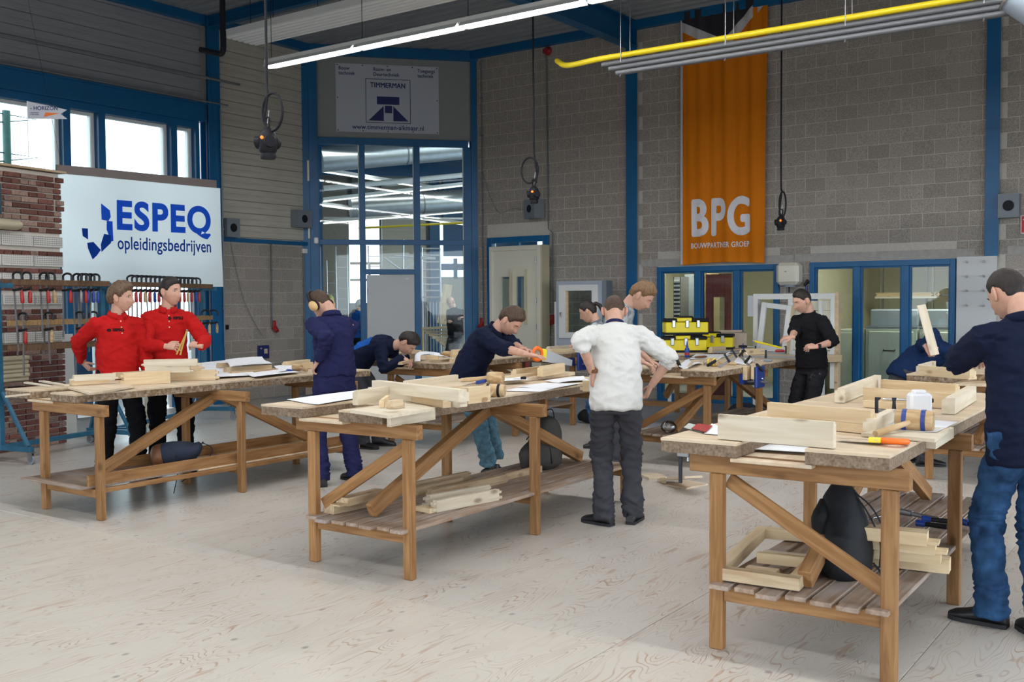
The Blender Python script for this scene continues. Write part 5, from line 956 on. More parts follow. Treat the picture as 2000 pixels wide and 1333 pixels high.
def person(label, pos, face, h=1.8, lean=5, twist=0, head=(10, 0, 0), feet=((-.12, .0, 0), (.12, .0, 0)), hands=(None, None), handn=(None, None), handd=(None, None), poles=(None, None), curl=(.5, .5), top=None, sleeve='long', bottom=None, topm=None, hair=(HB, .012, 'short'), wide=1.0, sk=None, hem=.0, vox=.011, shoe=True, hipz=.94, fat=1.0, amp=.009, collar='round', jump=False, seed=1, foot_dirs=(None, None), headoff=(0, 0, 0), rolled=.62):
    """pos: floor point; face: heading vector; hands/feet in world space unless None; head=(pitch down, turn to the person's left, tilt)"""
    sk = sk or SK; s = h / 1.8; P0 = Vector((pos[0], pos[1], 0)); f = Vector((face[0], face[1], 0)).normalized(); r = Vector((f.y, -f.x, 0)); z = Vector((0, 0, 1))
    T = tag(link('person', None, None, P0), label, 'person'); T.location = (0, 0, 0); T.location = P0
    W = lambda x, y, zz: P0 + r * x * s + f * y * s + z * zz * s
    dirv = lambda a: z * math.cos(R(a)) + f * math.sin(R(a))
    sl = math.sin(R(lean)); pel = W(0, -.16 * sl, hipz); 
    w1 = pel + dirv(lean * .55) * .19 * s; w2 = w1 + dirv(lean * .9) * .19 * s; nb = w2 + dirv(lean * 1.12) * .15 * s
    rt = Matrix.Rotation(R(twist), 3, dirv(lean)) @ r
    sh = [w2 + dirv(lean) * .075 * s + rt * sd * .168 * s * wide for sd in (-1, 1)]
    pt, yw, tl = head; hf = (Matrix.Rotation(R(yw), 3, z) @ f); hr_ = Vector((hf.y, -hf.x, 0)); fd = hf * math.cos(R(pt)) - z * math.sin(R(pt)); ud = hf * math.sin(R(pt)) + z * math.cos(R(pt))
    if tl: q = Matrix.Rotation(R(tl), 3, fd); ud = q @ ud; hr_ = q @ hr_
    nk = nb + (dirv(lean * 1.1) * .55 + ud * .45).normalized() * .075 * s
    hc = nk + ud * .085 * s + fd * .028 * s + Vector(headoff)
    HM = Matrix(((hr_.x, fd.x, ud.x, hc.x), (hr_.y, fd.y, ud.y, hc.y), (hr_.z, fd.z, ud.z, hc.z), (0, 0, 0, 1))) @ Matrix.Scale(s * 1.07, 4)
    lm = lambda p: p - P0
    # joints
    hip = [pel + r * sd * .092 * s - z * .02 * s for sd in (-1, 1)]; ank = []; fdir = []
    for i, ft in enumerate(feet):
        p = Vector(ft) if len(ft) == 3 and abs(ft[0]) + abs(ft[1]) > 1.0 else W(ft[0], ft[1], 0) + z * (ft[2] if len(ft) > 2 else 0)
        ank.append(p + z * .085 * s); fdir.append(Vector((*foot_dirs[i], 0)).normalized() if foot_dirs[i] else (f + r * (.18 if i else -.18)).normalized())
    kn = []
    for i in range(2):
        k, a = ik(hip[i], ank[i], .44 * s, .425 * s, f * 1.0 + r * (.1 if i else -.1)); kn.append(k); ank[i] = a
    el, wr, hd = [], [], []
    for i in range(2):
        sd = -1 if i == 0 else 1
        tgt = Vector(hands[i]) if hands[i] else sh[i] + r * sd * .09 * s + f * .05 * s - z * .53 * s
        pole = Vector(poles[i]) if poles[i] else (-f * .5 + r * sd * .6 - z * .5)
        dn = Vector(handd[i]).normalized() if handd[i] else None
        wt = tgt - dn * .09 * s if dn is not None else tgt
        e, w_ = ik(sh[i], wt, .285 * s, .26 * s, pole)
        el.append(e); wr.append(w_); hd.append(dn if dn is not None else (w_ - e).normalized())
    # ---- body
    b = MB(); b.s = True; F = f; fw = fat
    tor = lambda k, o: [([pel - dirv(lean * .3) * .11 * s, pel, w1, w2, w2 + dirv(lean) * .08 * s, w2 + dirv(lean) * .125 * s][j], q) for j, q in enumerate((((.15 * k + o), (.11 * k + o) * fw), ((.165 * k + o), (.115 * k + o) * fw), ((.142 * k + o) * (.5 + .5 * fw), (.105 * k + o) * fw), ((.165 * k * wide + o), (.118 * k + o) * (.6 + .4 * fw)), ((.16 * k * wide + o), (.095 * k + o)), ((.10 * k * wide + o), (.07 * k + o))))]
    def tube_l(m, pts, rad, **k): m.tube([lm(p) for p in pts], rad, **k)
    A = tor(.88, 0); tube_l(b, [a[0] for a in A], [a[1] for a in A], n=20, up=F)
    tube_l(b, [nb - dirv(lean) * .07 * s, nb, nk, nk + ud * .05 * s], [(.075 * s, .07 * s), (.058 * s, .058 * s), (.053 * s, .056 * s), (.05 * s, .055 * s)], n=16, up=F)
    for i in range(2):
        tube_l(b, [sh[i] - rt * (-1 if i == 0 else 1) * .05 * s, sh[i], sh[i] + (el[i] - sh[i]) * .45, el[i], el[i] + (wr[i] - el[i]) * .3, wr[i] + hd[i] * .01], [.045 * s, .052 * s, .046 * s, .037 * s, .039 * s, .026 * s], n=14)
        tube_l(b, [hip[i] + z * .05 * s, hip[i] - z * .06 * s, (hip[i] + kn[i]) / 2, kn[i], kn[i] + (ank[i] - kn[i]) * .35, ank[i], ank[i] - z * .03], [.07 * s, .078 * s, .066 * s, .05 * s, .05 * s, .034 * s, .034 * s], n=14)
    body = MB(); body.s = True; bme = remesh(b, vox * 1.15, 3); add_mesh(body, bme); bpy.data.meshes.remove(bme)
    LH = Matrix.Translation(-P0) @ HM
    body.rings([[LH @ p for p in rr] for rr in HEAD])
    for sd in (-1, 1):
        e_ = MB(); body.ball((0, 0, 0), 1, 10, 8); n_ = 10 * 7 + 0
        base = len(body.v) - (10 * 7 + 20); 
        for q in range(base, len(body.v)): v = Vector(body.v[q]); body.v[q] = tuple(LH @ (Vector((sd * .077, -.006, -.004)) + Vector((.011 * v.x + sd * .012 * max(0, -v.y), .019 * v.y - .007 * v.z, .034 * v.z))))
    for i in range(2):
        n_ = Vector(handn[i]) if handn[i] else (z if abs(hd[i].z) < .7 else (r * (-1 if i == 0 else 1)))
        hand_mb(body, lm(wr[i]), hd[i], n_, -1 if i == 0 else 1, curl[i], s)
    bo = obj('body', body, sk, T)
    hm, th, sty = hair; 
    if sty != 'none': obj('hair', hair_mb(LH, th, sty, seed * 3.1, .0), hm, T)
    for sd in (-1, 1):
        if pt < 20: obj('eye', MB().ball(LH @ Vector((sd * .031, .0655, .009)), .0112 * s, 10, 8), EYEW, T); obj('iris', MB().ball(LH @ Vector((sd * .031, .0718, .009)), .0062 * s, 8, 6), EYEB, T)
        obj('eyelash', MB().tube([LH @ Vector((sd * x, y, zz)) for x, y, zz in ((.019, .0775, .004 if pt > 19 else .013), (.031, .0765 if pt > 19 else .0785, .002 if pt > 19 else .0185), (.043, .071, .005 if pt > 19 else .012))], [.001, .0018, .001], 6), EYEB, T)
        if sty != 'bald': obj('eyebrow', MB().tube([LH @ Vector((sd * x, y, zz)) for x, y, zz in ((.012, .0905, .026), (.028, .0885, .031), (.044, .0765, .027))], [.002, .0035, .002], 6), hm, T)
    obj('lips', MB().tube([LH @ Vector((x, y, -.0715)) for x, y in ((-.022, .0795), (-.010, .0885), (0, .090), (.010, .0885), (.022, .0795))], [.001, .0035, .004, .0035, .001], 8), LIP, T)
    # ---- trousers
    if bottom:
        m = MB(); m.s = True
        tube_l(m, [pel - dirv(lean * .2) * .12 * s, pel - z * .03 * s, pel + dirv(lean * .5) * .09 * s], [(.150 * s, .120 * s), (.166 * s, .120 * s * fw), (.145 * s, .108 * s * fw)], n=20, up=F)
        for i in range(2):
            sd = -1 if i == 0 else 1; an = ank[i]
            tube_l(m, [hip[i] + z * .06 * s, hip[i] - z * .07 * s, (hip[i] * .55 + kn[i] * .45), kn[i], kn[i] * .6 + an * .4, an + z * .03 * s, an - z * .035 * s], [.088 * s, .096 * s, .086 * s, .072 * s, .070 * s, .068 * s, .074 * s], n=18)
        me = remesh(m, vox, 3, 'trousers', amp * 1.25 * s, seed, [(lm(kn[0]), .10), (lm(kn[1]), .10), (lm(ank[0]) + z * .06, .10), (lm(ank[1]) + z * .06, .10)])
        me.materials.clear(); me.materials.append(bottom); link('trousers', me, T)
    # ---- top
    if top:
        m = MB(); m.s = True
        drop = .06 + hem; A = tor(1.0, .012 * s); pts = [a[0] for a in A]; rad = [a[1] for a in A]; pts[0] = pel - dirv(lean * .35) * (drop) * s; pts.insert(0, pts[0] - dirv(lean * .35) * .012 * s); rad.insert(0, (rad[0][0] * 1.12, rad[0][1] * 1.12)); rad[1] = (rad[1][0] * 1.16, rad[1][1] * 1.18); rad[2] = (rad[2][0] * 1.06, rad[2][1] * 1.12); rad[3] = (rad[3][0] * 1.14, rad[3][1] * 1.14)
        tube_l(m, pts, rad, n=22, up=F)
        tube_l(m, [nb - dirv(lean) * .06 * s, nb - dirv(lean) * .01 * s, nb + dirv(lean) * .004 * s], [(.12 * s, .09 * s), (.082 * s, .076 * s), (.070 * s, .066 * s)], n=18, up=F)
        folds = []
        for i in range(2):
            sd = -1 if i == 0 else 1; e, w_ = el[i], wr[i]
            P_ = [sh[i] - rt * sd * .07 * s, sh[i] - z * .006, sh[i] + (e - sh[i]) * .5, e]; Q = [.055 * s, .069 * s, .069 * s, .060 * s]; tube_l(m, [nb - dirv(lean) * .02 * s, (nb - dirv(lean) * .035 * s) * .5 + (sh[i] + dirv(lean) * .02 * s) * .5, sh[i] + dirv(lean) * .0 * s], [.05 * s, .046 * s, .046 * s], n=12)
            if sleeve == 'long': P_ += [e + (w_ - e) * .5, w_ - hd[i] * .012 * s]; Q += [.053 * s, .040 * s]
            elif sleeve == 'rolled': P_ += [e + (w_ - e) * .28]; Q += [.055 * s]
            else: P_ = P_[:3]; Q = [.064 * s, .070 * s, .066 * s]
            tube_l(m, P_, Q, n=16); folds.append((lm(e), .12)); folds.append((lm(sh[i]), .10))
        folds.append((lm(w1), .12))
        me = remesh(m, vox, 3, 'top', amp * s, seed + 5, folds); me.materials.clear(); me.materials.append(top)
        if topm: 
            me.materials.append(topm[0])
            for p in me.polygons:
                c_ = Vector(me.vertices[p.vertices[0]].co)
                if topm[1](c_ - lm(pel), r, f): p.material_index = 1
        to = link({'coverall': 'coverall_jacket'}.get(collar, 'shirt'), me, T)
        cr = []
        for k in range(25):
            a = 2 * math.pi * k / 24; rr = .064 * s
            c0 = lm(nb) + dirv(lean) * (.010 + .012 * -math.cos(a)) * s; cr.append(c0 + r * rr * math.sin(a) + (f * math.cos(R(lean)) - z * math.sin(R(lean))) * rr * .96 * math.cos(a))
        if collar == 'polo' or collar == 'coverall':
            m = MB(); m.s = True; in_, out_ = [], []
            rg = []
            for k in range(3, 22):
                pass
            order = [cr[(12 + k) % 24] for k in range(-11, 12)]; rg = []
            for j, q in enumerate(order):
                cdir = (q - lm(nb)); cdir.z = 0; cdir.normalize(); w_e = 1 + .5 * (abs(j - 11) / 11) ** 3
                rg.append([q + z * .022 * s, q + cdir * .010 * s + z * .020 * s, q + cdir * .026 * s * w_e - z * .018 * s * w_e, q + cdir * .018 * s * w_e - z * .022 * s * w_e])
            m.rings(rg); obj('collar', m, top, T)
        else: obj('collar', MB().tube(cr, [(.006 * s, .012 * s)] * 25, 8, up=dirv(lean)), topm[0] if topm and collar == 'contrast' else top, T)
        T['_s'] = 1; del T['_s']
    # ---- shoes
    if shoe:
        for i in range(2):
            a = lm(ank[i]) ; a.z = (Vector(feet[i]).z if abs(feet[i][0]) + abs(feet[i][1]) > 1 else 0) ; d = fdir[i]; m = MB(); m.s = True
            prof = [(-.075, .030, .030, .035), (-.06, .036, .045, .05), (-.01, .038, .055, .07), (.06, .041, .038, .045), (.12, .046, .028, .034), (.165, .040, .024, .028), (.195, .022, .016, .02)]
            rg = []; sd_ = Vector((d.y, -d.x, 0))
            for y, wd, hh, zc in prof: rg.append([a + d * y * s + sd_ * wd * s * math.cos(q) + z * max(.012, (zc + hh * math.sin(q)) * s) for q in [2 * math.pi * k / 16 for k in range(16)]])
            m.rings(rg); m.tube([a + z * .05 * s, a + z * .105 * s - d * .005], [(.045 * s, .05 * s), (.043 * s, .045 * s)], 14); sh_ = obj('shoe', m, SHOE, T)
            m = MB(); pl = [(y, wd * 1.04) for y, wd, _, _ in prof]; poly = [a + d * y * s + sd_ * wd * s for y, wd in pl] + [a + d * y * s - sd_ * wd * s for y, wd in reversed(pl)]
            n_ = len(poly); zz = a.z; m.add([(p.x, p.y, zz) for p in poly] + [(p.x, p.y, zz + .02 * s) for p in poly], [tuple(range(n_)), tuple(range(n_, 2 * n_))[::-1]] + [(k, (k + 1) % n_, (k + 1) % n_ + n_, k + n_) for k in range(n_)], False); obj('sole', m, SOLE, T)
    return dict(T=T, LH=LH, P0=P0, f=f, r=r, nb=nb, w1=w1, w2=w2, pel=pel, el=el, wr=wr, hd=hd, s=s, lm=lm, lean=lean, top=to if top else None, dirv=dirv)
def on_front(q, pts_mesh, origin, right, up, mt, name, fwd):
    """wrap a flat mesh on the front of a garment by casting rays onto it"""
    from mathutils.bvhtree import BVHTree
    tm = q['top'].data; bv = BVHTree.FromPolygons([v.co[:] for v in tm.vertices], [p.vertices[:] for p in tm.polygons])
    for v in pts_mesh.vertices:
        p = origin + right * v.co.x + up * v.co.y; hit = bv.ray_cast(p + fwd * .3, -fwd)
        v.co = (hit[0] + fwd * .003) if hit[0] else p
    pts_mesh.materials.clear(); pts_mesh.materials.append(mt); link(name, pts_mesh, q['T'])
V = Vector
# the two young men in red
a0 = person('young man with mop of brown hair in red polo sweater, hand on hip', (4.90, -9.20, 0), (.97, -.26), 1.86, 4, head=(6, 46, 0), feet=((.16, .05, 0), (-.12, .12, 0))[::-1], foot_dirs=((.9, .3), (.9, -.4)), hands=(None, (4.549, -9.259, 1.005)), poles=(None, (-.7, -.55, -.15)), handd=(None, (.5, .45, -.7)), top=RED, bottom=BLACK, hair=(HG, .018, 'mop'), collar='polo', fat=1.12, seed=3, hem=.05)
a1 = person('young man with short dark hair in a red polo sweater holding a folding rule', (4.96, -8.69, 0), (.86, -.50), 1.92, 4, head=(4, 42, 0), feet=((-.13, .08, 0), (.12, .06, 0)), foot_dirs=((.9, -.3), (.7, -.6)), hands=((5.359, -8.733, 1.243), (5.369, -8.911, 1.231)), handd=((-.55, -.25, .12), (.75, .25, .05)), handn=((.3, -.5, .8), (.3, -.7, .6)), poles=((.6, .5, -.9), (-.6, -.5, -.9)), curl=(.75, .65), top=RED, bottom=BLACK, hair=(HD, .013, 'short'), collar='polo', seed=4, hem=.05, fat=.95)
for q, (lx, ly) in ((a0, (.03, .02)), (a1, (-.085, .075))):
    up = V((0, 0, 1)); rt_ = -q['r']; fr = q['f']; o_ = q['lm'](q['w2'])
    on_front(q, text_mesh('ESPEQ', .034, .002, 'CENTER', 0), o_ + rt_ * (-lx) * 1.0 + up * (ly - .01), rt_, up, BLACK, 'printed_lettering', fr)
    on_front(q, text_mesh('o', .05, .004, 'CENTER', 0), o_ + rt_ * (-lx - .078) + up * (ly - .012), rt_, up, BLACK, 'printed_ring', fr)
    from mathutils.bvhtree import BVHTree
    tm = q['top'].data; bv = BVHTree.FromPolygons([v.co[:] for v in tm.vertices], [p.vertices[:] for p in tm.polygons])
    for k in range(3):
        p = o_ + up * (.10 - .055 * k); hit = bv.ray_cast(p + fr * .3, -fr)
        if hit[0]: obj('button', MB().cyl(hit[0], hit[0] + fr * .004, .006, n=10), M['creamdark'], q['T'])
t = thing('folding_rule', 'half opened yellow folding rule in the hands of the dark haired man in red', 'ruler')
A_, B_, C_ = V((5.523, -8.892, 1.379)), V((5.452, -8.918, 1.148)), V((5.417, -8.942, 1.153)); M['rule'] = mat('yellow_rule_paint', (.52, .33, .06), .5)
stick('rule_leg', A_, B_, .004, .014, M['rule'], t, up=(.8, .6, 0)); stick('rule_leg', A_ + V((.004, .006, 0)), C_ + V((.004, .006, 0)), .004, .014, M['rule'], t, up=(.8, .6, 0)); obj('rule_joint', MB().ball(A_, .009), M['dullsteel'], t)
# coverall and ear defenders
c = person('young man in navy coverall wearing tan ear defenders, seen from behind', (6.860, -8.355, -0.000), (-.90, .40), 1.85, 7, head=(50, 22, -8), feet=((6.793, -8.458, 0.000), (6.857, -8.113, 0.000)), foot_dirs=((-.9, .5), (-.9, .2)), hands=((6.818, -8.566, 1.042), (6.440, -8.098, 1.030)), handd=((-.6, -.05, -.75), (-.5, .3, -.6)), handn=((-.3, -.6, .5), None), poles=((.75, -.3, -.75), (.7, .4, -.6)), curl=(.45, .4), top=NAVY, bottom=NAVY, hair=(HB, .012, 'fade'), collar='coverall', seed=7, hem=-.10, fat=1.08, amp=.010)
t = thing('ear_defenders', 'tan ear defenders with black band on the head of the coverall man', 'headphones', c['P0']); LH = c['LH']
for sd in (-1, 1):
    o_ = MB(); m = MB(); m.ball((0, 0, 0), 1, 16, 10, (.026, .038, .048)); m.v = [tuple(LH @ (V(v) + V((sd * .104, .0, -.012)))) for v in m.v]; obj('ear_cup', m, TAN, t)
    m = MB(); m.cyl((sd * .072, 0, -.012), (sd * .098, 0, -.012), .040, n=20); m.v = [tuple(LH @ V(v)) for v in m.v]; obj('cushion', m, M['black'], t)
m = MB().tube([LH @ V((.104 * math.cos(q), -.01, .0 + .142 * math.sin(q))) for q in [math.pi * k / 20 for k in range(21)]], (.004, .014), 8); obj('head_band', m, M['black'], t)
obj('waist_seam', MB().tube([c['lm'](c['pel']) + V((0, 0, .095)) + c['r'] * .182 * math.sin(q) + c['f'] * .142 * math.cos(q) for q in [math.pi * k / 14 for k in range(29)]], .006, 6), NAVY, c['T'])
# bending man with royal blue side panels
person('man in dark navy and royal blue sweater bending deep over the rear bench', (5.496, -6.466, 0.424), (.92, .28), 1.80, 78, head=(62, 8, 0), hipz=.93, feet=((-.12, .05, 0), (.12, -.02, 0)), hands=((5.855, -6.062, 0.952), (6.049, -6.415, 0.965)), handd=((.8, .1, -.5), (.8, .1, -.5)), poles=((0, .5, -1), (0, -.6, -.8)), top=DNAVY, topm=(ROYAL, lambda p, r_, f_: (p.z > .12 and p.dot(f_) < .25 and p.z - .15 > .35 * p.dot(f_) and abs(p.dot(r_)) > .03 and p.dot(r_) > .0)), bottom=GREYT, hair=(HD, .018, 'quiff'), seed=9, collar='round')
# man in jeans sawing
j = person('young man in dark navy sweater and washed jeans sawing at the middle bench', (7.98, -7.74, 0), (.97, .22), 1.80, 40, head=(50, -4, 0), feet=((7.768, -7.130, 0.000), (7.861, -7.391, 0.000)), hands=((8.640, -7.815, 1.187), (8.902, -7.939, 1.138)), handd=((.75, .1, -.2), (.9, .35, -.12)), handn=((0, .6, .7), (0, 0, 1)), poles=((0, .8, -.4), (-.55, -.5, -.75)), curl=(1.0, .14), sleeve='rolled', top=DNAVY, bottom=JEANSL, hair=(HB, .016, 'quiff'), collar='coverall', seed=12)
handsaw('hand saw with orange handle held by the man in jeans', (8.633, -7.759, 1.184), (8.711, -7.339, 1.118))
# woman
person('woman with dark hair tied back, looking down beside the practice window', (7.664, -5.048, 0.418), (-.90, -.30), 1.70, 14, head=(28, 0, 0), hands=((7.604, -5.545, 1.163), (7.482, -5.265, 1.127)), handd=((-.9, -.3, -.1), (-.9, -.3, -.1)), curl=(.3, .3), wide=.88, sk=SK, top=CAMO, sleeve='long', bottom=JEANS, hair=(HD, .012, 'pony'), seed=14, fat=.9)
# tall blond
person('tall blond young man in grey patterned t-shirt leaning over the toolbox bench', (8.509, -6.301, 0.187), (.93, .36), 1.97, 27, head=(46, -4, 0), hands=((8.758, -5.838, 0.996), (8.950, -6.315, 1.009)), handd=((.8, .4, -.4), (.8, .4, -.4)), sleeve='short', top=CAMO, bottom=GREYT, hair=(HL, .016, 'quiff'), seed=16, sk=SK)
# white sweater
q = person('man in white sweater and grey work trousers seen from behind at the middle bench', (9.718, -8.367, 0.000), (-.52, .85), 1.80, 20, head=(48, 0, 0), feet=((9.648, -8.415, 0.000), (9.787, -8.240, 0.000)), foot_dirs=((-.95, .1), (-.2, .95)), hands=((9.622, -8.538, 1.027), (9.821, -8.095, 0.917)), handd=((-.25, .2, -.95), (-.5, .1, -.9)), poles=((.25, -.9, -.2), (.9, .3, .1)), sleeve='rolled', top=WHITE, bottom=GREYT, hair=(HB, .009, 'fade'), collar='contrast', topm=(NAVY, lambda p, r_, f_: False), seed=18, fat=1.12, hem=.03, amp=.011)
w_ = q['wr'][0]; obj('wristwatch', MB().cyl(q['lm'](w_) - q['hd'][0] * .035, q['lm'](w_) - q['hd'][0] * .01, .031, n=16), M['leather'], q['T'])
# black shirt
q = person('young man in black shirt with wristwatch and stained work trousers', (9.66, -4.05, 0), (-.42, -.91), 1.80, 5, head=(26, -14, 0), hands=((9.799, -4.538, 1.140), (9.577, -4.695, 1.168)), handd=((-.75, -.55, .05), (-.8, -.35, -.08)), handn=((.3, -.5, .8), (0, -.4, .9)), poles=((.8, .5, -.5), (-.2, .3, -1)), curl=(.8, .5), sleeve='rolled', top=BLACK, bottom=DARKT, hair=(HD, .009, 'fade'), seed=21, hem=-.02, wide=1.04)
w_ = q['wr'][0]; obj('wristwatch', MB().cyl(q['lm'](w_) - q['hd'][0] * .04, q['lm'](w_) - q['hd'][0] * .012, .032, n=16), M['black'], q['T'])
t = thing('tape_measure', 'yellow steel tape measure held by the man in the black shirt', 'tape measure'); stick('tape_blade', (9.632, -4.842, 1.134), (9.527, -5.281, 1.215), .012, .018, M['pipe_yellow'], t, up=(0, -.7, .7)); obj('end_hook', MB().ball((9.518, -5.287, 1.220), .012), M['steel'], t)
# bent man at the right with the white board
person('man in navy sweater bending low at the rear right bench, head hidden', (10.857, -4.376, 0.388), (.80, .58), 1.80, 82, head=(70, 0, 0), hipz=.90, hands=((11.007, -4.602, 1.115), (11.047, -4.697, 1.101)), handd=((.4, -.2, -.7), (.5, .1, -.6)), poles=((0, 1, .3), (-1, -.5, .3)), curl=(.8, .8), top=clothm('blue_navy_cotton', (.008, .022, .07)), bottom=GREYT, hair=(HB, .012, 'short'), seed=23)
tag(stick('white_board', (11.074, -4.739, 1.094), (10.936, -4.692, 1.563), .012, .085, M['pinepale'], up=(.8, .57, .0)), 'white board held upright by the bending man at the rear right bench', 'board')
# large figure at the right edge
q = person('man in dark navy sweater and jeans seen from behind beside the nearest bench', (12.519, -9.319, -0.000), (-.66, .75), 1.86, 6, head=(34, 8, 0), feet=((12.377, -9.293, 0.000), (12.616, -9.388, 0.000)), foot_dirs=((-.95, .1), (-.6, .8)), hands=((12.209, -8.870, 1.306), (12.447, -8.726, 1.305)), handd=((.1, .9, .0), (-.6, .5, -.2)), poles=((-.8, -.5, -.6), (.9, .3, -.3)), top=DNAVY, bottom=JEANS, hair=(HD, .007, 'fade'), collar='coverall', seed=27, hem=.07, fat=1.1, vox=.009, wide=1.08)
# two people behind the corner glass
person('grey haired man in bright blue jacket behind the left corner pane', (*k2((1.104, 0.378), 4.2)[:2], 0), (.3, .9), 1.72, 4, head=(10, 25, 0), top=ROYAL, bottom=BLACK, hair=(mat('grey_hair', (.25, .24, .23), .7), .010, 'short'), seed=31, vox=.014)
q = person('bald man with glasses in a black jacket behind the right corner pane', (*k2((3.224, 0.355), 3.9)[:2], 0), (-.2, -.95), 1.80, 6, head=(30, 5, 0), hands=(k2((3.344, 1.268), 3.6), k2((3.075, 1.179), 3.7)), curl=(.7, .7), top=BLACK, bottom=GREYT, hair=(HG, .004, 'bald'), seed=33, fat=1.2, vox=.014)
for sd in (-1, 1): obj('glasses', MB().tube([q['LH'] @ V((sd * .032 + .022 * math.cos(a), .100, .008 + .017 * math.sin(a))) for a in [i * math.pi / 7 for i in range(15)]], .0022, 6), M['black'], q['T'])
# ================================================================ lamps, pipes and pendants
def luminaire(label, x0, y, z, n, L=1.53, lit=True, wd=.07, power=60):
    t = thing('fluorescent_lamp_row', label, 'lamp', (x0, y, z), 0, 'lamp rows of the hall')
    T_ = n * L
    obj('trunking', MB().box(0, T_, -wd * .5, wd * .5, .035, .10, .004), M['white'], t)
    for i in range(n):
        obj('reflector', MB().prism([(-.09, 0), (-.045, .05), (.045, .05), (.09, 0), (.085, 0), (.04, .045), (-.04, .045), (-.085, 0)], i * L + .03, (i + 1) * L - .01, Matrix(((0, 0, 1, 0), (1, 0, 0, 0), (0, 1, 0, 0), (0, 0, 0, 1)))), M['white'], t)
        obj('tube', MB().box(i * L + .05, (i + 1) * L - .04, -.022, .022, -.012, .012), M['tube'], t)
        area('lamp_light', (x0 + (i + .5) * L, y, z - .02), (0, 0, 0), L - .1, .05, power, (.97, .98, 1.0), spread=180)
    for i in range(0, n + 1, 1):
        obj('suspension_wire', MB().cyl((i * L + .1, 0, .1), (i * L + .1, 0, 6.13 - z), .004, n=5), M['blackmetal'], t)
    return t
LP = 17
luminaire('long row of lit fluorescent lamps under white trunking near the ceiling', 3.55, -6.18, 4.52, 8, power=LP)
for i, (y, w_) in enumerate(((-10.2, 'first'), (-14.2, 'second'))): luminaire('row of lit fluorescent lamps above the benches, %s row outside the picture' % w_, 3.55, y, 4.52, 8, power=LP)
t = thing('heating_panel', 'long white ribbed ceiling panel hanging above the lamp row', 'panel', (1.86, -5.5, 5.3))
m = MB(); pr_ = []; 
for i in range(6): pr_ += [(i * .1, 0), (i * .1 + .05, 0), (i * .1 + .065, .02), (i * .1 + .085, .02)]
pr_ += [(.6, 0), (.6, .09), (0, .09)]
m.prism(pr_, 0, 9, Matrix(((0, 0, 1, 0), (1, 0, 0, 0), (0, 1, 0, 0), (0, 0, 0, 1)))); obj('panel_body', m, M['white'], t)
for i in range(7): obj('suspension_wire', MB().cyl((.5 + 1.3 * i, .1, .09), (.5 + 1.3 * i, .1, .83), .004, n=5).cyl((.5 + 1.3 * i, .5, .09), (.5 + 1.3 * i, .5, .83), .004, n=5), M['blackmetal'], t)
# supply pipes below the roof: one yellow, three grey
PY = -5.28
M['pipegrey'] = mat('dark_grey_pipe_paint', (.09, .095, .105), .45)
t = thing('yellow_gas_pipe', 'yellow pipe running under the roof in front of the orange banner', 'pipe'); obj('pipe_run', MB().tube(smooth_path([(6.969, -4.855, 4.375), (7.281, -5.132, 4.228), (7.75, PY, 4.2), (8.2, PY, 4.2), (10, PY, 4.2), (13.5, PY, 4.2)], 4), .030, 12), M['pipe_yellow'], t)
for i, (dy, dz) in enumerate(((-.06, -.085), (-.12, -.155), (-.18, -.225))):
    tag(obj('grey_pipe', MB().cyl((7.85 + .12 * i, PY + dy, 4.2 + dz), (13.5, PY + dy, 4.2 + dz), .026), M['pipegrey']), ['grey pipe directly below the yellow pipe', 'middle grey pipe of the three below the yellow pipe', 'lowest grey pipe of the three below the yellow pipe'][i], 'pipe', 'grey supply pipes')
for i, x in enumerate((8.15, 9.3, 10.45, 11.6)):
    t = thing('pipe_hanger', ['pipe hanger nearest the bent end of the yellow pipe', 'pipe hanger in front of the orange banner', 'pipe hanger right of the orange banner', 'pipe hanger near the steel column'][i], 'hanger', group='pipe hangers'); obj('cross_bar', MB().tube([(x, PY + .04, 4.15), (x, PY - .22, 3.93)], .008, 6), M['dullsteel'], t); obj('rod', MB().cyl((x, PY, 4.23), (x, PY, 6.15), .005, n=6).cyl((x, PY - .2, 4.08), (x, PY - .2, 6.15), .005, n=6), M['dullsteel'], t)
t = thing('exhaust_duct', 'grey round duct end at the top right corner of the hall', 'duct'); a = Vector((11.823, -5.594, 4.074)); obj('tube_shell', MB().cyl(a, a + Vector((.5, .1, -.45)), .12, n=24), M['greyplastic'], t); obj('rim', MB().cyl(a - Vector((.004, 0, -.004)), a + Vector((.01, .002, -.009)), .128, n=24), M['steel'], t)
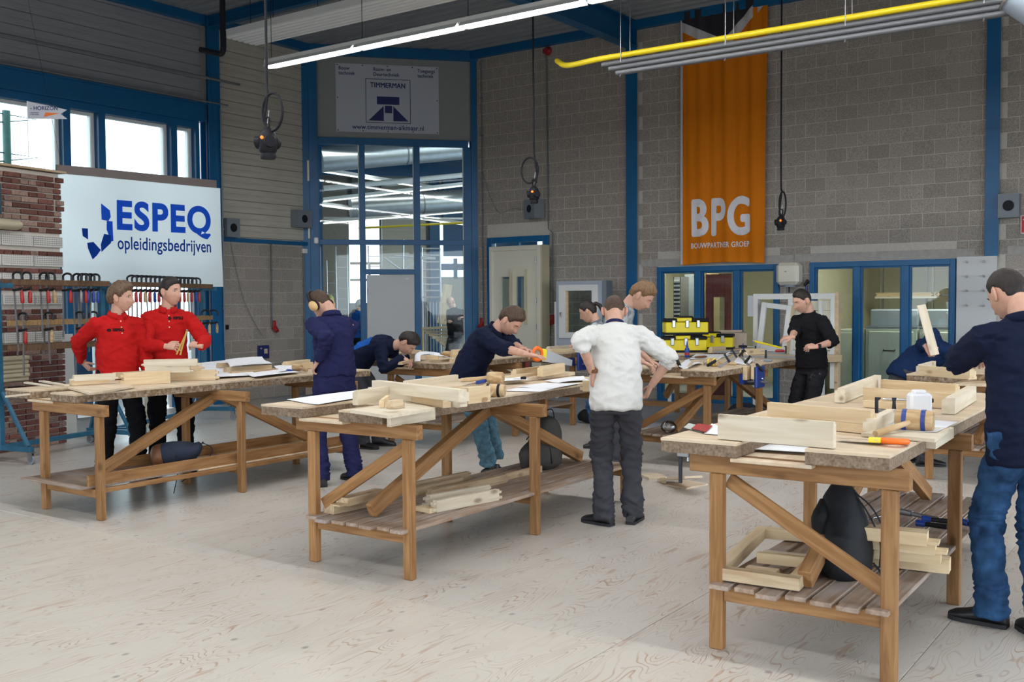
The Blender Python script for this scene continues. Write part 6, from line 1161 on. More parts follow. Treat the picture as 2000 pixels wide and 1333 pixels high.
# hanging socket clusters
def pendant(label, p, s, loop, lx):
    t = thing('pendant_socket', label, 'socket', group='hanging socket clusters'); p = Vector(p); r = s
    top = p + Vector((0, 0, 1.1 * s + .02))
    L_c = smooth_path([Vector((p.x, p.y, 6.15)), Vector((p.x, p.y, p.z + loop + .55)), Vector((p.x + .01, p.y, p.z + loop + .2))], 6)
    obj('cable', MB().tube(L_c, .011, 8), M['black'], t)
    ring = [Vector((p.x + lx * (.12 * math.sin(a) * (1 if True else 1)) + lx * .06, p.y, p.z + loop + .02 - .17 * math.cos(a) * .9 + .03)) for a in [i * math.pi / 9 for i in range(19)]]
    obj('cable_loop', MB().tube(ring, .011, 8), M['black'], t)
    obj('cable_tail', MB().tube(smooth_path([Vector((p.x + .01, p.y, p.z + loop + .2)), Vector((p.x - lx * .04, p.y, p.z + loop)), Vector((p.x - lx * .03, p.y, top.z))], 6), .011, 8), M['black'], t)
    obj('suspension_chain', MB().cyl(top, top + Vector((.02, 0, loop * .6)), .004, n=6), M['steel'], t)
    obj('housing', MB().tube([p + Vector((0, 0, z * s)) for z in (-1.0, -.85, -.4, .1, .5, .8, 1.0)], [r * k for k in (.55, .68, .72, .70, .62, .40, .18)], 14), M['black'], t)
    obj('hook', MB().tube(smooth_path([top + Vector((-.02, 0, -.03)), top + Vector((-.02, 0, .04)), top + Vector((.02, 0, .04)), top + Vector((.02, 0, -.03))], 4), .008, 6), M['black'], t)
    for a in (R(-150), R(-30), R(90)):
        d = Vector((math.cos(a), math.sin(a), -.15)); q = p + d * r * .55 + Vector((0, 0, -.05 * s)); obj('socket', MB().tube([q, q + d * r * .3, q + d * r * .42], [r * .46, r * .50, r * .44], 16), M['black'], t)
    obj('bottom_socket', MB().tube([p + Vector((0, 0, -.9 * s)), p + Vector((0, 0, -1.25 * s)), p + Vector((0, 0, -1.45 * s))], [r * .5, r * .62, r * .55], 16), M['black'], t)
    obj('indicator_lamp', MB().ball(p + Vector((.25 * r, -.80 * r, .1 * r)), .014), mat('orange_indicator', (1, .18, .02), .4, emit=1.5), t)
pendant('largest black hanging socket cluster, in front of the window wall', (6.930, -9.129, 2.943), .105, .17, 1)
pendant('black hanging socket cluster beside the grey loudspeaker in the middle', (6.555, -4.731, 2.904), .085, .22, -1)
pendant('smallest black hanging socket cluster, right of the orange banner', (8.803, -2.658, 2.576), .075, .16, .35)
# ================================================================ banners
def poly_plate(pts, mt, Mx, name, parent, z=.002, th=.0006): return obj(name, MB().prism(pts, z, z + th), mt, parent, Mx=Mx)
M['sign'] = mat('white_banner_vinyl', (.52, .55, .62), .5); M['signblue'] = mat('navy_print', (.012, .022, .13), .5)
CM = Matrix.Translation((0, -2.2, 0)) @ Matrix.Rotation(CR, 4, 'Z')
def cplane(x, z, y): p = CM @ Vector((x, y, z)); return plane_mx(p, (math.cos(CR), math.sin(CR), 0))
t = thing('wall_banner', 'white timber trade banner with blue logo on the grey panel above the glass', 'banner')
B0 = cplane(.53, 4.64, -.006); W_, H_ = 1.83, 1.20
obj('vinyl', MB().box(0, W_, 0, H_, -.003, 0), M['sign'], t, Mx=B0)
for i in range(5):
    for j in range(3):
        if i in (0, 4) or j != 1: obj('eyelet', MB().cyl((.03 + (W_ - .06) * i / 4, .025 + (H_ - .05) * j / 2, 0), (.03 + (W_ - .06) * i / 4, .025 + (H_ - .05) * j / 2, .003), .011, n=8), M['blackmetal'], t, Mx=B0)
def tx(s, x, y, size, **k): return text('lettering', s, size, M['signblue'], B0 @ Matrix.Translation((x, y, .0015)), t, **k)
tx('Bouw\ntechniek', .05, 1.09, .088, bold=.0015, sx=.93); tx('Raam- en\nDeurtechniek', .66, 1.09, .088, bold=.0015, sx=.93); tx('Toegangs\ntechniek', 1.45, 1.09, .088, bold=.0015, sx=.93)
tx('TIMMERMAN', .92, .80, .122, bold=.0035, align='CENTER', sx=.87); tx('www.timmerman-alkmaar.nl', .92, .055, .118, bold=.0015, align='CENTER', sx=.93)
for a, b, c, d in ((.52, 1.32, .94, .95), (.52, 1.32, .17, .18), (.52, .53, .17, .95), (1.31, 1.32, .17, .95)): obj('border_line', MB().box(a, b, c, d, 0, .001), M['signblue'], t, Mx=B0)
for pts in ([(.72, .50), (1.12, .50), (1.12, .64), (.72, .64)], [(.86, .35), (.99, .35), (.99, .48), (.86, .48)], [(.57, .21), (.84, .21), (.84, .475)], [(1.01, .21), (1.28, .21), (1.01, .475)]): poly_plate(pts, M['signblue'], B0, 'logo_shape', t, 0, .001)
# orange banner on the block wall
M['orangecloth'] = mat('orange_banner_cloth', (.72, .20, .004), .75, spec=.2); M['greycloth'] = mat('charcoal_banner_cloth', (.035, .035, .042), .8, spec=.2); M['whitecloth'] = mat('white_banner_print', (.60, .58, .60), .75, spec=.2)
t = thing('hanging_banner', 'tall orange cloth banner with white lettering on the block wall', 'banner')
def fold(u, v): return .02 * math.sin(u * 19 + v * 1.5) * (.3 + .7 * (1 - v)) + .012 * math.sin(u * 41 + 2 * v) + .008 * math.sin(u * 9 - v * 9)
BW, BH = 1.36, 3.93; bx, bz = 6.22, 2.20
nx, nz = 60, 110; m = MB(); m.s = True; vs = []
def inpoly(x, z):   # pattern of the top: charcoal triangle with a white border
    return 0
for j in range(nz + 1):
    for i in range(nx + 1):
        u, v = i / nx, j / nz; w_ = BW * (1 + .03 * v); x = bx + w_ * u; vs.append((x, -.075 + fold(u, v) * (1 if v < .97 else .3), bz + BH * v + .03 * math.sin(u * 3.1) * (1 - v) - .03 * (1 - v)))
m.v = vs; 
for j in range(nz):
    for i in range(nx): 
        a = j * (nx + 1) + i; m.f.append((a, a + 1, a + nx + 2, a + nx + 1)); m.sm.append(True)
        x = bx + BW * (i + .5) / nx; z = bz + BH * (j + .5) / nz; m.mi.append(inpoly(x, z))
banner = obj('cloth', m, [M['orangecloth'], M['greycloth'], M['whitecloth']], t)
obj('side_hem', MB().box(bx - .02, bx + .012, -.08, -.06, bz - .02, bz + BH), M['whitecloth'], t)
obj('top_rod', MB().cyl((bx - .05, -.05, 6.10), (bx + BW + .12, -.05, 6.10), .012), M['steel'], t)
def banner_text(s, x, z, size, width, bold, height, sz_off=.0):
    me = text_mesh(s, size, 0, ext=0, space=sz_off or 1.03, strike=bold, res=6)
    xs = [v.co.x for v in me.vertices]; ys_ = [v.co.y for v in me.vertices]; sx = width / (max(xs) - min(xs)); sy = height / (max(ys_) - min(ys_)); x0, y0 = min(xs), min(ys_)
    import bmesh
    bm = bmesh.new(); bm.from_mesh(me)
    for k in range(2): bmesh.ops.subdivide_edges(bm, edges=[e for e in bm.edges if e.calc_length() > size * .2], cuts=1, use_grid_fill=False)
    bmesh.ops.triangulate(bm, faces=bm.faces)
    for v in bm.verts:
        X = x + (v.co.x - x0) * sx; Z = z + (v.co.y - y0) * sy; u = (X - bx) / BW; vv = (Z - bz) / BH; v.co = (X, -.0745 - .006 + fold(u, vv) - v.co.z, Z)
    bm.to_mesh(me); bm.free(); me.materials.clear(); me.materials.append(M['whitecloth2']); link('lettering', me, t)
M['whitecloth2'] = mat('white_banner_lettering', (.80, .78, .82), .75, spec=.2)
def banner_poly(pts, mt, off, name):
    import bmesh
    bm = bmesh.new(); bm.faces.new([bm.verts.new((x, z, 0)) for x, z in pts])
    bmesh.ops.triangulate(bm, faces=bm.faces)
    q = bx
    while q < bx + BW + .1: bmesh.ops.bisect_plane(bm, geom=bm.verts[:] + bm.edges[:] + bm.faces[:], plane_co=(q, 0, 0), plane_no=(1, 0, 0)); q += BW / 60
    q = bz
    while q < bz + BH + .1: bmesh.ops.bisect_plane(bm, geom=bm.verts[:] + bm.edges[:] + bm.faces[:], plane_co=(0, q, 0), plane_no=(0, 1, 0)); q += BH / 40
    bmesh.ops.triangulate(bm, faces=bm.faces)
    for v in bm.verts: X, Z = v.co.x, v.co.y; v.co = (X, -.0745 - off + fold((X - bx) / BW, (Z - bz) / BH), Z)
    me = bpy.data.meshes.new(name); bm.to_mesh(me); bm.free(); me.materials.append(mt); link(name, me, t)
M['whitecloth2'] = mat('white_banner_lettering', (.80, .78, .82), .75, spec=.2)
banner_poly([(bx + .005, 5.82), (6.93, 5.42), (bx + BW * 1.0, 6.02), (bx + BW, 6.125), (bx + .005, 6.125)], M['whitecloth'], .010, 'white_chevron')
banner_poly([(bx + .005, 5.97), (6.93, 5.60), (7.50, 6.12), (bx + .005, 6.12)], M['greycloth'], .018, 'charcoal_field')
banner_text('BPG', 6.39, 2.60, .8, .97, .032, .60, 1.14); banner_text('BOUWPARTNER GROEP', 6.38, 2.425, .12, .96, .0028, .085, 1.06)
# white flag in front of the left windows: backlit cloth lets light through
def cloth_tl(name, col, tr=.5):
    m = bpy.data.materials.new(name); m.use_nodes = True; t = m.node_tree; t.nodes.clear(); o = nd(t, 'ShaderNodeOutputMaterial'); a = nd(t, 'ShaderNodeBsdfDiffuse'); b = nd(t, 'ShaderNodeBsdfTranslucent'); a.inputs[0].default_value = (*col, 1); b.inputs[0].default_value = (*col, 1)
    mx = nd(t, 'ShaderNodeMixShader'); mx.inputs[0].default_value = tr; t.links.new(a.outputs[0], mx.inputs[1]); t.links.new(b.outputs[0], mx.inputs[2]); t.links.new(mx.outputs[0], o.inputs[0]); return m
M['flag'] = cloth_tl('white_flag_cloth', (.98, .96, .94), .8); M['flagblue'] = cloth_tl('blue_flag_print', (.02, .10, .62), .5); M['flagdark'] = cloth_tl('dark_blue_flag_print', (.01, .05, .30), .35)
t = thing('flag', 'white flag with blue lettering hung between the brick wall and the steel post', 'flag')
FX = 1.0; f0, f1 = (1.000, -7.437, 3.306), (1.000, -4.874, 3.330); y0, y1 = f0[1], f1[1]; zt0, zt1 = f0[2], f1[2]; zb = 1.86
def fl_pt(u, v, off=0):
    z = zb + (zt0 + (zt1 - zt0) * u - zb) * v
    return (FX + .03 * math.sin(u * 8 + v * 2) * (1 - v) + .035 * math.sin((u * 1.3 + v) * 11) * math.exp(-u * 7) + off, y0 + (y1 - y0) * u, z)
m = MB(); m.s = True; nx, nz = 70, 40
m.add([fl_pt(i / nx, j / nz) for j in range(nz + 1) for i in range(nx + 1)], [(j * (nx + 1) + i, j * (nx + 1) + i + 1, (j + 1) * (nx + 1) + i + 1, (j + 1) * (nx + 1) + i) for j in range(nz) for i in range(nx)], True); obj('cloth', m, M['flag'], t)
M['hem'] = mat('brown_canvas_hem', (.28, .23, .22), .8)
m = MB(); m.add([fl_pt(i / nx, 1, d) if k == 0 else tuple(Vector(fl_pt(i / nx, 1, d)) + Vector((0, 0, .11))) for k, d in ((0, .012), (1, .012), (1, -.012), (0, -.012)) for i in range(0, nx - 1)], [], False)
n_ = nx - 1; m.f += [(a * n_ + i, a * n_ + i + 1, ((a + 1) % 4) * n_ + i + 1, ((a + 1) % 4) * n_ + i) for a in range(4) for i in range(n_ - 1)]; m.mi += [0] * (4 * (n_ - 1)); m.sm += [False] * (4 * (n_ - 1)); obj('top_hem', m, M['hem'], t)
obj('rope', MB().cyl((FX, y0 + .05, zt0 + .1), (.6, y0 - .2, 5.99), .002, n=5), M['blackmetal'], t); obj('rope', MB().cyl((FX, y1 - .03, zt1 + .1), (.6, y1 + .1, 5.99), .002, n=5), M['blackmetal'], t)
def flag_mesh(me, x, z, width, height, mt, name):
    import bmesh
    xs = [v.co.x for v in me.vertices]; ys_ = [v.co.y for v in me.vertices]; sx = width / (max(xs) - min(xs)); sy = height / (max(ys_) - min(ys_)); X0, Y0 = min(xs), min(ys_)
    bm = bmesh.new(); bm.from_mesh(me)
    for k in range(2): bmesh.ops.subdivide_edges(bm, edges=[e for e in bm.edges if e.calc_length() > .12 / max(sx, sy)], cuts=1)
    bmesh.ops.triangulate(bm, faces=bm.faces)
    for v in bm.verts:
        u = x + (v.co.x - X0) * sx; vv = z + (v.co.y - Y0) * sy; v.co = fl_pt(u, vv, .006 + v.co.z)
    bm.to_mesh(me); bm.free(); me.materials.clear(); me.materials.append(mt); link(name, me, t)
def flag_text(s, u, v, du, dv, bold, mt):
    me = text_mesh(s, 1, bold, ext=0, space=1.12 if bold > .03 else 1.02, res=8); flag_mesh(me, u, v, du, dv, mt, 'lettering')
flag_text('ESPEQ', .325, .475, .60, .33, .036, M['flagblue']); flag_text('opleidingsbedrijven', .325, .305, .595, .16, .012, M['flagdark'])
for i, (P_, mt) in enumerate((([(.235, .76), (.285, .70), (.29, .64), (.275, .60), (.235, .61)], 'flagblue'), ([(.265, .60), (.30, .60), (.30, .42), (.285, .41), (.262, .52)], 'flagblue'), ([(.225, .31), (.285, .40), (.285, .47), (.245, .48), (.222, .38)], 'flagdark'), ([(.145, .39), (.18, .40), (.222, .33), (.20, .28), (.175, .24), (.15, .34)], 'flagdark'), ([(.115, .52), (.15, .52), (.15, .42), (.12, .45)], 'flagdark'))):
    m = MB(); m.add([(x, y, 0) for x, y in P_], [tuple(range(len(P_)))], False); me = m.mesh('logo_shape', M[mt]); xs = [q[0] for q in P_]; yy = [q[1] for q in P_]; flag_mesh(me, min(xs), min(yy), max(xs) - min(xs), max(yy) - min(yy), M[mt], 'logo_shape')
# swallow-tailed pennant at the upper window
t = thing('pennant', 'small white swallow-tailed pennant with dark lettering at the upper left window', 'pennant'); p = (2.614, -8.724, 3.641); P0 = plane_mx(p, (.77, .64, 0))
m = MB(); m.prism([(0, 0), (.42, 0), (.35, .055), (.42, .10), (0, .19)], -.001, .001); obj('cloth', m, M['sign'], t, Mx=P0); obj('staff', MB().cyl((0, .19, 0), (0, -.48, 0), .005, n=6), M['whiteplastic'], t, Mx=P0)
text('lettering', '- HORIZON', .058, M['signblue'], P0 @ Matrix.Translation((.03, .095, .003)), t, bold=.001, sx=.95); text('lettering', 'opleidingen\nin de bouw', .02, M['signblue'], P0 @ Matrix.Translation((.03, .06, .003)), t)
obj('logo_shape', MB().prism([(.17, .02), (.23, .035), (.34, .06), (.26, .065), (.19, .07)], .001, .002), M['orange'], t, Mx=P0)
# coat of arms board on the brick wall is built with the wall below
# ================================================================ brick practice wall at the far left
bw0, bw1 = Vector((2.28, -8.16, 0)), Vector((2.45, -9.04, 0)); bd = (bw1 - bw0).normalized(); bL = 1.9; bang = math.atan2(bd.y, bd.x)
# local: x from the visible end towards the left of the picture, y towards the hall
M['brick'] = mat('red_brown_brick', (.20, .085, .07), .9, var=.5, vscale=30, bump=.5, bscale=60, objvar=.45, spec=.2); M['brickpale'] = mat('smeared_brick', (.33, .22, .18), .9, var=.4, vscale=20, bump=.4, bscale=50, objvar=.25, spec=.2)
M['tufa'] = mat('white_pitted_stone', (.62, .60, .56), .9, spec=.2)
BWT = thing('brick_wall', 'free-standing brown brick practice wall with white pitted stone bands', 'wall', bw0, bang)
BWT.matrix_world = Matrix.Translation(bw0) @ Matrix.Rotation(bang, 4, 'Z')
obj('mortar_core', MB().box(.02, bL, -.24, -.02 + .0, 0, 3.12), M['mortar'], BWT)
bm_ = {(k, q): MB().box(0, k, -.10, 0, 0, .052, .005).mesh('brick', M[q]) for k in (.10, .21, .06) for q in ('brick', 'brickpale')}
rows = int(3.14 / .0655); bands = [(1.20, 1.31), (1.62, 1.74), (1.90, 1.96), (2.05, 2.17), (2.27, 2.39)]
nbk = 0
for r_ in range(rows):
    z = .0655 * r_
    if any(a - .03 < z + .02 < b for a, b in bands): continue
    x = -.0 + (.0 if r_ % 2 else -.11); proud = .012 if r_ in (rows - 1, 41, 42) else 0
    k_i = r_ % 3
    while x < bL - .05:
        k = .21 if (r_ % 2 == 0 or rnd.random() < .15) else .10
        if x < 0: k = .10; x = 0
        q = 'brickpale' if rnd.random() < (.35 if z > 1.9 or z < .6 else .25) else 'brick'
        if nbk < 620: link('brick', bm_[k, q], BWT, (x - (.03 if proud else .0) * (x == 0) + rnd.uniform(-.002, .002), rnd.uniform(.0, .006) + proud, z + .008)); nbk += 1
        x += k + .012
for a, b in bands:
    for i in range(5): obj('stone_block', MB().box(.002 + .41 * i, min(.40 + .41 * i, bL), -.12, .012 + .004 * (i % 2), a, b, .004), M['tufa'], BWT)
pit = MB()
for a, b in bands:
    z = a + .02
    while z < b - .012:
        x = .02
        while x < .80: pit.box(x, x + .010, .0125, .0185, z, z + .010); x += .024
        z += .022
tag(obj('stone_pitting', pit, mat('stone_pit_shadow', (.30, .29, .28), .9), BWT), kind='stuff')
obj('cap_board', MB().box(-.06, bL, -.26, .03, 3.13, 3.155, .002), M['pineold'], BWT)
for i, (x0, z0, nn) in enumerate(((.62, .60, 1),)): 
    for j in range(6): tag(obj('moulded_stone', MB().box(0, .8, 0, .10 + .02 * (j % 2), 0, .045, .012), M['creamdark'], None, BWT.matrix_world @ Vector((.60, .03, .78 + .047 * j)), bang), ['lowest', 'second', 'third', 'fourth', 'fifth', 'topmost'][j] + ' sand coloured moulding strip stacked against the brick wall', 'moulding', 'moulding strips at the brick wall')
obj('moulding_shelf', MB().box(.58, 1.5, .0, .16, .74, .778), M['brickpale'], BWT)
tag(obj('stone_sill', MB().tube([(.62, .06, 2.49), (.66, .06, 2.49), (1.5, .06, 2.49)], [(.05, .03), (.10, .055), (.10, .055)], 12, up=(0, 0, 1)), M['creamdark'], None, BWT.matrix_world.translation, bang), 'rounded sandstone sill on the brick wall below the crest board', 'sill')
t = thing('crest_board', 'dark green board with a red and gold lion shield on the brick wall', 'board', BWT.matrix_world @ Vector((1.55, .045, 2.60)), bang + math.pi)
obj('panel', MB().box(0, .72, -.004, .015, 0, .32, .004), mat('dark_teal_paint', (.01, .06, .08), .5), t)
sh = [(.34, .27), (.38, .25), (.42, .27), (.46, .25), (.50, .27), (.55, .24), (.60, .25), (.62, .20), (.58, .17), (.60, .12), (.55, .09), (.47, .03), (.39, .09), (.34, .12)]
XZ = Matrix.Rotation(R(90), 4, 'X')
obj('shield', MB().prism(sh, .004, .010, XZ), M['creamdark'], t)
obj('lion_figure', MB().prism([(.39, .23), (.44, .24), (.50, .21), (.55, .19), (.51, .17), (.56, .13), (.51, .12), (.47, .08), (.44, .12), (.38, .13), (.42, .17)], .010, .016, XZ), M['red'], t)
# ================================================================ clamp racks
M['rackwood'] = mat('notched_rack_wood', (.17, .095, .05), .85, var=.5, vscale=18, stretch=(3, .4, .4)); M['rackwood2'] = mat('pale_notched_rack_wood', (.34, .21, .09), .8, var=.5, vscale=18, stretch=(3, .4, .4))
def caster(t, x, y):
    obj('caster_fork', MB().box(x - .018, x - .012, y - .025, y + .025, .03, .12).box(x + .012, x + .018, y - .025, y + .025, .03, .12).box(x - .03, x + .03, y - .03, y + .03, .115, .125), M['dullsteel'], t)
    w_ = obj('wheel', MB().cyl((x - .011, y, .045), (x + .011, y, .045), .045, n=20), M['greyplastic'], t); obj('hub', MB().cyl((x - .013, y, .045), (x + .013, y, .045), .022, n=14), M['dullsteel'], t)
RK = []
def rack(label, p0, p1, top, ends, mids):
    """blue steel A-frame rack between floor points p0 and p1"""
    a, b = Vector(p0), Vector(p1); d = b - a; L = d.length; ang = math.atan2(d.y, d.x); t = thing('clamp_rack', label, 'rack', a, ang)
    t.matrix_world = Matrix.Translation(a) @ Matrix.Rotation(ang, 4, 'Z')
    for x in (0, L):
        obj('post', MB().box(x - .03, x + .03, -.03, .03, .12, top, .004), M['bluerack'], t); obj('foot_beam', MB().box(x - .025, x + .025, -.44, .25, .125, .18, .003), M['bluerack'], t)
        for s in (-.42, .22): stick('stay', (x, s * .92, .18), (x, s * .1, .72), .04, .03, M['bluerack'], t); caster(t, x, s)
        obj('cross_arm', MB().box(x - .03, x + .03, -.20, .20, top - .08, top - .03, .003), M['bluerack'], t)
    obj('base_beam', MB().box(0, L, -.025, .025, .13, .18, .003), M['bluerack'], t)
    for s in ends: stick('notched_beam', (-.06 if False else .04, s, top - .02), (L - .04, s, top - .02), .035, .06, M['rackwood'], t)
    for s, z, mt in mids: stick('notched_beam', (.02, s, z), (L + .02, s, z), .035, .06, M[mt], t)
    RK.append((t, L, top)); return t
pa, pb, pc = (4.025, -9.853, 0.245), (3.896, -8.717, 0.249), (3.870, -7.502, 0.357)
F0, F1, F2 = (3.023, -9.326, 0.000), (2.733, -7.971, 0.000), (1.754, -5.887, 0.000)
rack('blue steel clamp rack on wheels in front of the brick wall', F0, F1, 1.87, (-.16, .16), ((-.12, 1.43, 'rackwood2'), (-.12, 1.17, 'rackwood'), (.12, 1.17, 'rackwood')))
rack('blue steel clamp rack on wheels in front of the white flag', F1, F2, 1.87, (-.16,), ((-.12, 1.42, 'rackwood2'),))
RK[1][0].location += (Vector(F2) - Vector(F1)).normalized() * .14
def hang(label, rk, f, side, top, L, grip, mt='blackmetal', group=None, jaw=.11):
    """clamp hooked over a beam: bar hangs down"""
    t0, Lr, _ = RK[rk]; t = thing('bar_clamp', label, 'clamp', group=group); t.matrix_world = Matrix.Translation((0, 0, 0)); t.parent = None
    Mx = t0.matrix_world.copy() if False else Matrix.Translation(t0.location) @ Matrix.Rotation(t0.rotation_euler.z, 4, 'Z')
    x = Lr * f; m0 = Mx @ Matrix.Translation((x, side, top)) @ Matrix.Rotation(rnd.uniform(-.06, .06), 4, 'Y')
    s = -1 if side < 0 else 1
    obj('bar', MB().box(-.010, .010, -.004 - .022 * s, .004 - .022 * s, -L, .015, .001), M['dullsteel'], t, Mx=m0)
    obj('fixed_jaw', MB().tube(smooth_path([(0, -.022 * s, .0), (0, -.02 * s, .045), (0, .03 * s, .068), (0, .095 * s, .05), (0, .10 * s, -.01)], 4), (.015, .012), 8), M[mt], t, Mx=m0)
    obj('sliding_jaw', MB().tube(smooth_path([(0, -.03 * s, -.115), (0, .03 * s, -.11), (0, .10 * s, -.10)], 4), (.018, .014), 8), M[mt], t, Mx=m0)
    obj('grip', MB().tube([(0, .085 * s, -.10), (0, .085 * s, -.13), (0, .085 * s, -.14), (0, .085 * s, -.235), (0, .085 * s, -.25)], [.008, .008, .019, .020, .013], 8), M[grip], t, Mx=m0)
K = 0
for f, L, g in ((.06, .75, 'red'), (.14, 1.0, 'red'), (.30, .62, 'red'), (.36, .9, 'birch'), (.52, .62, 'red'), (.62, 1.05, 'dullsteel'), (.70, .55, 'bluetool'), (.75, .5, 'bluetool'), (.80, .66, 'bluetool'), (.67, .8, 'red')):
    hang('bar clamp number %d counted from the left on the top beam of the left rack' % (K + 1) if False else ['red gripped bar clamp at the left end of the left rack top beam', 'long red gripped bar clamp beside the leftmost one on the left rack', 'red gripped short bar clamp in the third place on the left rack', 'wooden gripped long bar clamp left of the middle of the left rack', 'red gripped short clamp right at the middle of the left rack', 'longest bare steel clamp beside the edge of the brick wall', 'blue gripped bar clamp, first of three near the left rack end', 'blue gripped short bar clamp, middle of three near the left rack end', 'blue gripped longer bar clamp, last of three near the left rack end', 'red gripped bar clamp hanging before the brick edge on the left rack'][K], 0, f, -.16, 1.885, L, g, group='bar clamps on the left rack'); K += 1
for i, (f, z) in enumerate(((.12, 1.465), (.36, 1.465), (.66, 1.465), (.80, 1.465))):
    hang(['dark hand clamp with a red grip hooked at the left of the second beam', 'dark hand clamp hooked in the middle of the second beam', 'dark hand clamp right of the middle on the second beam', 'dark hand clamp at the right of the second beam'][i], 0, f, -.12, z, .38, ('red', 'birch', 'birch', 'dullsteel')[i], group='hand clamps on the second beam')
for i in range(16):
    f = .08 + .045 * i
    hang(ORD[i] + ' bar clamp from the left in the tight row below the white flag', 1, f, -.16, 1.885, .55 + .5 * ((i * 7) % 5) / 5, ('red', 'red', 'birch', 'red', 'bluetool')[i % 5], group='bar clamps in the tight row')
for i, (f, g) in enumerate(((.28, 'birch'), (.50, 'dullsteel'), (.90, 'birch'), (1.0, 'birch'))):
    hang(['hand clamp left on the lower beam of the right rack', 'hand clamp in the middle of the lower beam of the right rack', 'wooden gripped hand clamp near the end of the lower beam of the right rack', 'orange-brown gripped clamp at the very end of the right rack'][i], 1, f, -.12, 1.455, .5, g, group='hand clamps on the right rack')
tag(stick('white_board', Vector((1.643, -7.719, 0.000)) + Vector((0, 0, .0)), Vector((1.621, -7.733, 0.000)) + Vector((0, 0, 1.25)), .3, .02, M['white'], up=(.8, .6, 0)), 'tall white board standing beside the brick wall end', 'board')
tag(stick('white_board', Vector((1.345, -6.421, 0.000)), Vector((1.357, -6.413, 0.000)) + Vector((0, 0, .75)), .35, .02, M['cream'], up=(.8, .6, 0)), 'cream board standing between the legs of the people in red', 'board')
# ================================================================ things on and near the block wall
def speaker(label, loc, rz, s=(.34, .33, .2)):
    t = thing('wall_speaker', label, 'speaker', loc, rz, 'grey wall loudspeakers'); w_, h_, d_ = s
    obj('cabinet', MB().prism([(-w_ / 2, 0), (w_ / 2, 0), (w_ / 2, -d_), (-w_ / 2, -d_)], 0, h_), M['greyspk'], t)
    obj('grille', MB().cyl((0, -d_ - .003, h_ * .5), (0, -d_ + .005, h_ * .5), .068, n=24), M['black'], t); obj('ring', MB().tube([(.074 * math.cos(a), -d_ - .002, h_ * .5 + .074 * math.sin(a)) for a in [i * math.pi / 12 for i in range(25)]], .005, 6), M['greyplastic'], t)
speaker('grey loudspeaker on the wall near the glazed corner beside the blue column', (.02, -2.42, 2.92), R(90), (.34, .30, .16))
speaker('grey loudspeaker at the right edge of the white flag', (.02, -3.98, 2.68), R(90), (.26, .30, .18)); speaker('grey loudspeaker on the block wall below the hanging socket in the middle', (3.46, 0, 3.05), -.35, (.30, .33, .22)); speaker('grey loudspeaker beside the right steel column', (10.93, 0, 2.67), 0, (.25, .31, .16))
t = thing('water_heater', 'cream coloured small water heater mounted between the two glazed fronts', 'heater', (7.99, 0, 1.80)); obj('body', MB().box(-.17, .17, -.25, 0, .03, .36, .05), M['cream'], t); obj('bottom_plate', MB().cyl((.0, -.13, .0), (.0, -.13, .035), .10, n=20), M['greyplastic'], t); obj('outlet', MB().tube([(.0, -.13, .0), (.02, -.2, -.08)], .012, 8), M['steel'], t); obj('maker_badge', MB().box(-.03, .0, -.254, -.249, .22, .235), M['greyplastic'], t)
t = thing('wall_hammer', 'hammer with a blue handle hanging beside the water heater', 'hammer', (8.21, -.02, 1.62)); obj('handle', MB().tube([(0, 0, -.15), (0, 0, .2)], .016, 8), M['bluetool'], t); obj('head', MB().tube([(-.03, -.0, .20), (.02, -.0, .27), (.05, 0, .24)], [.022, .03, .02], 8), M['blackmetal'], t)
t = thing('hook_board', 'light grey board with steel pegs on the wall under the right steel column', 'board', (10.29, 0, 0)); obj('panel', MB().box(0, .50, -.075, -.06, .9, 2.18, .003).box(.02, .06, -.06, .0, 1.0, 2.1).box(.44, .48, -.06, 0, 1.0, 2.1), M['lightgrey'], t)
for i in range(2):
    for j in range(4): obj('peg', MB().cyl((.135 + .21 * i, -.075, 2.10 - .195 * j), (.135 + .21 * i, -.13, 2.115 - .195 * j), .012, n=8), M['steel'], t)
t = thing('fire_sign', 'red and white safety sign at the right edge of the block wall', 'sign', (11.055, -0.010, 2.460)); obj('plate', MB().box(0, .25, -.004, 0, 0, .24, .002), M['white'], t); obj('red_field', MB().box(.012, .238, -.006, -.004, .012, .228), mat('signal_red', (.6, .01, .02), .4), t); obj('symbol', MB().tube(smooth_path([(.03, -.008, .18), (.07, -.008, .205), (.11, -.008, .18), (.12, -.008, .03)], 4), .007, 6).box(.05, .065, -.009, -.006, .03, .16), M['white'], t)
def cee(label, p, nrm, rz):
    t = thing('power_socket', label, 'socket', p, rz, 'red power sockets'); obj('base', MB().box(-.035, .035, -.06, 0, .0, .16, .012), M['red'], t); obj('outlet_cap', MB().tube([(0, -.04, .05), (0, -.09, -.0), (0, -.11, -.02)], [.035, .04, .035], 14), M['red'], t)
for lbl, p, rz in (('red power socket on the left block wall below a conduit', (-0.000, -3.021, 1.151), R(90)), ('red power socket on the block wall beside the glazed corner', (2.207, 0.000, 1.158), 0), ('red power socket right of the blue door opening', (3.732, 0.000, 1.218), 0)): cee(lbl, p, 0, rz)
t = thing('fire_bell', 'red round alarm bell high on the block wall', 'bell', (3.665, 0.000, 5.915)); obj('bell_dome', MB().tube([(0, 0, 0), (0, -.03, 0), (0, -.07, 0)], [.075, .075, .04], 18), M['red'], t); obj('back_box', MB().box(-.09, -.02, -.05, 0, -.03, .04, .008), M['red'], t)
t = thing('double_socket', 'grey double power socket at the left end of the left block wall', 'socket', (0.000, -4.054, 1.221), R(90)); obj('plate', MB().box(-.09, .09, -.03, 0, -.04, .05, .006), M['greyplastic'], t)
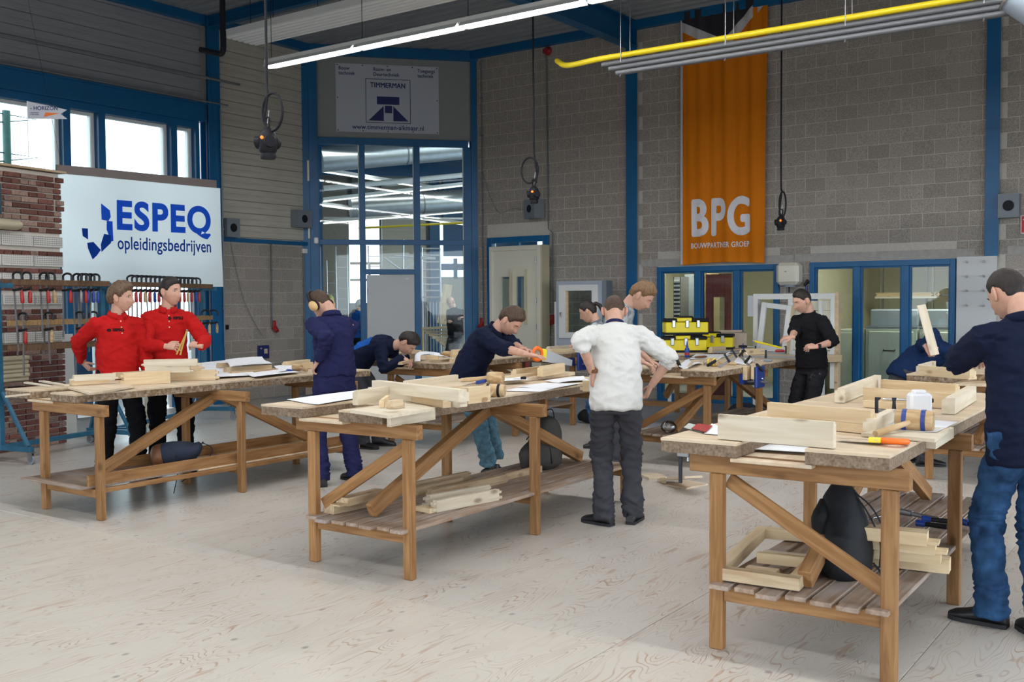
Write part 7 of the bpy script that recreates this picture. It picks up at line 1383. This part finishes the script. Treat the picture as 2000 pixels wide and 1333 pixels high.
for s in (-.04, .04): obj('socket_lid', MB().box(s - .032, s + .032, -.045, -.03, -.03, .04, .005), M['black'], t)
def conduit(label, pts, r=.011, mt='conduit', ks=1, grp='conduits on the walls'):
    t = thing('conduit', label, 'conduit', group=grp); obj('tube', MB().tube(pts, r, 8), M[mt], t); a, b = Vector(pts[0]), Vector(pts[1]); n = int((b - a).length / .7)
    for i in range(1, n + 1): q = a + (b - a) * i / (n + 1); obj('clip', MB().box(q.x - .018, q.x + .018, q.y - .018, q.y + .018, q.z - .012, q.z + .012, .003), M[mt], t)
conduit('conduit rising from the red socket on the left block wall', [(0.030, -3.069, 1.196), (0.030, -3.050, 2.656)]); conduit('conduit above the grey double socket on the left block wall', [(0.030, -4.076, 1.289), (0.030, -4.067, 2.628)])
conduit('conduit beside the left column of the glazed corner', [(0.030, -2.320, 0.092), (0.030, -2.320, 2.508)]); conduit('long conduit beside the right column of the glazed corner', [(2.242, -0.030, 1.253), (2.229, -0.030, 5.955)])
conduit('long conduit right of the blue door opening', [(3.752, -0.030, 1.289), (3.751, -0.030, 2.792), (3.667, -0.030, 2.866), (3.642, -0.030, 5.843)]); conduit('thin pipe on the steel post beside the window', [(.2, -4.2, .9), (.2, -4.2, 4.7)], .012, 'greyplastic')
conduit('suspended pipe running below the left roof edge', [(.55, -14, 5.05), (.55, -4.1, 5.05)], .02); t = thing('drain_pipe', 'black drain pipe hanging below the ceiling corner', 'pipe'); obj('pipe_run', MB().tube(smooth_path([tuple(Vector((3.343, -6.664, 4.999)) + Vector((0, 0, .35))), (3.343, -6.664, 4.999), (3.351, -6.667, 4.845), (3.354, -6.672, 4.685), (3.330, -6.692, 4.629), (3.264, -6.738, 4.642), (3.300, -6.959, 4.630)], 4), .035, 10), M['black'], t)
tag(obj('wall_cable', MB().tube(smooth_path([(0.030, -3.913, 2.635), (0.030, -3.799, 2.138), (0.030, -3.641, 1.634), (0.030, -3.433, 1.274), (0.030, -3.284, 1.072)], 5), .004, 6), M['conduit']), 'thin loose cable sagging across the left block wall', 'cable')
tag(obj('wall_cable', MB().tube(smooth_path([(2.245, -0.030, 3.965), (2.402, -0.030, 3.540), (2.616, -0.030, 3.198), (2.898, -0.030, 3.255), (3.293, -0.030, 3.214)], 5), .004, 6), M['conduit']), 'thin cable running to the loudspeaker in the middle of the block wall', 'cable')
t = thing('junction_box', 'small white junction box beside the glazed corner column', 'box', (0.000, -2.292, 2.510), R(90)); obj('box_body', MB().box(-.05, .05, -.05, 0, -.03, .05, .005), M['white'], t)
t = thing('motion_sensor', 'small white motion sensor on the blue column of the glazed corner', 'sensor', c2(.15, -.09, 2.70), CR); obj('sensor_body', MB().box(-.04, .04, -.05, .02, -.05, .06, .015), M['whiteplastic'], t)
for i, z in enumerate((2.74, 3.75)): tag(obj('contact_strip', MB().box(-.018, .018, -.02, 0, 0, (.22, .36)[i], .004), M['cream'], None, c2(.03, -.075, z), CR), ['short cream strip on the blue column just above the sensor', 'longer cream strip higher on the blue column beside the glass'][i], 'strip')
t = thing('blue_poster', 'small dark blue notice plate low on the left block wall', 'sign', (0.000, -3.366, 0.678), R(90)); obj('plate', MB().box(0, .24, -.02, .0, 0, .22, .002), M['signblue'], t); obj('mark', MB().box(.13, .2, -.023, -.02, .08, .16).box(.05, .08, -.023, -.02, .16, .18), M['creamdark'], t)
tag(obj('notice_paper', MB().box(0, .36, 0, .003, 0, .30), M['cardboard'], None, (0.400, -2.667, 0.029), R(90)), 'pale cardboard sheet leaning on the wall behind the left bench end', 'cardboard')
# cream door standing in front of the blue door opening
t = thing('cream_door', 'cream double-windowed practice door in its frame leaning before the blue door opening', 'door', (2.70, -.36, .32), -.05)
for a, b, c, d in ((-.02, .05, 0, 2.25), (1.02, 1.10, 0, 2.25), (.05, 1.02, 2.17, 2.25), (-.02, 1.10, -.05, 0)): obj('frame', MB().box(a, b, -.07, .09, c, d, .005), M['cream'], t)
obj('foot_block', MB().box(-.02, .1, -.3, .3, -.32, -.05, .004).box(1.0, 1.12, -.3, .3, -.32, -.05, .004), M['pineold'], t)
obj('edge_board', MB().box(1.10, 1.13, -.07, .16, 0, 2.25, .004), M['creamdark'], t)
m = MB(); wins = [(.24, .42, 1.0, 1.72), (.57, .74, 1.0, 1.72)]
for a, b, c, d in ((.05, .24, 0, 2.17), (.42, .57, .62, 2.17), (.74, 1.02, 0, 2.17), (.24, .42, .62, 1.0), (.57, .74, .62, 1.0), (.24, .42, 1.72, 2.17), (.57, .74, 1.72, 2.17), (.24, .74, 0, .62)): m.box(a, b, -.04, .0, c, d)
obj('door_leaf', m, M['cream'], t)
for a, b, c, d in wins: obj('pane', MB().box(a, b, -.022, -.016, c, d), M['glassdark'], t); obj('glazing_bead', MB().box(a - .02, a, -.055, -.04, c - .02, d + .02).box(b, b + .02, -.055, -.04, c - .02, d + .02).box(a, b, -.055, -.04, c - .02, c).box(a, b, -.055, -.04, d, d + .02), M['cream'], t); obj('ventilation_flap', MB().box(b + .045, b + .062, -.10, -.04, c - .1, d + .12, .004), M['creamdark'], t)
obj('lower_panel', MB().box(.50, .86, -.052, -.04, .02, .42, .003), M['maroon'], t); obj('panel_border', MB().box(.47, .89, -.047, -.039, -.0, .45), M['green'], t)
for z in (.3, .8, 1.25, 1.95): obj('hinge', MB().cyl((.99, -.05, z), (.99, -.05, z + .1), .010), M['steel'], t)
obj('door_handle', MB().tube([(.46, -.04, 1.02), (.46, -.09, 1.02), (.56, -.09, 1.03)], .010), M['steel'], t)
# two practice windows
t = thing('practice_window', 'white practice window in a pale blue-grey stand beside the woman', 'window frame', (4.22, -.62, 0), .06)
M['paleblue'] = mat('pale_blue_grey_paint', (.42, .47, .55), .5)
for a, b, c, d in ((0, .06, .88, 1.94), (.78, .84, .88, 1.94), (.06, .78, 1.88, 1.94), (.06, .78, .88, 1.0)): obj('outer_frame', MB().box(a, b, -.03, .08, c, d, .004), M['paleblue'], t)
for a, b, c, d in ((.06, .18, 1.0, 1.88), (.67, .78, 1.0, 1.88), (.18, .67, 1.78, 1.88), (.18, .67, 1.0, 1.10)): obj('sash', MB().box(a, b, -.06, .0, c, d, .005), M['white'], t)
obj('inner_reveal', MB().box(.18, .22, -.03, .02, 1.1, 1.78), M['pine'], t); obj('pane', MB().box(.18, .67, -.0, .006, 1.1, 1.78), M['glassdark'], t); obj('window_handle', MB().tube([(.11, -.06, 1.42), (.11, -.10, 1.42), (.11, -.10, 1.34)], .010), M['steel'], t); obj('side_post', MB().box(-.05, -.01, 0, .06, .0, 1.6), M['white'], t); obj('side_box', MB().box(.84, .92, -.02, .2, .88, 1.94), M['greyspk'], t); obj('stand_leg', MB().box(.78, .84, .0, .06, 0, .88), M['paleblue'], t)
t = thing('practice_window', 'white wooden practice window with a tilted open sash behind the man in the black shirt', 'window frame', (7.88, -1.2, 0), 0)
for a, b, c, d in ((0, .07, .42, 1.70), (1.08, 1.14, .42, 1.70), (.07, 1.08, 1.62, 1.70), (.07, 1.08, .80, .92), (.50, .56, .92, 1.62)): obj('outer_frame', MB().box(a, b, -.05, .06, c, d, .004), M['white'], t)
obj('wood_side', MB().box(1.14, 1.19, -.05, .06, .1, 1.72, .004), M['pine'], t)
sash = thing('x', '', ''); bpy.data.objects.remove(sash)
SM = Matrix.Translation((.07, -.05, .93)) @ Matrix.Rotation(R(7), 4, 'Y') 
for a, b, c, d in ((0, .07, 0, .66), (.36, .43, 0, .66), (.07, .36, .59, .66), (.07, .36, 0, .08)): obj('tilted_sash', MB().box(a, b, -.06, -.01, c, d, .004), M['white'], t, Mx=SM)
obj('sash_edge', MB().box(.43, .455, -.06, .02, 0, .66), M['pine'], t, Mx=SM)
for k in range(5): obj('infill_board', MB().box(.56, 1.08, .0, .02, .93 + .135 * k, 1.06 + .135 * k, .004), M['cream'], t)
obj('post', MB().box(.93, 1.0, -.06, .0, 0, .9).box(.93, .97, -.06, .0, .9, 1.6), M['white'], t); obj('cross_piece', MB().box(.85, 1.25, -.14, -.07, .78, .88, .004), M['pine'], t); obj('foot', MB().box(-.1, 1.3, -.1, .1, 0, .06), M['pineold'], t); obj('post', MB().box(0, .07, -.05, .0, 0, .42), M['white'], t)
# ---------------------------------------------------------------- hall lamps (rows parallel to the block wall, lit tubes under reflectors)
